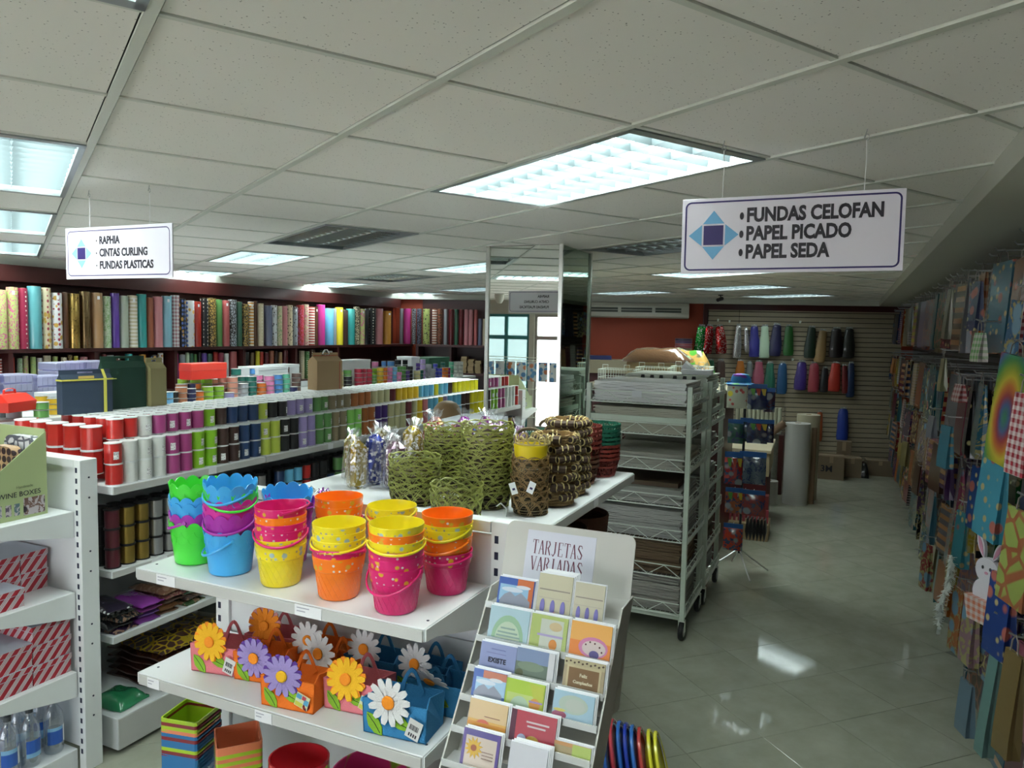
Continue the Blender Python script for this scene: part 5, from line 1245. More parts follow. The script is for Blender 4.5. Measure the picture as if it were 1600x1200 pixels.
# nested square plant baskets and tubs on the lowest shelf ---------------
SQC = {'lime':(.42,.62,.03),'dark red':(.24,.02,.03),'coral':(.85,.25,.12),'blue':(.02,.17,.42),'hot pink':(.80,.04,.30),'red':(.60,.02,.03),'green':(.28,.60,.05)}
def sq_basket_mesh():
    mb = MB(); H, a, b, r = .145, .042, .066, .010
    def sq(s, k=10): return rounded(-s, -s, s, s, r, 3)
    rings = [(a, 0), (a*1.0, .002), (b*.96, H*.87), (b, H*.88), (b, H), (b-.004, H), (b*.94, H*.86), (a-.004, .006)]
    vs = []; fs = []; n = 16
    for s_, z in rings: vs += [(x, y, z) for x, y in sq(s_)]
    for k in range(len(rings)-1):
        for i in range(n): fs.append((k*n+i, k*n+(i+1) % n, (k+1)*n+(i+1) % n, (k+1)*n+i))
    fs.append(tuple(range(n-1, -1, -1))); fs.append(tuple((len(rings)-1)*n+i for i in range(n)))
    mb.add(vs, fs)
    # raised ribs that read as the woven side
    for f_ in range(4):
        mb.m = Matrix.Rotation(PI/2*f_, 4, 'Z')
        for z in (.02, .04, .06, .08, .10, .12):
            s_ = a+(b*.96-a)*z/(H*.87); 
            for x in (-.6, -.15, .3): mb.box((x*s_, -s_-.0012, z), (x*s_+.3*s_, -s_+.001, z+.003))
    return smooth(mb.mesh('plastic_basket', oc_gloss), 30)
SQ = sq_basket_mesh()
zt_ = .472
for nm, (x, y), rz_, cols_ in (('left square stack', (-1.862, 1.665), .20, ['blue','blue','blue','blue','dark red','lime','blue','blue','dark red','blue','coral','lime','dark red','lime']),
                              ('right square stack', (-1.640, 1.640), -.72, ['lime','lime','coral','coral','coral','dark red','lime','coral','lime','coral','lime','coral','coral'])):
    for i, c in enumerate(cols_):
        o = obj('square_basket', SQ, None, (x, y, zt_+i*.0115), (0, 0, rz_), SQC[c]); tag(o, '%s square plastic basket, %s from the bottom in the %s' % (c, nth(i), nm), 'plastic basket', 'nested square baskets')
def bowl_mesh():
    mb = MB(); mb.lathe([(.045,0),(.05,.002),(.072,.055),(.075,.062),(.075,.085),(.071,.085),(.068,.058),(.046,.006)], 28, sx=1.15); return smooth(mb.mesh('plastic_bowl', oc_gloss), 30)
BW = bowl_mesh()
for i, c in enumerate(['lime','dark red','lime','hot pink','red','lime','hot pink','dark red','lime','hot pink','green','lime','red','lime','lime','red','hot pink','lime','lime','red']):
    o = obj('plastic_bowl', BW, None, (-1.365, 1.595, zt_+i*.0118), (0, 0, .2+.08*(i % 2)), SQC[c]); tag(o, '%s oval plastic bowl, %s from the bottom of the round stack' % (c, nth(i)), 'plastic bowl', 'nested oval bowls')
tubm = OC('tub_arcs', .3, coat=.3, kind='blobs', scale=11, c2=(.85,.06,.30), amt=1.05, c3=(.90,.30,.10))
mb = MB(); mb.lathe([(.075,0),(.08,.004),(.098,.20),(.100,.235),(.096,.235),(.094,.20),(.076,.008)], 28, sx=1.1); TUB = smooth(mb.mesh('plastic_tub', tubm), 30)
for i in range(2): tag(obj('plastic_tub', TUB, None, (-1.130, 1.610, zt_+.065+i*.03), (0, 0, 1.2), (.30,.60,.05)), 'green tub with pink and orange arcs, %s of the pair under the felt bags' % ('lower', 'upper')[i], 'plastic tub', 'arc-patterned tubs')
mb = MB(); mb.lathe([(.06,0),(.068,.004),(.088,.19),(.092,.20),(.088,.20),(.064,.01)], 24); DKP = smooth(mb.mesh('dark_pot', M('dark_green_plastic', (.012,.02,.02), .35)), 30)
for i in range(3): tag(obj('dark_pot', DKP, None, (-.995+.0, 1.70, zt_+i*.028), (0, 0, 0)), 'black plastic pot, %s in the stack at the right end of the lowest shelf' % ('bottom', 'middle', 'top')[i], 'plastic pot', 'nested black pots')

# ------------------------------------------------------------------ wicker baskets
wick_g = M('green_willow', (.26,.28,.06), .5, var=.5, vscale=25); wick_gd = M('dark_willow', (.075,.055,.018), .6, var=.3, vscale=30)
wick_b = M('brown_willow', (.26,.16,.06), .6, var=.35, vscale=30); wick_t = M('tan_straw', (.50,.40,.17), .6, var=.25, vscale=30)
wick_r = M('red_chipwood', (.17,.022,.014), .55, var=.3, vscale=20); wick_gr = M('green_chipwood', (.006,.085,.05), .5, var=.3, vscale=20); wick_br = M('brown_chipwood', (.12,.045,.022), .6, var=.4, vscale=20)
def arc_basket(r0, r1, H, na, mats, strands=2, th=.0016, lean=2.0, base=True):
    """open basket: crossing hoops from base to rim, two-strand weave"""
    mb = MB()
    for k in range(na):
        for s in range(strands):
            pts = []; off = (s-.5*(strands-1))*.0062
            for j in range(9):
                t = j/8; a = 2*PI*k/na+(t-.5)*2*PI/na*lean; z = .004+(H-.006)*math.sin(PI*t)**.75; r = r0+(r1-r0)*z/H+(.0014 if (k+j) % 2 else -.0010)
                pts.append((r*math.cos(a+off/r), r*math.sin(a+off/r), z-off*.4))
            mb.tube(pts, th, 3, 0)
    for z, r in ((.003, r0), (.010, r0+.001), (H*.32, r0+(r1-r0)*.32), (H*.36, r0+(r1-r0)*.36)):
        mb.tube([(r*math.cos(2*PI*i/24), r*math.sin(2*PI*i/24), z+.0015*math.sin(6*i)) for i in range(24)], th*1.1, 3, 1, closed=True)
    if base: mb.lathe([(.001, .002), (r0, .002)], 16, 1, cap=(True, False))
    return mb.mesh('wicker_basket', mats)
GBSK = arc_basket(.084, .094, .066, 11, [wick_g, wick_gd], 2, .0019, 3.3); GBS2 = arc_basket(.078, .088, .078, 11, [wick_g, wick_gd], 2, .0018, 3.0)
BBSK = arc_basket(.058, .064, .055, 9, [wick_b, wick_gd], 2, .0016, 2.3)
def bstack(me, x, y, n, dz, nm, lab_, grp, jit=.003, cat='basket', z0=DB+.0008):
    for i in range(n):
        o = obj(nm, me, None, (x+rnd.uniform(-jit, jit), y+rnd.uniform(-jit, jit), z0+i*dz), (0, 0, rnd.uniform(0, 6)))
        tag(o, '%s, %s from the bottom' % (lab_, nth(i)), cat, grp)
bstack(GBSK, -1.395, 2.245, 6, .021, 'wicker_basket', 'green willow basket in the front left basket stack', 'green willow baskets')
bstack(GBSK, -1.405, 2.500, 10, .021, 'wicker_basket', 'green willow basket in the tall rear left stack', 'green willow baskets')
bstack(GBSK, -1.150, 2.330, 12, .021, 'wicker_basket', 'green willow basket in the tallest middle stack', 'green willow baskets')
bstack(GBS2, -1.152, 2.115, 3, .021, 'wicker_basket', 'green willow basket in the low front stack behind the post', 'green willow baskets')
bstack(BBSK, -.968, 2.300, 10, .0165, 'wicker_basket', 'small brown willow basket in the narrow stack with the yellow cloth', 'small brown baskets')
# curly topped little basket and yellow lining on the brown stack
ylm = M('yellow_lining', (.80,.62,.01), .5)
mb = MB(); mb.lathe([(.054, 0), (.059, .045), (.0575, .045), (.0525, 0)], 20, cap=(False, False), fn=lambda k, a, r, z: (r+.0015*math.sin(9*a), z)); 
tag(obj('yellow_cloth', smooth(mb.mesh('yellow_cloth', ylm)), None, (-.968, 2.300, DB+10*.0165+.028)), 'yellow cloth lining tucked into the top brown basket', 'cloth')
mb = MB()
for k in range(10):
    a = 2*PI*k/10; c = Vector((.060*math.cos(a), .060*math.sin(a), .0)); tdir = Vector((-math.sin(a), math.cos(a), 0))
    for rr in (.014, .011): mb.tube([tuple(c+tdir*rr*math.cos(q)+Vector((0, 0, rr*math.sin(q)+.014))) for q in [2*PI*i/10 for i in range(10)]], .0018, 3, closed=True)
mb.lathe([(.062, -.002), (.062, .003), (.058, .003), (.058, -.002)], 20, cap=(False, False))
tag(obj('curly_basket_rim', mb.mesh('curly_basket_rim', wick_t), None, (-.966, 2.312, DB+10*.0165+.076)), 'ring of curled straw loops on top of the yellow cloth', 'basket')
for k, (dx, dz, rz_) in enumerate(((.03, .0, .5), (-.035, -.01, -.2))):
    t = thing('price_tag', 'white price tag hanging on the brown basket stack, %s' % ('right', 'left')[k], 'price tag', (-.963+dx, 2.228, DB+.105+dz), 0, None, (.0, .35*(1-2*k), 0))
    mb = MB(); mb.box((-.012, -.0005, -.020), (.012, .0005, .020)); obj('card', mb.mesh('card', label_white), t)
    mb = MB(); mb.box((-.004, -.0012, -.006), (.006, -.0006, .001)); obj('print', mb.mesh('print', navy_ink), t)
t = thing('paper_label', 'long white label on the side of the middle basket stack', 'label', (-1.245, 2.335, DB+.175), 0, None, (0, .08, 0)); mb = MB(); mb.box((-.006, -.0006, -.03), (.006, .0006, .03)); obj('card', mb.mesh('card', label_white), t)
# wooden log-handled baskets: stack with bark handles sticking out
bark = M('bark_dark', (.055,.03,.018), .8, var=.5, vscale=40); cutw = M('cut_wood', (.035,.02,.014), .8)
def log_basket(seed):
    r_ = random.Random(seed); mb = MB(); r = .072
    mb.lathe([(.001,0),(r*.9,0),(r,.05),(r-.004,.05),(r*.88,.006)], 20, 0, cap=(False, False))
    for z in (.008, .018, .028, .038, .048): mb.tube([((r*(.92+.08*z/.05)+.002)*math.cos(2*PI*i/20), (r*(.92+.08*z/.05)+.002)*math.sin(2*PI*i/20), z+(.002 if i % 2 else -.002)) for i in range(20)], .0045, 4, 0, closed=True)
    for s in range(6):
        a = 2*PI*s/6+r_.uniform(-.3, .3); c = Vector((r*1.02*math.cos(a), r*1.02*math.sin(a), .036)); d = Vector((math.cos(a), math.sin(a), 0)); tt_ = Vector((-math.sin(a), math.cos(a), .15*r_.uniform(-1, 1)))
        L = r_.uniform(.024, .038); rr = r_.uniform(.012, .016)
        p0, p1 = c-tt_*L, c+tt_*L
        mb.tube([p0, c+d*.004, p1], rr, 8, 1)
        for e_, sg in ((p0, -1), (p1, 1)): mb.tube([e_, e_+tt_*sg*.002], rr*1.02, 8, 2); mb.tube([e_+tt_*sg*.0018, e_+tt_*sg*.003], rr*.72, 8, 3)
        for q in (-.3, .3): mb.tube([tuple(c+tt_*L*q+(d*math.cos(w_)+Vector((0,0,1))*math.sin(w_))*(rr+.002)) for w_ in [2*PI*i/8 for i in range(8)]], .0032, 4, 2, closed=True)
    return mb.mesh('log_basket', [wick_b, bark, wick_t, cutw])
LG = [log_basket(k) for k in range(4)]
for si, (x, y, n_) in enumerate(((-.945, 2.475, 7), (-.965, 2.66, 8))):
    for i in range(n_):
        o = obj('log_basket', LG[(i+si) % 4], None, (x, y, DB+.003+i*.034), (0, 0, rnd.uniform(0, 6))); tag(o, 'brown basket with bark log handles, %s stack, %s from the bottom' % (('nearer', 'farther')[si], nth(i)), 'basket', 'bark-handled baskets')
for si, (x, y, z) in enumerate(((-1.055, 2.50, DB+.235), (-1.03, 2.66, DB+.255))):
    t = thing('hoop_handle', 'arched bark hoop handle rising from the %s bark-handled stack' % ('nearer', 'farther')[si], 'basket handle', (x, y, z), .2)
    mb = MB(); mb.tube([(-.05*math.cos(PI*i/10), 0, .028*math.sin(PI*i/10)) for i in range(11)], .0065, 7); obj('hoop', smooth(mb.mesh('hoop', M('bark_grey', (.12,.085,.05), .8))), t)
# chipwood baskets: lattice walls
def chip_basket(r0, r1, H, mats, n=22, rim=.006, zig=.35):
    mb = MB()
    for k in range(n):
        a0 = 2*PI*k/n
        for s in (1, -1):
            pts = []
            for j in range(5):
                t = j/4; a = a0+s*t*2*PI/n*1.5; r = r0+(r1-r0)*t+(.0012*s); pts.append((r*math.cos(a), r*math.sin(a), .003+t*(H-.006)))
            mb.tube(pts, .0034, 4, 0, flat=.6)
    for z, rr in ((.004, r0), (H*.5, (r0+r1)/2+.001), (H-.004, r1)):
        for dz in ((0, .006) if z > H*.6 else (0,)):
            mb.tube([((rr+.001)*math.cos(2*PI*i/28), (rr+.001)*math.sin(2*PI*i/28), z-dz+.001*math.sin(i*2.2)) for i in range(28)], .0038, 4, 0, closed=True)
    mb.lathe([(.001, .003), (r0, .003)], 16, 0, cap=(True, False))
    return mb.mesh('chipwood_basket', mats)
CR = chip_basket(.092, .110, .085, [wick_r]); CBR = chip_basket(.082, .102, .085, [wick_br]); CGN = chip_basket(.075, .092, .08, [wick_gr]); CR2 = chip_basket(.072, .092, .085, [wick_r])
for i in range(9):
    o = obj('chipwood_basket', CBR if i < 4 else CR, None, (-1.010, 2.862, DB+.002+i*.0195), (0, 0, rnd.uniform(0, 6))); tag(o, '%s chipwood basket in the big stack behind the bark-handled ones, %s from the bottom' % ('brown' if i < 4 else 'dark red', nth(i)), 'basket', 'chipwood baskets')
for i in range(9):
    o = obj('chipwood_basket', CR2 if i < 4 else CGN, None, (-.975, 3.080, DB+.002+i*.0185), (0, 0, rnd.uniform(0, 6))); tag(o, '%s chipwood basket in the farthest stack beside the trolley, %s from the bottom' % ('dark red' if i < 4 else 'dark green', nth(i)), 'basket', 'chipwood baskets')
for i in range(6):
    o = obj('chipwood_basket', CGN, None, (-1.25, 3.08, DB+.002+i*.019), (0, 0, rnd.uniform(0, 6))); tag(o, 'dark green chipwood basket in the rear stack, %s from the bottom' % nth(i), 'basket', 'chipwood baskets')
# tall brown wicker bins under the basket shelf
TW = arc_basket(.10, .125, .30, 22, [wick_br, wick_gd], 3, .0024, 2.4)
mb = MB(); mb.lathe([(.10, .002), (.125, .30)], 28, 0, cap=(True, False))
for z in [i*.0125 for i in range(24)]: mb.tube([((.1015+.025*z/.3)*math.cos(2*PI*i/28), (.1015+.025*z/.3)*math.sin(2*PI*i/28), z+.004+(.002 if i % 2 else -.002)) for i in range(28)], .0045, 3, 0, closed=True)
TWB = mb.mesh('wicker_bin', [wick_br])
for k, (x, y) in enumerate(((-.985, 2.86), (-.99, 2.60))): tag(obj('wicker_bin', TWB, None, (x, y, .9615)), 'tall brown wicker bin under the basket shelf, %s' % ('far one', 'near one')[k], 'wicker bin', 'brown wicker bins')
crinkle_thing('foil_bow_pack', 'purple and silver foil bow pack under the basket shelf', 'gift bow pack', (-.93, 2.42, .9615), .3, (.22,.12,.38), OC('foil_crinkle', .15, metal=.7, kind='glitter', scale=60, c2=(.85,.85,.9), amt=.4), .14, .16, .09, 5)

# glitter garland and foil packs, left half of the basket shelf
cello = clear('cellophane', (.95,.96,.98), .09, .10, milk=.03)
fo_m = OC('tinsel', .2, metal=.7, kind='glitter', scale=110, c2=(.95,.9,.9), amt=.3)
def cello_pack(loc, w, h, c, lab_, seed, rz=0, tilt=0):
    r_ = random.Random(seed); t = thing('foil_pack', lab_, 'foil pack', loc, rz, 'foil garlands in cellophane'); t.rotation_euler = (0, tilt, rz)
    mb = MB(); mb.lathe([(w*.28, 0), (w*.42, h*.08), (w*.40, h*.5), (w*.34, h*.8), (w*.14, h*.93)], 12, fn=lambda k, a, r, z: (r*(1+.22*math.sin(3*a+seed+k)), z)); obj('tinsel', mb.mesh('tinsel', fo_m), t, col=c)
    mb = MB(); mb.lathe([(w*.30, 0), (w*.48, h*.06), (w*.46, h*.6), (w*.30, h*.84), (w*.10, h*.9), (w*.34, h*1.05)], 14, cap=(True, False), fn=lambda k, a, r, z: (r*(1+.16*math.sin(4*a+seed*2+k*1.3)+.10*math.sin(9*a+k)), z+.006*math.sin(5*a+seed)))
    obj('wrapper', mb.mesh('wrapper', cello), t); return t
FP = [(-1.60,2.56,.11,.245,(.45,.33,.05),'gold glitter'),(-1.70,2.44,.10,.215,(.06,.08,.35),'blue'),(-1.72,2.34,.09,.20,(.42,.30,.06),'gold'),(-1.60,2.72,.11,.25,(.45,.04,.05),'red'),(-1.50,2.78,.10,.27,(.35,.06,.38),'purple'),(-1.40,2.80,.10,.275,(.38,.10,.38),'violet'),(-1.28,2.74,.10,.27,(.42,.20,.45),'lilac'),
      (-1.17,2.66,.10,.265,(.40,.22,.42),'pale lilac'),(-1.58,2.40,.10,.20,(.30,.20,.26),'silver pink'),(-1.72,2.58,.10,.20,(.42,.42,.45),'silver'),(-1.66,2.86,.11,.25,(.50,.12,.05),'copper'),(-1.82,2.46,.09,.20,(.40,.34,.12),'pale gold'),(-1.80,2.62,.10,.21,(.30,.25,.10),'bronze')]
for k, (x, y, w_, h_, c, n_) in enumerate(FP): cello_pack((x, y, DB+.001), w_, h_, c, '%s foil garland pack in clear wrap on the left of the basket shelf' % n_, k+3, rnd.uniform(0, 3), rnd.uniform(-.08, .08))
bowm = OC('foil_bow', .15, metal=.8, kind='glitter', scale=70, c2=(.9,.9,.9), amt=.3)
for k in range(9):
    x, y = -1.88+.075*(k % 3), 1.985+.085*(k//3); c = ((.30,.05,.40),(.5,.38,.08),(.45,.10,.30),(.55,.55,.58))[k % 4]
    mb = MB()
    for q in range(10):
        a = q*2*PI/10; mb.tube([(0,0,.004),(.018*math.cos(a),.018*math.sin(a),.022+.006*(q % 2)),(.034*math.cos(a),.034*math.sin(a),.012),(.01*math.cos(a),.01*math.sin(a),.003)], .005, 4, flat=.25)
    tag(obj('foil_bow', mb.mesh('foil_bow', bowm), None, (x, y, DB+.002), (0, 0, k), c), '%s foil gift bow on the front left of the basket shelf, %s in its rows' % (('purple', 'gold', 'rose', 'silver')[k % 4], nth(k)), 'gift bow', 'loose foil bows')
# printed white cartons beyond the baskets
cw = M('carton_white', (.60,.64,.68), .5); logo = [M('logo_red', (.55,.12,.16), .5), M('logo_amber', (.60,.38,.08), .5), M('logo_green', (.28,.48,.12), .5), M('logo_blue', (.05,.16,.50), .5), M('logo_violet', (.22,.15,.45), .5)]
def logo_box(loc, w, d, h, rz, lab_):
    t = thing('printed_carton', lab_, 'box', loc, rz, 'white cartons with coloured squares'); mb = MB(); mb.bbox((-w/2, -d/2, 0), (w/2, d/2, h), .001); obj('carton_body', mb.mesh('carton_body', cw), t)
    for s in range(5):
        mb = MB(); q = h*.19; x0 = w/2-.014-(5-s)*q*1.25
        mb.box((x0, -d/2-.0008, h*.66), (x0+q, -d/2, h*.66+q)); 
        if s == 0: mb.box((x0, -d/2-.0008, h*.40), (x0+q, -d/2, h*.40+q)); mb.box((x0, -d/2-.0008, h*.14), (x0+q, -d/2, h*.14+q))
        obj('logo_square', mb.mesh('logo_square', logo[s]), t)
    return t
logo_box((-1.80, 3.50, DB+.001), .26, .30, .155, .06, 'white carton with coloured squares, left one beyond the baskets')
logo_box((-1.42, 3.60, DB+.001), .22, .26, .085, -.05, 'low white carton with coloured squares beyond the baskets')
logo_box((-1.70, 3.18, DB+.001), .28, .22, .07, .1, 'flat white carton near the foil packs')

# ------------------------------------------------------------------ greeting card rack
rk_w = M('rack_card', (.52,.51,.47), .5); rk_g = clear('rack_acrylic', (.94,.95,.95), .10, .1, milk=.35)
RX0, RX1 = -.788, -.452
def rky(z): return 1.745-(1.50-z)*.72
RN = Vector((0, -1, .72)).normalized()
slope = math.atan2(.72, 1)
rack = thing('card_rack', 'white tiered counter rack of greeting cards headed tarjetas variadas', 'card rack', (0, 0, 0), 0)
# header board
mb = MB(); mb.prism(rounded(-.172, -.30, .172, .118, .022), -.002, .002); hb = obj('header_board', mb.mesh('header_board', rk_w), rack, (-.623, rky(1.39)+.055, 1.39), (PI/2-.30, 0, .02))
mb = MB(); mb.box((-.112, -.055, .002), (.073, .100, .0030)); obj('paper_sheet', mb.mesh('paper_sheet', M('paper_sheet', (.62,.62,.70), .6)), hb)
mb = MB(); mb.box((.073, -.022, .002), (.115, -.021, .0026)); mb.box((.075, -.028, .002), (.085, -.027, .0026)); obj('fine_print', mb.mesh('fine_print', ink), hb)
maroon_ink = M('maroon_ink', (.13,.018,.05), .5)
GLY = {'T':[((0,1),(1,1),.12),((.5,1),(.5,0),.24),((.3,0),(.7,0),.08),((0,1),(0,.8),.07),((1,1),(1,.8),.07)],'A':[((.08,0),(.46,1),.12),((.92,0),(.5,1),.24),((.25,.36),(.72,.36),.08),((-.05,0),(.25,0),.07),((.72,0),(1.08,0),.07)],
 'R':[((.15,0),(.15,1),.22),((.1,1),(.65,1),.08),((.65,1),(.85,.78),.2),((.85,.78),(.6,.52),.2),((.6,.52),(.15,.52),.08),((.5,.52),(.95,0),.22),((-.02,0),(.35,0),.07)],'J':[((.65,1),(.65,.2),.24),((.65,.2),(.35,-.05),.18),((.35,-.05),(.1,.1),.12),((.45,1),(.85,1),.07)],
 'E':[((.15,0),(.15,1),.22),((.1,1),(.85,1),.09),((.1,0),(.88,0),.09),((.15,.52),(.65,.52),.09),((.85,1),(.85,.8),.07),((.88,0),(.88,.22),.07)],'S':[((.85,.78),(.7,.98),.1),((.7,.98),(.3,.98),.16),((.3,.98),(.12,.75),.2),((.12,.75),(.85,.3),.26),((.85,.3),(.7,.03),.2),((.7,.03),(.25,.03),.14),((.25,.03),(.08,.25),.08)],
 'V':[((.05,1),(.5,0),.24),((.92,1),(.54,0),.1),((-.08,1),(.25,1),.07),((.75,1),(1.05,1),.07)],'I':[((.5,0),(.5,1),.26),((.3,0),(.7,0),.08),((.3,1),(.7,1),.08)],'D':[((.15,0),(.15,1),.22),((.1,1),(.6,1),.09),((.1,0),(.6,0),.09),((.6,1),(.9,.7),.22),((.9,.7),(.9,.3),.26),((.9,.3),(.6,0),.22)]}
def word(parent, s, x0, y0, w, h, z, name='lettering'):
    mb = MB(); adv = w/len(s)
    for i, ch in enumerate(s):
        for (ax, ay), (bx, by), t in GLY[ch]:
            A_ = Vector((x0+(i+ax*.82)*adv, y0+ay*h)); B_ = Vector((x0+(i+bx*.82)*adv, y0+by*h)); d = (B_-A_).normalized(); nn = Vector((-d.y, d.x))*t*adv*.36
            e_ = d*t*adv*.1
            mb.prism([tuple(A_-nn-e_), tuple(B_-nn+e_), tuple(B_+nn+e_), tuple(A_+nn-e_)], z, z+.0006+.00002*i)
    return obj(name, mb.mesh(name, maroon_ink), parent)
word(hb, 'TARJETAS', -.094, .042, .138, .034, .0031); word(hb, 'VARIADAS', -.094, .000, .142, .034, .0031)
# side cheeks and tiers
for x in (RX0-.004, RX1):
    mb = MB(); yz_plate(mb, x, x+.004, [(rky(1.36)-.006, 1.36), (rky(1.36)+.09, 1.36), (rky(.62)+.11, .62), (rky(.62)-.012, .62)]); obj('side_panel', mb.mesh('side_panel', rk_w), rack)
mb = MB(); yz_plate(mb, RX0, RX1, [(rky(1.36)+.07, 1.36), (rky(1.36)+.08, 1.36), (rky(.62)+.09, .62), (rky(.62)+.08, .62)]); obj('back_panel', mb.mesh('back_panel', rk_w), rack)
TIERZ = [1.322, 1.255, 1.198, 1.144, 1.088, 1.029, .967, .905, .84, .77]
for z in TIERZ:
    y = rky(z)-.012
    mb = MB(); mb.box((RX0+.001, y, z-.004), (RX1-.001, y+.06, z)); mb.box((RX0+.001, y-.003, z-.004), (RX1-.001, y, z+.012)); obj('tier', mb.mesh('tier', rk_g), rack)
mb = MB(); mb.box((RX0+.02, rky(.62)+.0, 0), (RX1-.02, rky(.62)+.10, .62)); obj('stand', mb.mesh('stand', rk_w), rack)
mb = MB(); mb.tube([(RX1+.006, rky(1.0)+.10, 1.02), (RX1+.03, rky(1.0)+.16, 1.01), (RX1+.01, rky(1.0)+.10, .93)], .005, 5); obj('side_clip', mb.mesh('side_clip', rk_w), rack)
CM = {}
def cm(c):
    if c not in CM: CM[c] = M('print_%d' % len(CM), c, .6, spec=.25)
    return CM[c]
sleeve = clear('card_sleeve', (.98,.98,.99), .0, .12, milk=.0, edge=.10)
def card(px0, px1, pyt, pyb, tier, base, shapes, lab_, words=None, backs=2, rz=0):
    """card standing in a tier; pixel box gives width and height on the tier's slanted plane"""
    q_ = onplane((px0+px1)/2, pyb, (0, rky(1.0)-.010, 1.0), RN); z = min(TIERZ, key=lambda v: abs(v-q_.z)); y = rky(z)-.008; t_a = .30
    pn = Vector((0, -math.cos(t_a), math.sin(t_a)))
    a = onplane((px0+px1)/2, pyb, (0, y, z), pn); l_ = onplane(px0, (pyt+pyb)/2, (0, y, z), pn); r_ = onplane(px1, (pyt+pyb)/2, (0, y, z), pn)
    tp = onplane((px0+px1)/2, pyt, (0, y, z), pn)
    w = (r_-l_).length; h = max(.03, (tp.z-z-.001)/math.cos(t_a)); cx = max(RX0+w/2+.003, min(RX1-w/2-.003, (l_.x+r_.x)/2))
    t = thing('greeting_card', lab_, 'greeting card', (cx, y, z+.001), 0, 'greeting cards on the rack', (PI/2-t_a, 0, 0))
    mb = MB()
    for k in range(backs, 0, -1): mb.box((-w/2+.004*k-.004, 0, -.0032*k-.0022), (w/2+.003*k, h+.003*k, -.0032*k))
    if backs: obj('spare_cards', mb.mesh('spare_cards', label_white), t)
    mb = MB(); mb.box((-w/2, 0, -.0018), (w/2, h, 0)); obj('card_face', mb.mesh('card_face', cm(base)), t)
    for i, (kind, x, yy, a_, b_, c) in enumerate(shapes):
        mb = MB(); z_ = .0004+.00025*i
        if kind == 'r': mb.box(((x-a_/2)*w, (yy-b_/2)*h, 0), ((x+a_/2)*w, (yy+b_/2)*h, z_))
        elif kind == 'e':
            mb.prism([((x+a_/2*math.cos(2*PI*q/16))*w, (yy)*h+b_/2*math.sin(2*PI*q/16)*h) for q in range(16)], 0, z_)
        elif kind == 'p': mb.prism([(u*w, v*h) for u, v in x], 0, z_)
        elif kind == 'h':
            mb.prism([((x+a_/2*math.cos(PI*q/10))*w, yy*h+b_*math.sin(PI*q/10)*h) for q in range(11)], 0, z_)
        elif kind == 's':   # star petals
            pts = []
            for q in range(24): rr = 1 if q % 2 else .6; pts.append(((x+a_/2*rr*math.cos(2*PI*q/24))*w, yy*h+a_/2*rr*math.sin(2*PI*q/24)*w))
            mb.prism(pts, 0, z_)
        obj('printed_shape', mb.mesh('printed_shape', cm(c)), t)
    for (s_, sz, x, yy, c) in (words or []): text('lettering', s_, sz, cm(c), t, (x*w, yy*h, .0026), (0, 0, 0), ext=.0002, bold=.0004, align='CENTER')
    mb = MB(); mb.box((-w/2-.002, 0, .0034), (w/2+.002, h+.006, .0036)); obj('clear_sleeve', mb.mesh('clear_sleeve', sleeve), t)
    return t
mount = [('p', [(-.42,.25),(-.30,.45),(-.15,.55),(0,.42),(.15,.56),(.3,.42),(.42,.3),(.42,.12),(-.42,.12)], 0,0,0,(.30,.32,.38)),('e',-.1,.62,.6,.16,(.62,.68,.74)),('e',.2,.74,.4,.12,(.66,.68,.7))]
card(778, 834, 904, 950, 0, (.07,.13,.40), [('r',.25,.55,.45,.9,(.62,.17,.06)),('r',-.05,.5,.8,.55,(.30,.50,.66))]+mount, 'blue and orange mountain card at the left of the top tier')
colm = [('r',0,.62,.9,.03,(.30,.26,.22)),('r',0,.42,.9,.02,(.5,.46,.36))]+[('e',x,.20,.14,.38,(.22,.20,.50)) for x in (-.32,-.02,.28)]+[('e',.05,.06,.12,.08,(.5,.05,.06))]
card(840, 893, 898, 962, 0, (.58,.54,.38), colm, 'cream card with violet columns in the middle of the top tier', backs=4)
card(897, 944, 912, 968, 0, (.58,.54,.40), colm, 'cream card with violet columns at the right of the top tier', backs=1)
card(764, 826, 950, 1003, 1, (.40,.55,.60), [('h',0,.12,.8,.68,(.30,.48,.30)),('h',0,.12,.62,.50,(.48,.58,.42)),('r',0,.3,.5,.05,(.25,.35,.30)),('r',.02,.2,.6,.05,(.25,.35,.30)),('r',0,.42,.36,.05,(.25,.35,.30))], 'pale blue card with a green rainbow arch, second tier left')
card(829, 886, 962, 1014, 1, (.42,.50,.16), [('r',.08,.5,.62,.8,(.55,.58,.48)),('e',.18,.72,.35,.25,(.58,.45,.25)),('e',.15,.22,.22,.3,(.65,.25,.05)),('r',.05,.45,.7,.06,(.40,.34,.55))], 'green card with an orange cartoon animal, second tier middle')
card(892, 956, 974, 1034, 1, (.78,.40,.10), [('r',0,.25,1,.5,(.76,.24,.05)),('e',.08,.36,.72,.56,(.60,.22,.38)),('e',.10,.34,.58,.42,(.62,.52,.48)),('e',.12,.18,.24,.22,(.10,.08,.22)),('e',-.1,.42,.04,.05,(.1,.03,.03)),('e',.0,.5,.04,.05,(.1,.03,.03)),('e',.12,.48,.04,.05,(.1,.03,.03)),('e',.24,.4,.04,.05,(.1,.03,.03)),('e',.3,.28,.04,.05,(.1,.03,.03))], 'orange sunset card with a pink spotted dome, second tier right')
card(750, 806, 1006, 1050, 2, (.26,.30,.50), [('r',0,.80,.4,.04,(.16,.18,.35)),('r',-.05,.66,.55,.04,(.2,.22,.4))], 'lavender blue card printed existe, third tier left', [('EXISTE', .0155, 0, .42, (.012,.012,.03))])
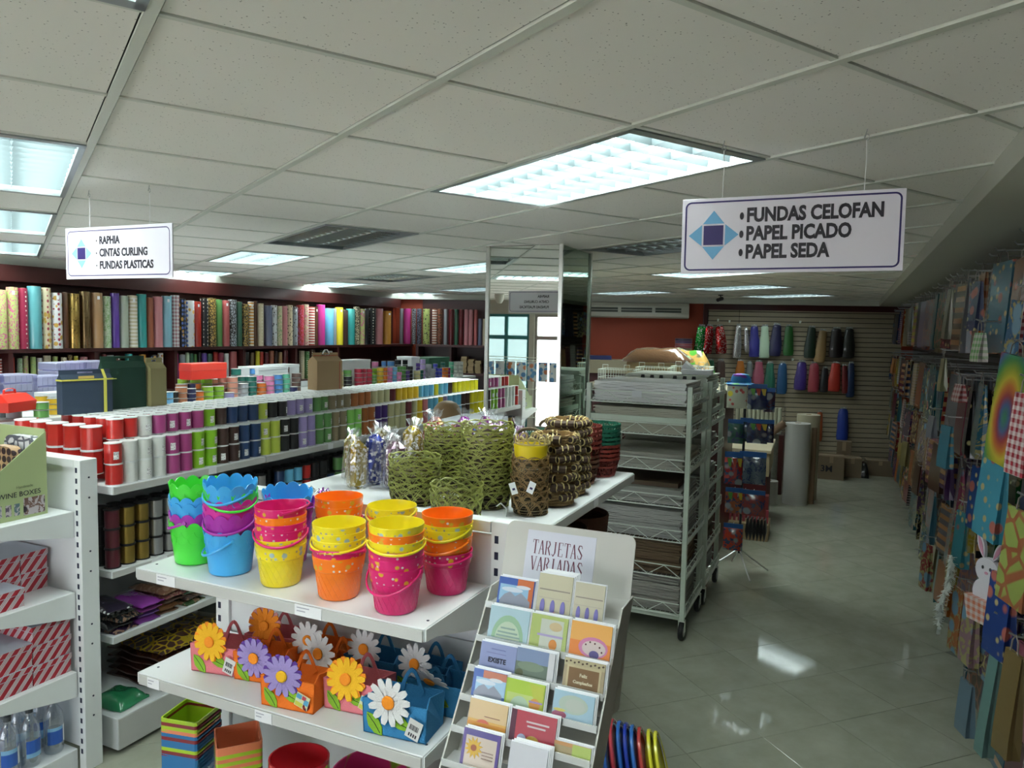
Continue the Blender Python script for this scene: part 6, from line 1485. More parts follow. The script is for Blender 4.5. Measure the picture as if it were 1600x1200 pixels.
card(806, 866, 1016, 1064, 2, (.20,.26,.40), [('r',0,.28,1,.56,(.14,.19,.14)),('e',-.1,.45,.7,.3,(.20,.26,.18)),('e',-.38,.2,.2,.25,(.10,.12,.06)),('r',.42,.5,.16,1.0,(.60,.60,.60))], 'grey blue landscape photo card, third tier middle')
card(880, 944, 1032, 1086, 2, (.36,.29,.17), [('r',0,.88,1,.22,(.44,.38,.22)),('r',0,.42,.84,.78,(.50,.42,.24)),('r',0,.40,.74,.66,(.20,.11,.04))]+[('e',-.45+.1*i,.88+.04*(i % 2),.05,.06,(.08,.05,.03)) for i in range(10)], 'leopard-bordered brown birthday card, third tier right', [('Feliz', .010, 0, .52, (.62,.55,.35)), ('Cumpleaños', .009, 0, .30, (.62,.55,.35))])
card(738, 790, 1048, 1096, 3, (.08,.15,.42), [('r',.15,.82,.7,.34,(.55,.20,.12)),('r',.05,.5,.9,.5,(.36,.55,.70))]+mount, 'blue mountain card with a red sky, fourth tier left')
card(789, 850, 1064, 1114, 3, (.40,.55,.06), [('r',-.1,.3,.7,.5,(.48,.58,.18)),('h',-.1,.06,.5,.42,(.40,.52,.38)),('p',[(.1,.95),(.48,.95),(.48,.05),(.36,.05)],0,0,0,(.46,.50,.06)),('e',.28,.3,.28,.4,(.62,.28,.06)),('r',.30,.38,.34,.06,(.35,.25,.48))], 'lime green card with an orange cartoon animal, fourth tier middle')
card(862, 926, 1082, 1160, 4, (.34,.50,.58), [('e',0,.6,.72,.62,(.42,.50,.40)),('e',.05,.58,.5,.44,(.46,.50,.42)),('e',-.32,.2,.36,.26,(.45,.14,.22)),('e',-.32,.36,.3,.1,(.62,.55,.15)),('p',[(-.2,.12),(.48,.02),(.48,.12),(.2,.06)],0,0,0,(.58,.50,.06))], 'pale blue card with a pink cartoon bear, fourth tier right', backs=2)
card(732, 792, 1096, 1146, 4, (.66,.48,.26), [('r',0,.22,1,.4,(.70,.40,.10)),('e',-.1,.3,.35,.3,(.62,.14,.08)),('r',0,.30,1,.10,(.68,.30,.06)),('r',.12,.55,.4,.02,(.3,.15,.1))], 'peach sunset card, fifth tier left')
card(797, 868, 1114, 1168, 4, (.42,.05,.07), [('r',-.44,.5,.12,1,(.10,.03,.05)),('r',.1,.72,.5,.05,(.6,.5,.5)),('r',.08,.60,.4,.05,(.6,.5,.5)),('e',-.22,.2,.2,.3,(.4,.42,.58)),('e',.02,.2,.28,.3,(.5,.32,.06)),('e',.22,.14,.16,.2,(.45,.15,.06)),('e',.38,.12,.16,.2,(.45,.45,.55))], 'red card with a row of cartoon animals, fifth tier middle')
card(722, 780, 1142, 1200, 5, (.62,.52,.42), [('r',0,.92,1,.16,(.10,.08,.26)),('r',-.46,.5,.08,1,(.12,.08,.28)),('r',.46,.5,.08,1,(.12,.08,.28)),('s',-.18,.55,.5,0,(.66,.40,.04)),('e',-.18,.55,.16,.16,(.35,.10,.03)),('r',.2,.5,.3,.02,(.35,.25,.2)),('r',.2,.42,.3,.02,(.35,.25,.2)),('r',.2,.34,.3,.02,(.35,.25,.2))], 'cream card with a yellow sunflower and purple border, sixth tier left')
card(796, 855, 1165, 1205, 5, (.56,.56,.58), [], 'plain white envelope pack, sixth tier middle', backs=3)
card(870, 928, 1176, 1215, 5, (.38,.30,.15), [('r',.0,.9,1,.25,(.55,.28,.10)),('r',.25,.5,.5,1,(.42,.52,.12))], 'small card with leopard and green print, sixth tier right')
# colourful rimmed plates in a bin, bottom centre
binx = thing('plate_bin', 'dark wire bin at the bottom edge holding rimmed plates', 'bin', (-.53, 2.16, 0), 0)
mb = MB()
for z in (.02, .3, .58): mb.tube([(.15*math.cos(2*PI*i/20), .15*math.sin(2*PI*i/20), z) for i in range(20)], .004, 4, closed=True)
for i in range(20): mb.tube([(.15*math.cos(2*PI*i/20), .15*math.sin(2*PI*i/20), 0), (.15*math.cos(2*PI*i/20), .15*math.sin(2*PI*i/20), .58)], .0025, 4)
mb.lathe([(.001, .02), (.15, .02)], 20, cap=(False, False))
obj('wire_frame', mb.mesh('wire_frame', steel), binx)
ph_ = [((-.085,0),'blue',(.03,.14,.50)),((-.062,0),'red',(.50,.05,.07)),((-.040,0),'blue',(.03,.14,.50)),((-.020,0),'navy blue',(.02,.05,.40)),((0,0),'blue',(.04,.18,.55)),((.022,0),'red',(.55,.06,.06)),((.050,0),'yellow',(.70,.66,.04)),((.070,0),'yellow',(.72,.68,.05))]
mb = MB(); mb.lathe([(.085,0),(.10,.004),(.135,.018),(.140,.018),(.102,0),(.085,-.003)], 36, cap=(True, True)); mb.tube([(.138*math.cos(2*PI*i/36), .138*math.sin(2*PI*i/36), .018) for i in range(36)], .006, 6, 0, closed=True); 
mb.tube([(.128*math.cos(2*PI*i/36), .128*math.sin(2*PI*i/36), .019) for i in range(36)], .0022, 4, 1, closed=True)
PLT = smooth(mb.mesh('rimmed_plate', [oc_gloss, label_white]), 40)
for k, ((dx, dy), n_, c) in enumerate(ph_):
    o = obj('rimmed_plate', PLT, None, (-.535+dx, 2.16+dx*.25, .655-.004*k), (0, PI/2-.25, .25), c); tag(o, '%s plastic plate standing on edge in the bin, %s from the left' % (n_, nth(k)), 'plate', 'rimmed plastic plates')
# ------------------------------------------------------------------ wheeled wire trolleys full of paper
rubber = M('black_rubber', (.012,.012,.013), .5); paper_m = OC('paper_sheets', .7, bump=.3, bscale=60); tape_w = M('trolley_enamel', (.66,.74,.64), .35)
def castor(parent, x, y):
    t = bpy.data.objects.new('castor', None); C.objects.link(t)
    t.parent = parent; t.location = (x, y, 0)
    mb = MB(); mb.m = Matrix.Translation((0, 0, .060)) @ Matrix.Rotation(PI/2, 4, 'Y'); mb.lathe([(.030,-.014),(.054,-.016),(.060,-.008),(.060,.008),(.054,.016),(.030,.014)], 20); mb.m = None
    obj('tyre', smooth(mb.mesh('tyre', rubber)), t)
    mb = MB(); mb.m = Matrix.Translation((0, 0, .060)) @ Matrix.Rotation(PI/2, 4, 'Y'); mb.lathe([(.036,-.0165),(.036,.0165)], 16); mb.m = None; obj('hub', mb.mesh('hub', steel), t)
    mb = MB(); mb.box((-.022, -.014, .055), (-.018, .014, .13)); mb.box((.018, -.014, .055), (.022, .014, .13)); mb.box((-.022, -.018, .126), (.022, .018, .134)); obj('fork', mb.mesh('fork', wire_white), t)
def trolley(x0, x1, y0, y1, lab_, levels, top, paper):
    t = thing('wire_trolley', lab_, 'trolley', (0, 0, 0), 0, 'wheeled wire paper trolleys')
    for x in (x0, x1):
        for y in (y0, y1):
            mb = MB(); mb.bbox((x-.016, y-.016, .13), (x+.016, y+.016, top), .002); obj('post', mb.mesh('post', tape_w), t)
            castor(t, x, y)
    for (z, h) in ((.132, .035), (1.425, .035)):
        mb = MB(); mb.box((x0+.016, y0-.010, z), (x1-.016, y0+.006, z+h)); mb.box((x0+.016, y1-.006, z), (x1-.016, y1+.010, z+h)); mb.box((x0-.008, y0+.016, z), (x0+.008, y1-.016, z+h)); mb.box((x1-.008, y0+.016, z), (x1+.008, y1-.016, z+h)); obj('rail', mb.mesh('rail', tape_w), t)
    for z in levels:
        mb = MB(); yf, yb = y0-.022, y1+.022; xa, xb = x0+.018, x1-.018
        for y in (yf, yb):
            mb.tube([(xa, y, z), (xb, y, z)], .0048, 5); mb.tube([(xa, y, z+.075), (xb, y, z+.075)], .0042, 5)
            n = 6; pts = [(xa+(xb-xa)*k/n, y, z+(.073 if k % 2 else .002)) for k in range(n+1)]; mb.tube(pts, .0036, 4)
        for x, s in ((x0-.022, -1), (x1+.022, 1)):
            mb.tube([(x, yf, z), (x, yb, z)], .0034, 5); mb.box((x-.003, yf, z+.008), (x+.003, yb, z+.028)); mb.tube([(x, yf+.02, z+.075), (x, yb-.02, z+.075)], .0028, 5)
            for y in (yf, yb):
                sg = 1 if y == yf else -1
                mb.tube([(x, y, z), (x, y, z+.072), (x, y+sg*.022, z+.075)], .0028, 5)
            pts = [(x, yf+(yb-yf)*k/6, z+(.073 if k % 2 else .002)) for k in range(7)]; mb.tube(pts, .002, 4)
        k = 0; xx = xa
        while xx < xb: mb.tube([(xx, yf, z-.002), (xx, yb, z-.002)], .0018, 4); xx += .032
        for q in (.25, .5, .75): mb.tube([(x0-.022, y0+(y1-y0)*q, z-.005), (x1+.022, y0+(y1-y0)*q, z-.005)], .003, 4)
        obj('wire_shelf', mb.mesh('wire_shelf', wire_white), t)
    return t
LV_ = [.165, .415, .650, .880, 1.115, 1.345, 1.545]
TX0, TX1 = -1.585, -.905
trolley(TX0, TX1, 4.770, 5.330, 'white wheeled wire trolley stacked with sheets of paper, nearest one', LV_, 1.665, None)
trolley(TX0+.02, TX1+.01, 5.480, 6.040, 'white wheeled wire trolley behind the nearest one', LV_, 1.665, None)
def paper_stack(x0, x1, y0, y1, z, h, c, lab_, grp, seed):
    r_ = random.Random(seed); c = tuple(min(.85, v*(1.45 if z > 1.5 else 1.1)) for v in c); t = thing('paper_stack', lab_, 'paper stack', ((x0+x1)/2, (y0+y1)/2, z), 0, grp)  # top stacks lightened, lower ones kept darker: shelf shadow put into the colour
    n = max(3, int(h/.011)); mb = MB(); w, d = (x1-x0)/2, (y1-y0)/2
    for k in range(n):
        a = k*h/n; j = r_.uniform(-.012, .008); j2 = r_.uniform(-.012, .008); c_ = h/n*.92
        N = 8; vs = []; 
        ph = r_.uniform(0, 6)
        for s in (0, 1):
            for i in range(N+1):
                x = -w+2*w*i/N; zz = a+(c_ if s else 0)+.0022*math.sin(2.1*i+ph)*min(1, k/3)
                vs += [(x+j, -d+j2, max(0, zz)), (x+j, d+j2, max(0, zz))]
        K = 2*(N+1); fs = []
        for i in range(N):
            q = 2*i; fs += [(q, q+1, q+3, q+2), (K+q, K+q+2, K+q+3, K+q+1), (q, q+2, K+q+2, K+q), (q+1, K+q+1, K+q+3, q+3)]
        fs += [(0, K, K+1, 1), (2*N, 2*N+1, K+2*N+1, K+2*N)]
        mb.add(vs, fs)
    obj('sheets', mb.mesh('sheets', paper_m), t, col=c); return t
PC_ = [((.34,.33,.30), .215, 'grey white newsprint'), ((.16,.105,.06), .20, 'brown kraft paper'), ((.42,.42,.40), .19, 'grey white newsprint'), ((.40,.40,.37), .10, 'mixed white paper'), ((.42,.41,.36), .10, 'off-white board'), ((.50,.48,.40), .165, 'cream paper'), ((.62,.65,.58), .135, 'white tissue paper')]
for k, (c, h, n_) in enumerate(PC_):
    z = LV_[k]+.003
    w_ = ('bottom', 'second', 'third', 'fourth', 'fifth', 'sixth', 'top')[k]
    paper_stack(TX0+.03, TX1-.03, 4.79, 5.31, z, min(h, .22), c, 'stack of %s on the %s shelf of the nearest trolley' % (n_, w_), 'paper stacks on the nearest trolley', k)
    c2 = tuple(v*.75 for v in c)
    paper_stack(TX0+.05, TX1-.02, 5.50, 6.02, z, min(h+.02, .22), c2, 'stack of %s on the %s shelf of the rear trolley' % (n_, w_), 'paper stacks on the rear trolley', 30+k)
mb = MB(); mb.box((-1.50, 4.85, LV_[3]+.105), (-.98, 5.25, LV_[3]+.135)); tag(obj('brown_board', mb.mesh('brown_board', M('brown_board', (.10,.065,.04), .7))), 'dark brown board lying over the paper on the fourth trolley shelf', 'board')
mb = MB(); mb.box((-1.28, 4.7405, 1.585), (-1.215, 4.7425, 1.628)); tag(obj('shelf_label', mb.mesh('shelf_label', label_white)), 'white label clipped to the top wire of the nearest trolley', 'label')
# white carrier bags on the rear trolley, wire baskets and bulk packs behind
TOPZ = LV_[6]+.003+.155+.002
t = thing('white_carrier_bag', 'folded white paper bags with twisted handles on top of the rear trolley', 'paper bag', (-1.02, 5.70, TOPZ), .1)
mb = MB(); 
for k in range(3): mb.bbox((-.12-.005*k, -.12, .012*k), (.10, .12-.004*k, .012*k+.010), .002)
mb.add([(-.13,-.08,.04),(-.10,-.08,.09),(-.10,.02,.10),(-.14,.02,.045),(-.03,-.08,.037),(-.02,.02,.037)], [(0,1,2,3),(0,4,1),(1,4,5,2)])
obj('bag_body', mb.mesh('bag_body', label_white), t)
mb = MB()
for dx, dz in ((0, 0), (.03, -.008)): mb.tube([(-.03+dx+.045*math.cos(PI*i/10), -.05+.01*i/10, .036+dz+.035*math.sin(PI*i/10)) for i in range(11)], .003, 5)
obj('rope_handle', mb.mesh('rope_handle', label_white), t)
for k in range(6):
    px = (1012, 1026, 1040, 1061, 1076, 1090)[k]; q = ony(px, 588, 5.45)
    t = thing('binder_clip', 'black binder clip on the paper edge of the trolley, %s from the left' % nth(k), 'clip', (q.x, 5.31, LV_[6]+.139), 0, 'black clips on the top paper stack')
    mb = MB(); mb.add([(-.014,-.012,0),(.014,-.012,0),(.014,.008,0),(-.014,.008,0),(-.012,-.002,.022),(.012,-.002,.022)], [(0,3,2,1),(0,1,5,4),(1,2,5),(2,3,4,5),(3,0,4)]); obj('clip_body', mb.mesh('clip_body', black), t)
# display bench behind the trolleys carrying wire baskets
bench = thing('display_bench', 'dark mahogany counter behind the paper trolleys', 'counter', (-1.75, 7.1, 0), 0)
mb = MB(); mb.bbox((-.55, -.45, 0), (.75, .45, 1.48), .004); obj('cabinet', mb.mesh('cabinet', dark_wood), bench)
mb = MB(); mb.bbox((-.58, -.48, 1.481), (.78, .48, 1.515), .004); obj('counter_top', mb.mesh('counter_top', M('counter_tan', (.36,.31,.21), .5)), bench)
def wire_basket(loc, w, d, h, rz, lab_):
    t = thing('wire_basket', lab_, 'wire basket', loc, rz, 'white wire baskets behind the trolleys')
    mb = MB()
    for z in (0.003, h*.5, h): mb.tube([(-w/2,-d/2,z),(w/2,-d/2,z),(w/2,d/2,z),(-w/2,d/2,z)], .0035 if z == h else .0022, 5, closed=True)
    k = 0
    while -w/2+k*.025 <= w/2:
        x = -w/2+k*.025; mb.tube([(x,-d/2,h),(x,-d/2,.003),(x,d/2,.003),(x,d/2,h)], .0018, 4); k += 1
    k = 0
    while -d/2+k*.03 <= d/2:
        y = -d/2+k*.03; mb.tube([(-w/2,y,h),(-w/2,y,.003),(w/2,y,.003),(w/2,y,h)], .0018, 4); k += 1
    obj('basket_body', mb.mesh('basket_body', wire_white), t)
    for x in (-w*.3, w*.3):
        mb = MB(); mb.tube([(x-.025,-d/2,h),(x-.025,-d/2,h+.045),(x+.025,-d/2,h+.045),(x+.025,-d/2,h)], .003, 5); obj('loop', mb.mesh('loop', wire_white), t)
wire_basket((-1.96, 6.78, 1.5155), .34, .28, .15, .05, 'white wire basket of small cards, nearest the column')
wire_basket((-1.62, 6.80, 1.5155), .30, .28, .18, -.03, 'white wire basket in the middle behind the paper trolley')
wire_basket((-1.28, 6.80, 1.5155), .34, .28, .20, .02, 'white wire basket under the brown pillow pack')
bulk = OC('bulk_pack', .15, coat=1, bump=.8, bscale=50); bulkf = OC('bulk_print', .2, coat=1, kind='blobs', scale=12, c2=(.65,.40,.12), amt=1.0, c3=(.10,.40,.05))
crinkle_thing('pillow_pack', 'clear pillow pack of brown shred lying on the wire baskets', 'gift filler bag', (-1.66, 7.05, 1.735), .02, (.16,.085,.045), bulk, .62, .30, .13, 3)
mb = MB(); mb.bbox((-1.94,6.95,1.516),(-1.40,7.2,1.733),.004); tag(obj('carton_block', mb.mesh('carton_block', kraft_m)), 'carton propping up the brown pillow pack', 'box')
crinkle_thing('bulk_bag', 'green and orange printed bulk pack behind the brown one', 'bulk pack', (-1.47, 7.36, 1.52), -.08, (.22,.22,.13), bulkf, .58, .20, .32, 8)
for k, (x, c, n_) in enumerate(((-1.30,(.40,.38,.08),'yellow'),(-1.22,(.25,.28,.42),'blue grey'),(-1.14,(.14,.20,.12),'dark green'))):
    crinkle_thing('sweet_bag', 'small %s sweet bag leaning at the right end of the counter' % n_, 'bag', (x-.03, 6.95+.05*k, 1.5165), PI/2, c, bulkf, .20, .12, .16, 12+k)
blu = M('navy_board', (.02,.03,.12), .5)
q = farpt(930, 548, .35); t = thing('wall_counter', 'pale tan counter top along the orange wall right of the column', 'counter', (q.x, q.y, 0), FANG)
mb = MB(); mb.bbox((-.6, -.25, 0), (1.4, .30, 1.40), .004); obj('cabinet', mb.mesh('cabinet', dark_wood), t); mb = MB(); mb.bbox((-.62, -.28, 1.401), (1.42, .30, 1.60), .004); obj('counter_top', mb.mesh('counter_top', M('counter_tan', (.36,.31,.21), .5)), t)
mb = MB(); mb.bbox((-.35, -.2, 1.601), (.25, .1, 1.66), .003); tag(obj('blue_folder', mb.mesh('blue_folder', blu), None, (q.x, q.y, 0), (0, 0, FANG)), 'flat navy folder on the tan counter beside the column', 'folder')
# pile of dark ribbon reels by the slat wall
q = farpt(1069, 555, .40)
t = thing('wall_cabinet', 'dark mahogany cabinet end left of the slat wall', 'cabinet', (q.x, q.y, 0), FANG); mb = MB(); mb.bbox((-.16, -.2, 0), (.17, .38, q.z), .003); obj('cabinet', mb.mesh('cabinet', dark_wood), t)
for k, (c, n_) in enumerate((((.30,.32,.30),'grey'),((.02,.03,.02),'black'),((.32,.30,.14),'olive'),((.40,.08,.09),'red'),((.42,.12,.14),'rose'),((.10,.06,.16),'violet'),((.05,.03,.08),'dark plum'))):
    o = obj('ribbon_reel', REEL, None, (q.x, q.y-.08, q.z+.001+k*.036), (0, 0, k), c, (2.7, 2.7, .79)); tag(o, '%s wide ribbon reel in the pile by the slat wall, %s up' % (n_, nth(k)), 'ribbon reel', 'wide reels piled by the slat wall')

# ------------------------------------------------------------------ toy pack stand beside the trolley
stx, sty = -.76, 6.42
st = thing('pack_stand', 'thin wire floor stand hung with toy packs beside the trolley', 'display stand', (stx, sty, 0), 0)
mb = MB(); mb.tube([(0,0,.16),(0,0,1.60)], .011, 8); obj('pole', mb.mesh('pole', black), st)
for a in (.5, 1.9, 3.4, 5.2):
    mb = MB(); mb.tube([(0,0,.20),(.10*math.cos(a),.10*math.sin(a),.12),(.26*math.cos(a),.26*math.sin(a),.006)], .006, 6); obj('leg', mb.mesh('leg', steel), st)
PKM = OC('toy_pack_film', .18, coat=1, kind='floral', scale=15, c2=(.03,.05,.14), amt=.46, c3=(.30,.32,.36))
headr = M('pack_header_blue', (.02,.12,.42), .35)
packs = [ # px centre, ytop, ybot, width px, body colour, label
 (1152,596,638,31,(.62,.62,.52),'white and yellow balloon toy pack, top row left'),(1184,600,640,30,(.02,.03,.13),'navy toy pack with coloured rays, top row right'),
 (1150,655,693,24,(.03,.12,.10),'green and orange toy pack, second row left'),(1184,655,693,32,(.03,.03,.09),'navy toy pack with red and green rays, second row right'),
 (1147,706,757,28,(.45,.03,.03),'red toy pack with slanted silver lettering, third row left'),(1180,706,757,36,(.10,.14,.20),'teal toy pack with bottles, third row right'),
 (1148,762,802,28,(.40,.10,.04),'red and yellow toy pack, fourth row left'),(1178,766,806,36,(.30,.05,.05),'pink toy pack of tubes, fourth row right'),
 (1146,818,860,30,(.55,.05,.03),'red toy pack with blue header, bottom row left'),
 (1203,606,644,18,(.05,.02,.05),'dark wine toy pack at the right end of the top row'),(1167,653,690,20,(.02,.05,.05),'dark green toy pack in the middle of the second row'),(1203,656,692,14,(.02,.02,.06),'narrow dark blue toy pack at the right end of the second row'),
 (1165,705,752,18,(.04,.10,.10),'dark teal toy pack in the middle of the third row'),(1163,764,800,16,(.08,.03,.02),'dark brown toy pack in the middle of the fourth row')]
for k, (px, yt, yb, wp, c, lab_) in enumerate(packs):
    y = sty-.07-.012*(k % 2)+(.05 if k > 8 else 0)
    a = ony(px, yt, y); b = ony(px, yb, y); w_ = (ony(px+wp/2, yt, y)-ony(px-wp/2, yt, y)).length; h_ = a.z-b.z
    t = thing('toy_pack', lab_, 'toy pack', (a.x, y, a.z), rnd.uniform(-.12, .12), 'toy packs on the floor stand')
    mb = MB(); mb.m = Matrix.Rotation(0, 4, 'X'); prof = []
    # puffy pouch: grid in xz with thickness
    N_x, N_z = 6, 6; vs = []; fs = []
    for s in (0, 1):
        for i in range(N_x+1):
            for j in range(N_z+1):
                u, v = i/N_x, j/N_z; e = min(1, 4*min(u, 1-u))*min(1, 4*min(v, 1-v)); vs.append(((u-.5)*w_, (-1 if s else 1)*(.001+.018*e*(1+.2*math.sin(7*u+k)*math.cos(9*v))), -h_*(.16+.84*v)))
    K = (N_x+1)*(N_z+1)
    for i in range(N_x):
        for j in range(N_z):
            q_ = i*(N_z+1)+j; r_ = q_+N_z+1; fs += [(q_, r_, r_+1, q_+1), (K+q_, K+q_+1, K+r_+1, K+r_)]
    mb.m = None; mb.add(vs, fs); obj('pouch', smooth(mb.mesh('pouch', PKM if k != 0 else OC('balloon_pack', .15, coat=1, kind='blobs', scale=20, c2=(.60,.10,.10), amt=.45, c3=(.75,.62,.02))), 60), t, col=c)
    mb = MB(); mb.box((-w_/2, -.003, -h_*.17), (w_/2, .003, 0)); obj('header_card', mb.mesh('header_card', headr), t)
    if k in (1, 3, 4, 6):
        mb = MB(); cl = [M('ray_green', (.10,.35,.05), .4), M('ray_red', (.50,.04,.02), .4), M('ray_yellow', (.60,.42,.03), .4)]
        for i in range(3): x0 = -w_*.35+i*w_*.28; mb.add([(x0,-.0215,-h_*.18),(x0+w_*.26,-.0215,-h_*.18),(x0+w_*.22,-.024,-h_*.45),(x0+w_*.10,-.024,-h_*.42)], [(0,1,2,3)], i)
        mb.m = None; obj('printed_rays', mb.mesh('printed_rays', cl), t)
    mb = MB(); mb.tube([(0, -.002, -.01), (0, .06, -.004)], .0025, 5); obj('peg', mb.mesh('peg', steel), t)
for k in range(6):
    a = ony(1168+k*5.5, 820, 6.45); t = thing('toy_pack', 'thin black toy pack seen edge-on at the foot of the stand, %s from the left' % nth(k), 'toy pack', (a.x, 6.45, .47), 0, 'edge-on black packs at the foot of the stand')
    mb = MB(); mb.add([(-.004,-.05,0),(.004,-.05,0),(.004,.05,0),(-.004,.05,0),(-.014,-.05,-.11),(.014,-.05,-.11),(.014,.05,-.11),(-.014,.05,-.11),(0,-.05,-.19),(0,.05,-.19)], [(0,1,2,3),(0,4,5,1),(1,5,6,2),(2,6,7,3),(3,7,4,0),(4,8,5),(6,9,7),(5,8,9,6),(7,9,8,4)]); obj('pouch', mb.mesh('pouch', rubber), t)
# tie-dye hat on top
def tie_mat():
    m, n, l, p = nt('tie_dye'); tc = n.new('ShaderNodeTexCoord'); v = n.new('ShaderNodeTexVoronoi'); v.inputs['Scale'].default_value = 17; l.new(tc.outputs['Object'], v.inputs['Vector'])
    s = n.new('ShaderNodeSeparateColor'); l.new(v.outputs['Color'], s.inputs[0]); r = n.new('ShaderNodeValToRGB'); r.color_ramp.interpolation = 'CONSTANT'; e = r.color_ramp.elements
    e[0].color = (.03,.22,.55,1); e[1].position = .45; e[1].color = (.06,.42,.08,1); x = e.new(.65); x.color = (.22,.04,.40,1); x = e.new(.82); x.color = (.04,.35,.60,1)
    l.new(s.outputs[0], r.inputs[0]); l.new(r.outputs[0], p.inputs['Base Color']); return m
a = ony(1153, 590, 6.36)
mb = MB(); mb.lathe([(.125,.0),(.085,.012),(.078,.05),(.066,.078),(.03,.086),(.001,.087)], 24, cap=(True, False)); tag(obj('bucket_hat', smooth(mb.mesh('bucket_hat', tie_mat())), None, (a.x+.02, 6.40, 1.602)), 'blue, green and purple tie-dye hat on top of the toy pack stand', 'hat')

# ------------------------------------------------------------------ table, paper tubes, cartons at the aisle end
tb_ = thing('display_table', 'cream-topped display table with a red skirt beyond the toy packs', 'table', (-1.10, 8.35, 0), .04)
mb = MB(); mb.bbox((-.62, -.45, .80), (.42, .50, .835), .004); obj('table_top', mb.mesh('table_top', M('cream_board', (.52,.45,.30), .5)), tb_)
mb = MB(); mb.box((-.60, -.43, .56), (.405, .48, .799)); obj('cloth', mb.mesh('cloth', M('cream_cloth', (.42,.34,.20), .7)), tb_)
mb = MB(); mb.box((-.58, -.41, .02), (.385, .46, .559)); obj('skirt', mb.mesh('skirt', M('red_skirt', (.10,.012,.014), .7)), tb_)
t = thing('product_carton', 'open kraft carton holding pink-capped tubes under the toy packs', 'box', (-.80, 7.66, 0), .03)
mb = MB(); mb.bbox((-.26, -.18, 0), (.17, .18, .16), .002); obj('carton_body', mb.mesh('carton_body', kraft_m), t)
mb = MB(); mb.box((-.25, .05, .161), (.15, .17, .40)); obj('backdrop_card', mb.mesh('backdrop_card', M('dark_red_card', (.22,.03,.03), .5)), t)
pk = M('pink_tube', (.42,.07,.09), .35)
for i in range(9):
    mb = MB(); x = -.20+.044*i; mb.tube([(x, -.10, .162), (x, -.08, .29)], .014, 8); obj('tube', smooth(mb.mesh('tube', pk)), t)
white_roll = M('white_paper_roll', (.50,.50,.47), .5, var=.04); cream_roll = M('cream_paper_roll', (.46,.42,.30), .5); brown_roll = M('kraft_roll', (.20,.12,.07), .6); grey_roll = M('mottled_roll', (.20,.20,.17), .6, var=.5, vscale=30)
def big_roll(x, y, r, h, mt, lab_, rot=(0, 0, 0), z=0):
    o_ = MB(); o_.lathe([(r, 0), (r, h), (r*.25, h), (r*.25, h-.03)], 28); t = thing('paper_roll', lab_, 'paper roll', (x, y, z), 0, 'large paper rolls at the aisle end', rot)
    obj('roll_body', smooth(o_.mesh('roll_body', mt), 30), t); mb = MB(); mb.lathe([(r*.24, h-.10), (r*.24, h+.004), (r*.18, h+.004)], 14); obj('core', mb.mesh('core', core_m), t)
big_roll(-.497, 9.42, .142, .975, white_roll, 'tall white paper roll standing at the front of the aisle-end group')
big_roll(-.40, 9.78, .135, 1.05, cream_roll, 'cream paper roll standing behind the white one')
big_roll(-.315, 9.50, .030, .92, brown_roll, 'slim dark brown roll standing right of the white roll')
big_roll(-.78, 9.25, .10, .28, white_roll, 'short white roll on the floor left of the tall roll')
big_roll(-.80, 9.50, .085, .82, grey_roll, 'mottled grey roll standing left of the tall white roll', (0, 0, 0))
t = thing('cardboard_tube', 'brown cardboard tube propped diagonally over the grey roll', 'tube', (-.84, 9.36, .80), 0, None, (0, .85, 0)); mb = MB(); mb.lathe([(.045, 0), (.045, .26), (.038, .26), (.038, .02)], 14); obj('tube_body', mb.mesh('tube_body', brown_roll), t)
tr = thing('tube_rack', 'open rack of upright cream tubes beside the display table', 'rack', (-.98, 9.98, 0), 0)
mb = MB(); mb.bbox((-.36, -.15, 0), (.30, .20, .76), .003); obj('plinth', mb.mesh('plinth', dark_wood), tr)
mb = MB(); mb.box((-.35, -.14, .761), (.29, -.135, .86)); mb.box((.285, -.14, .761), (.29, .18, 1.10)); obj('tray', mb.mesh('tray', clearpl), tr)
tu = MB(); tu.lathe([(.023, 0), (.023, .33), (.018, .33)], 12); TU = smooth(tu.mesh('cream_tube', M('cream_tube', (.46,.46,.34), .4)), 40)
for i in range(22):
    o = obj('cream_tube', TU, None, (-1.27+.052*(i % 11), 9.93+.06*(i//11), .762)); tag(o, 'cream paper tube standing in the rack, %s row, %s from the left' % (('front', 'back')[i//11], nth(i % 11)), 'paper tube', 'cream tubes in the rack')
def carton(x, y, w, d, h, rz, lab_, mt=kraft_m, z=0, mark=None, flaps=True):
    t = thing('carton', lab_, 'box', (x, y, z), rz, 'kraft cartons on the floor by the slat wall'); mb = MB(); mb.bbox((-w/2, -d/2, 0), (w/2, d/2, h), .003); obj('carton_body', mb.mesh('carton_body', mt), t)
    mb = MB(); mb.box((-w/2, -.025, h), (w/2, .025, h+.0008)); mb.box((-.025, -d/2-.0008, h*.72), (.025, -d/2, h)); obj('packing_tape', mb.mesh('packing_tape', M('parcel_tape', (.30,.22,.13), .3)), t)
    if mark: text('printed_mark', mark, .125, ink, t, (-w/2+.03, -d/2-.001, h*.45), (PI/2, 0, 0), bold=.0022)
    return t
q = onz(1262, 745, 0); carton(-.14, 11.42, .34, .30, .33, .04, 'kraft carton with a black 3M mark by the slat wall', M('kraft_dim', (.20,.145,.09), .75), mark='3M')
carton(.13, 11.72, .24, .26, .28, .1, 'kraft carton right of the marked one', M('kraft_dim', (.26,.19,.115), .75))
carton(.02, 11.99, .20, .22, .47, .0, 'taller carton behind the two boxes at the slat wall', M('kraft_dark', (.16,.115,.07), .8))
carton(.50, 12.05, .36, .26, .22, .12, 'long low carton against the slat wall at right', M('kraft_dark', (.16,.115,.07), .8))
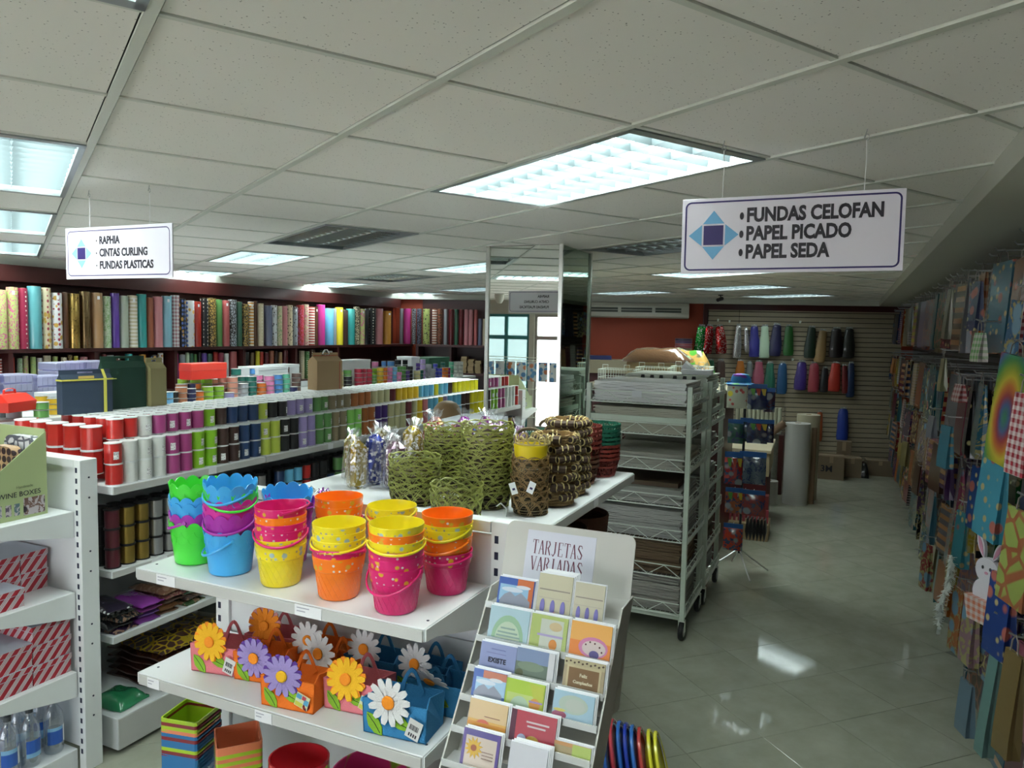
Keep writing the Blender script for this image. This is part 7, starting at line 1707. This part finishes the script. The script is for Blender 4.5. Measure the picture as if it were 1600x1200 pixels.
t = crinkle_thing('black_bag', 'crumpled black bag between the cartons on the floor', 'bag', (.29, 11.72, .001), 0, (.012,.012,.012), packm[0], .14, .20, .20, 44)
# ------------------------------------------------------------------ gift bag wall on the right
pegboard = M('right_panel_dark', (.045,.032,.026), .6, var=.2)
rw = thing('peg_panel', 'dark panel with rows of pegs behind the gift bags', 'wall panel', (0, 0, 0))
mb = MB(); mb.box((XR-.035, 1.2, .05), (XR-.001, 12.55, 2.485)); obj('backing', mb.mesh('backing', pegboard), rw)
for z in (2.40, 1.86, 1.38, .94, .56):
    mb = MB(); mb.box((XR-.05, 1.2, z), (XR-.036, 12.5, z+.03)); obj('rail', mb.mesh('rail', M('rail_dark', (.06,.06,.06), .4, .5)), rw)
PB = {'plain': OC('bag_plain', .28, coat=.08), 'dots': OC('bag_dots', .25, kind='dots', scale=18, c2=(.36,.28,.16), amt=.4, coat=.08), 'stars': OC('bag_stars', .25, kind='blobs', scale=20, c2=(.34,.29,.14), amt=.42, coat=.08, c3=(.3,.09,.07)),
      'stripe': OC('bag_stripe', .25, kind='hstripe', scale=5, c2=(.30,.16,.07), amt=.45, coat=.08), 'plaid': OC('bag_plaid', .3, kind='plaid', scale=12, c2=(.42,.38,.37)), 'floral': OC('bag_floral', .25, kind='floral', scale=14, c2=(.24,.21,.09), amt=.48, coat=.08, c3=(.12,.22,.30)),
      'cells': OC('bag_cells', .3, kind='cells', scale=14, c2=(.22,.07,.03), amt=.55, coat=.08)}
def tie_bag_mat():
    m, n, l, p = nt('rainbow_rings'); tc = n.new('ShaderNodeTexCoord'); mp_ = n.new('ShaderNodeMapping'); mp_.inputs['Scale'].default_value = (1, 1, .55); mp_.inputs['Location'].default_value = (0, 0, .12)
    l.new(tc.outputs['Object'], mp_.inputs[0]); v = n.new('ShaderNodeVectorMath'); v.operation = 'LENGTH'; l.new(mp_.outputs[0], v.inputs[0])
    nz = n.new('ShaderNodeTexNoise'); nz.inputs['Scale'].default_value = 12; l.new(tc.outputs['Object'], nz.inputs['Vector'])
    a = n.new('ShaderNodeMath'); a.operation = 'MULTIPLY'; a.inputs[1].default_value = 9.5; l.new(v.outputs['Value'], a.inputs[0]); b = n.new('ShaderNodeMath'); b.operation = 'MULTIPLY_ADD'; b.inputs[1].default_value = .10; l.new(nz.outputs['Fac'], b.inputs[0]); l.new(a.outputs[0], b.inputs[2])
    f = n.new('ShaderNodeMath'); f.operation = 'FRACT'; l.new(b.outputs[0], f.inputs[0]); r = n.new('ShaderNodeValToRGB'); e = r.color_ramp.elements
    e[0].color = (.17,.23,.02,1); e[1].position = .98; e[1].color = (.17,.23,.02,1)
    for ps, c in ((.16,(.03,.16,.05,1)),(.34,(.04,.08,.19,1)),(.5,(.22,.02,.03,1)),(.66,(.38,.11,.02,1)),(.82,(.42,.33,.03,1))): x = e.new(ps); x.color = c
    l.new(f.outputs[0], r.inputs[0]); l.new(r.outputs[0], p.inputs['Base Color']); p.inputs['Roughness'].default_value = .35; return m
PB['rainbow'] = tie_bag_mat()
BME = {}
cordm = M('bag_cord', (.20,.18,.16), .6)
def bag_mesh(pat, w, h, d):
    k = (pat, round(w, 2), round(h, 2), round(d, 2))
    if k in BME: return BME[k]
    mb = MB()
    # flattened gift bag; local x is width, y thickness, z 0 at the rim downwards
    vs = [(-w/2,-.006,0),(w/2,-.006,0),(w/2,.006,0),(-w/2,.006,0),(-w/2,-d/2,-h*.8),(w/2,-d/2,-h*.8),(w/2,d/2,-h*.8),(-w/2,d/2,-h*.8),(-w/2,-d/2,-h),(w/2,-d/2,-h),(w/2,d/2,-h),(-w/2,d/2,-h),
          (-w/2+.006,0,-.002),(-w/2+.008,0,-h*.8),(-w/2+.004,0,-h),(w/2-.006,0,-.002),(w/2-.008,0,-h*.8),(w/2-.004,0,-h)]
    mb.add(vs, [(0,4,5,1),(4,8,9,5),(2,6,7,3),(6,10,11,7),(0,3,12),(1,15,2),(0,12,13,4),(12,3,7,13),(1,5,16,15),(15,16,6,2),(4,13,14,8),(13,7,11,14),(5,9,17,16),(16,17,10,6),(8,14,11,10,17,9),(0,1,15,2,3,12)])
    b = mb.mesh('bag_body', PB[pat])
    hm = MB(); rr = w*.22
    hm.tube([(-rr,-.004,-.004),(-rr*.8,-.004,.035),(0,-.004,.055),(rr*.8,-.004,.035),(rr,-.004,-.004)], .0022, 4)
    BME[k] = (b, hm.mesh('cord_handle', cordm)); return BME[k]
GC = [('purple',(.09,.03,.14)),('blue',(.03,.09,.28)),('orange',(.50,.14,.02)),('red',(.32,.02,.03)),('olive kraft',(.26,.20,.09)),('navy',(.012,.018,.07)),('brown',(.09,.04,.025)),('silver grey',(.24,.25,.28)),('teal',(.04,.20,.24)),('black',(.012,.011,.012)),
      ('lilac',(.24,.13,.26)),('yellow',(.55,.42,.04)),('dark green',(.02,.14,.04)),('wine',(.12,.012,.03)),('sky blue',(.05,.18,.26)),('rose',(.40,.10,.16))]
PW = {'plain':'plain','dots':'dotted','stars':'starry','stripe':'banded','plaid':'checked','floral':'floral','cells':'scale-patterned','rainbow':'rainbow ringed'}
rows = [(2.405, .46), (1.86, .42), (1.42, .36), (1.02, .36), (.62, .34)]
RWORD = ['top', 'second', 'third', 'fourth', 'bottom']
pegm = M('peg_steel', (.35,.36,.36), .3, .9)
def gift_bag(x, y, z, w, h, d, pat, c, rz, lab_, tilt=0, handle=True):
    b, hm = bag_mesh(pat, w, h, d)
    if handle:
        t = thing('gift_bag', lab_, 'gift bag', (x, y, z), 0, 'gift bags on the right wall'); t.rotation_euler = (0, tilt, rz)
        obj('bag_body', b, t, col=c); obj('cord_handle', hm, t); return t
    o = obj('gift_bag', b, None, (x, y, z), (0, tilt, rz), c); return tag(o, lab_, 'gift bag', 'gift bags on the right wall')
ry = random.Random(21)
ncol = 0
special = {}
y = 2.62
cols_y = []
while y < 12.1:
    cols_y.append(y); y += .30
for ci, y in enumerate(cols_y):
    for ri, (zt, hh) in enumerate(rows):
        zz = zt-ry.uniform(0, .03)-(.04*((ci//2) % 2) if ri else 0)
        h = hh*ry.uniform(.78, 1.0); w = ry.uniform(.17, .25)
        if ri == 0: w *= .95; h = .42*ry.uniform(.9, 1)
        nb = (3 if ri < 3 and 2 < ci < 12 else 2) if ci < 12 else 1
        base_x = .60+ry.uniform(-.02, .03) if ri < 3 else .62+ry.uniform(-.02, .02)
        if ri == 4: base_x = .66
        pn, pc = GC[ry.randrange(len(GC))]; pat = ry.choice(['plain','plain','dots','stars','stripe','floral','plaid','cells','floral'])
        for k in range(nb):
            if k and ry.random() < .25: pn, pc = GC[ry.randrange(len(GC))]; pat = ry.choice(['plain','dots','stars','floral','plain'])
            x = base_x+k*.075
            f_ = ry.uniform(.7, 1.25); cc = tuple(min(1, v*f_*.45) for v in pc)  # bag colours scaled down: the low light here is put into them
            lab_ = '%s %s gift bag, %s row, %s peg from the front, %s' % (PW[pat], pn, RWORD[ri], nth(ci), ('outermost', 'second one', 'innermost')[k])
            gift_bag(x, y, zz-.05, w, h, .05, pat, cc, -PI/2+ry.uniform(-.12, .22) if k == 0 else -PI/2+ry.uniform(-.10, .15), lab_, ry.uniform(-.03, .03), handle=(k == 0 and ci < 18))
        mb = MB(); mb.tube([(base_x-.04, y, zz+.012), (base_x-.03, y, zz), (XR-.05, y, zz-.004)], .0035, 5); obj('peg', mb.mesh('peg', pegm), rw)
# the individual bags that stand out in the photograph
SP = [ # px,py of rim centre, bag length px, x plane, width, pattern, colour, yaw, tilt, label
 (1590, 556, .42, .52, .26, 'rainbow', (.5,.5,.5), -.95, .12, 'large rainbow ringed gift bag jutting out at the right edge'),
 (1598, 470, .35, .56, .20, 'floral', (.05,.15,.30), -1.1, .10, 'blue and green patterned gift bag above the rainbow bag'),
 (1532, 520, .14, .52, .11, 'plaid', (.06,.35,.03), -1.0, 0, 'small bright green checked gift bag'),
 (1500, 600, .10, .52, .12, 'plaid', (.35,.03,.03), -1.0, 0, 'small red checked gift bag above the silver row'),
 (1556, 715, .33, .50, .22, 'stars', (.06,.33,.46), -.95, .06, 'sky blue balloon-print gift bag in the third row'),
 (1532, 730, .30, .54, .17, 'stars', (.02,.07,.26), -1.0, 0, 'royal blue gift bag with yellow spots beside the sky blue one'),
 (1604, 615, .28, .50, .14, 'plaid', (.42,.02,.04), -.9, .03, 'red and white checked gift bag at the right edge'),
 (1600, 800, .32, .50, .20, 'cells', (.34,.42,.10), -.9, .05, 'lime and rust patterned gift bag at the right edge'),
 (1457, 650, .16, .53, .10, 'plain', (.30,.32,.38), -.8, 0, 'silver grey gift bag on the third row'),
 (1480, 665, .26, .52, .16, 'dots', (.10,.34,.46), -.9, 0, 'pale blue gift bag beside the silver ones'),
 (1415, 690, .26, .54, .14, 'plain', (.24,.20,.08), -.7, 0, 'olive kraft gift bag on a low peg'),
 (1505, 800, .30, .55, .15, 'stars', (.06,.30,.36), -1.0, 0, 'turquoise gift bag with an orange top in the fourth row'),
 (1568, 900, .30, .50, .18, 'stars', (.015,.05,.24), -.9, 0, 'deep blue gift bag beside the bunny box'),
 (1450, 850, .34, .55, .16, 'floral', (.32,.05,.05), -.9, 0, 'crimson floral gift bag low in the fourth row'),
 (1500, 920, .34, .54, .15, 'floral', (.45,.14,.04), -1.0, 0, 'orange floral gift bag near the white feather boa'),
 (1519, 930, .33, .53, .15, 'floral', (.34,.20,.22), -1.0, 0, 'pink-topped printed gift bag beside the orange one'),
 (1563, 985, .50, .50, .07, 'plain', (.14,.28,.26), -.8, .10, 'long pale teal flat bag hanging down to the floor'),
 (1512, 1065, .26, .55, .14, 'plain', (.16,.26,.34), -.9, 0, 'light blue pointed gift bag near the floor'),
 (1587, 1020, .36, .50, .11, 'plain', (.20,.14,.05), -.8, .05, 'tan bottle-shaped gift bag near the right edge'),
 (1397, 560, .20, .52, .10, 'plain', (.50,.18,.03), -.9, .08, 'orange gift bag slanting on the second row, far end'),
 (1475, 560, .22, .53, .08, 'plain', (.36,.36,.18), -1.1, 0, 'pale lime gift bag on the second row'),
 (1425, 480, .26, .55, .09, 'plain', (.25,.27,.22), -1.1, 0, 'pale grey-green gift bag in the top row far end'),
 (1486, 452, .34, .56, .08, 'plain', (.30,.30,.20), -1.1, .12, 'cream gift bag slanting in the top row'),
 (1528, 440, .26, .55, .12, 'stars', (.05,.07,.16), -1.0, 0, 'navy bear-print gift bag in the top row')]
for k, (px, py, h, xx, w, pat, c, yw, tl, lab_) in enumerate(SP):
    p = onx(px, py, xx); gift_bag(p.x, p.y, p.z, w*.72, h*.9, .04, pat, tuple(v*.58 for v in c), yw*.5-.80, lab_, tl)  # colour darkened too, standing in for the dim light on this wall
    mb = MB(); mb.tube([(p.x-.02, p.y, p.z+.058), (p.x, p.y, p.z+.05), (XR-.05, p.y, p.z+.045)], .0035, 5); obj('peg', mb.mesh('peg', pegm), rw)
# bunny box
p = onx(1546, 880, .52)
t = thing('bunny_bag', 'novelty bag shaped like a white rabbit sitting on a patterned basket', 'gift bag', tuple(p), -1.0)
wf = M('bunny_white', (.48,.46,.50), .5); pkf = M('bunny_pink', (.45,.20,.28), .5)
mb = MB(); mb.m = Matrix.Rotation(PI/2, 4, 'X'); mb.prism([(.055*math.cos(a), .05*math.sin(a)+.0) for a in [2*PI*i/20 for i in range(20)]], -.01, .01); obj('head', mb.mesh('head', wf), t, (0, 0, -.03))
for s, a in ((-1, .35), (1, -.5)):
    mb = MB(); mb.m = Matrix.Rotation(PI/2, 4, 'X'); mb.prism([(.016*math.sin(PI*i/8)*1.0, .11*i/8) for i in range(9)]+[(-.016*math.sin(PI*i/8), .11*i/8) for i in range(7, 0, -1)], -.006, .006); e = obj('ear', mb.mesh('ear', wf), t, (s*.02, 0, .01), (0, -a, 0))
    mb = MB(); mb.m = Matrix.Rotation(PI/2, 4, 'X'); mb.prism([(.008*math.sin(PI*i/8), .01+.085*i/8) for i in range(9)]+[(-.008*math.sin(PI*i/8), .01+.085*i/8) for i in range(7, 0, -1)], .006, .008); obj('inner_ear', mb.mesh('inner_ear', pkf), e)
mb = MB(); mb.m = Matrix.Rotation(PI/2, 4, 'X'); mb.prism([(.065*math.cos(a), .06*math.sin(a)) for a in [2*PI*i/20 for i in range(20)]], -.012, .008); obj('body', mb.mesh('body', wf), t, (0, 0, -.12))
for x in (-.018, .018):
    mb = MB(); mb.m = Matrix.Rotation(PI/2, 4, 'X'); mb.prism([(.005*math.cos(2*PI*i/8), .007*math.sin(2*PI*i/8)) for i in range(8)], .010, .012); obj('eye', mb.mesh('eye', black), t, (x, 0, -.02))
mb = MB(); mb.m = Matrix.Rotation(PI/2, 4, 'X'); mb.prism([(.008*math.cos(2*PI*i/8), .006*math.sin(2*PI*i/8)) for i in range(8)], .010, .012); obj('nose', mb.mesh('nose', pkf), t, (0, 0, -.038))
mb = MB(); mb.add([(-.08,-.03,-.14),(.08,-.03,-.14),(.08,.03,-.14),(-.08,.03,-.14),(-.065,-.025,-.23),(.065,-.025,-.23),(.065,.025,-.23),(-.065,.025,-.23)], [(0,4,5,1),(1,5,6,2),(2,6,7,3),(3,7,4,0),(4,7,6,5),(0,1,2,3)]); obj('basket', mb.mesh('basket', PB['plaid']), t, col=(.38,.10,.04))
# white feather boa
p0 = onx(1486, 868, .49); p1 = onx(1468, 975, .47); p2 = onx(1474, 1005, .47)
boa = thing('feather_boa', 'white feather boa hanging in front of the gift bags', 'feather boa', tuple(p0))
fea = M('white_feather', (.62,.66,.62), .9); fm = MB()
rb_ = random.Random(4)
L = p0.z-p1.z
for i in range(420):
    u = rb_.random(); a = rb_.uniform(0, 2*PI); cx = (p1.x-p0.x)*u+.012*math.sin(6*u); cy = (p1.y-p0.y)*u; cz = -L*u
    d = Vector((math.cos(a), math.sin(a), rb_.uniform(-.9, .1))); l_ = rb_.uniform(.014, .028); s = Vector((-math.sin(a), math.cos(a), 0))*.004
    c = Vector((cx, cy, cz)); fm.add([c-s, c+s, c+d*l_+s*.6, c+d*l_-s*.6], [(0,1,2,3)])
obj('feathers', fm.mesh('feathers', fea), boa)['kind'] = 'stuff'; mb = MB(); mb.tube([(0,0,0), ((p1.x-p0.x)*.5,(p1.y-p0.y)*.5,-L/2), ((p1.x-p0.x),(p1.y-p0.y),-L)], .006, 6); obj('cord', mb.mesh('cord', fea), boa)
mb = MB(); mb.tube([(p1.x-p0.x+.0, p1.y-p0.y+.03*math.sin(PI*i/8), -L-.02-.035*(1-math.cos(PI*i/4))*.6) for i in range(9)], .009, 6); obj('end_loop', smooth(mb.mesh('end_loop', fea)), boa)
# ------------------------------------------------------------------ person behind the shelves
def person():
    t = thing('person', 'person with brown hair, only the crown of the head showing behind the white cartons', 'person', (-2.56, 4.55, 0), PI+.3)
    me = bpy.data.meshes.new('body'); s = 1.49/1.7
    P = [(0,0,.93),(0,0,1.10),(0,0,1.30),(0,.01,1.42),(0,0,1.50),(0,-.01,1.60),  # pelvis..head centre 0-5
         (.09,0,.90),(.10,.0,.50),(.10,.02,.09),(.10,-.10,.03), (-.09,0,.90),(-.10,0,.50),(-.10,.02,.09),(-.10,-.10,.03), # legs 6-13
         (.17,.01,1.38),(.22,.02,1.12),(.20,-.10,.90),(.19,-.14,.82), (-.17,.01,1.38),(-.22,.02,1.12),(-.20,-.10,.90),(-.19,-.14,.82)]
    Rr = [.14,.12,.14,.08,.052,.085,.085,.058,.042,.035,.085,.058,.042,.035,.058,.042,.030,.026,.058,.042,.030,.026]
    E_ = [(0,1),(1,2),(2,3),(3,4),(4,5),(0,6),(6,7),(7,8),(8,9),(0,10),(10,11),(11,12),(12,13),(2,14),(14,15),(15,16),(16,17),(2,18),(18,19),(19,20),(20,21)]
    me.from_pydata([(x*s, y*s, z*s) for x, y, z in P], E_, [])
    o = bpy.data.objects.new('body', me); C.objects.link(o)
    mod = o.modifiers.new('skin', 'SKIN'); sv = me.skin_vertices[0].data
    for i, r in enumerate(Rr): sv[i].radius = (r*s, r*s)
    sv[0].use_root = True
    o.modifiers.new('sub', 'SUBSURF').levels = 2
    o.modifiers['sub'].render_levels = 2
    dg = bpy.context.evaluated_depsgraph_get(); m2 = bpy.data.meshes.new_from_object(o.evaluated_get(dg)); bpy.data.objects.remove(o)
    m2.materials.clear()
    for mt in (M('skin_tone', (.35,.20,.13), .5), M('green_top', (.03,.09,.06), .8), M('dark_trousers', (.02,.02,.03), .8), M('shoe_black', (.01,.01,.01), .4)): m2.materials.append(mt)
    for p in m2.polygons:
        z = p.center.z/s; x = abs(p.center.x)/s
        p.material_index = 3 if z < .07 else 2 if z < .93 and x < .19 else 1 if z < 1.44 and not (x > .17 and z < .98) else 0
    smooth(m2, 180); obj('body', m2, t)
    h = 1.60*s
    def hair_fn(k, a, r, z): return (r*(1+.03*math.sin(9*a)), z)
    mb = MB(); mb.lathe([(.070,-.11),(.094,-.04),(.100,.01),(.094,.05),(.066,.085),(.03,.10),(.001,.104)], 20, fn=hair_fn, cap=(False, False), c=(0, .012, 0)); obj('hair', smooth(mb.mesh('hair', M('brown_hair', (.20,.12,.05), .45, bump=.6, bscale=200)), 180), t, (0, .005, h))
    fm_ = M('skin_tone', (.35,.20,.13), .5)
    mb = MB(); mb.lathe([(.001,-.105),(.045,-.095),(.066,-.05),(.070,0),(.066,.05),(.03,.075)], 18, sy=1.05); obj('face', smooth(mb.mesh('face', fm_), 180), t, (0, -.035, h-.005))
    for x in (-.028, .028):
        mb = MB(); mb.lathe([(.001,-.007),(.007,-.004),(.008,0),(.007,.004),(.001,.007)], 10); obj('eye', smooth(mb.mesh('eye', black), 180), t, (x, -.104, h+.005))
    mb = MB(); mb.add([(-.011,-.10,h-.03),(.011,-.10,h-.03),(0,-.125,h-.028),(0,-.104,h+.006)], [(0,1,2),(0,2,3),(1,3,2),(0,3,1)]); obj('nose', mb.mesh('nose', fm_), t)
    mb = MB(); mb.box((-.022,-.103,h-.056),(.022,-.098,h-.049)); obj('mouth', mb.mesh('mouth', M('lip', (.30,.10,.09), .5)), t)
person()

# ------------------------------------------------------------------ toy packs on a rail behind the photographer (seen in the column mirror)
rk = thing('wire_display_rack', 'white wire rack behind the camera, seen in the column mirror', 'display rack', (0, 0, 0))
mb = MB()
for x in (-4.75, -3.55): mb.tube([(x, -.45, 0), (x, -.45, 1.66)], .012, 6)
for z in (1.64, 1.60, 1.20, .8): mb.tube([(-4.75, -.45, z), (-3.55, -.45, z)], .005, 6)
for x in (-4.75, -3.55): mb.tube([(x, -.75, .01), (x, -.15, .01)], .012, 6)
obj('frame', mb.mesh('frame', wire_white), rk)
for k in range(7):
    x = -4.66+.165*k; t = thing('toy_pack', '%s toy pack reflected in the column mirror, %s from the left' % (('clear and blue', 'clear and red', 'white and blue')[k % 3], nth(k)), 'toy pack', (x, -.415, 1.58), PI+.1*(k % 3-1), 'packs on the reflected wire rack')
    mb = MB(); mb.m = None
    vs = []; fs = []
    for s in (0, 1):
        for i in range(5):
            for j in range(5):
                u, v = i/4, j/4; e = min(1, 4*min(u, 1-u))*min(1, 4*min(v, 1-v)); vs.append(((u-.5)*.14, (-1 if s else 1)*(.001+.016*e), -.27*v))
    for i in range(4):
        for j in range(4):
            q_ = i*5+j; r_ = q_+5; fs += [(q_, r_, r_+1, q_+1), (25+q_, 26+q_, 26+r_, 25+r_)]
    mb.add(vs, fs); obj('pouch', smooth(mb.mesh('pouch', OC('clear_toy_print', .2, coat=1, kind='blobs', scale=14, c2=(.10,.25,.50), amt=.8, c3=(.55,.18,.08))), 60), t, col=(.62,.64,.68))
    mb = MB(); mb.box((-.07,-.004,-.03),(.07,.004,.0)); obj('header_card', mb.mesh('header_card', label_white if k < 5 else headr), t)
    mb = MB(); mb.tube([(0, -.03, .005), (0, .045, .022)], .0025, 5); obj('peg', mb.mesh('peg', steel), t)
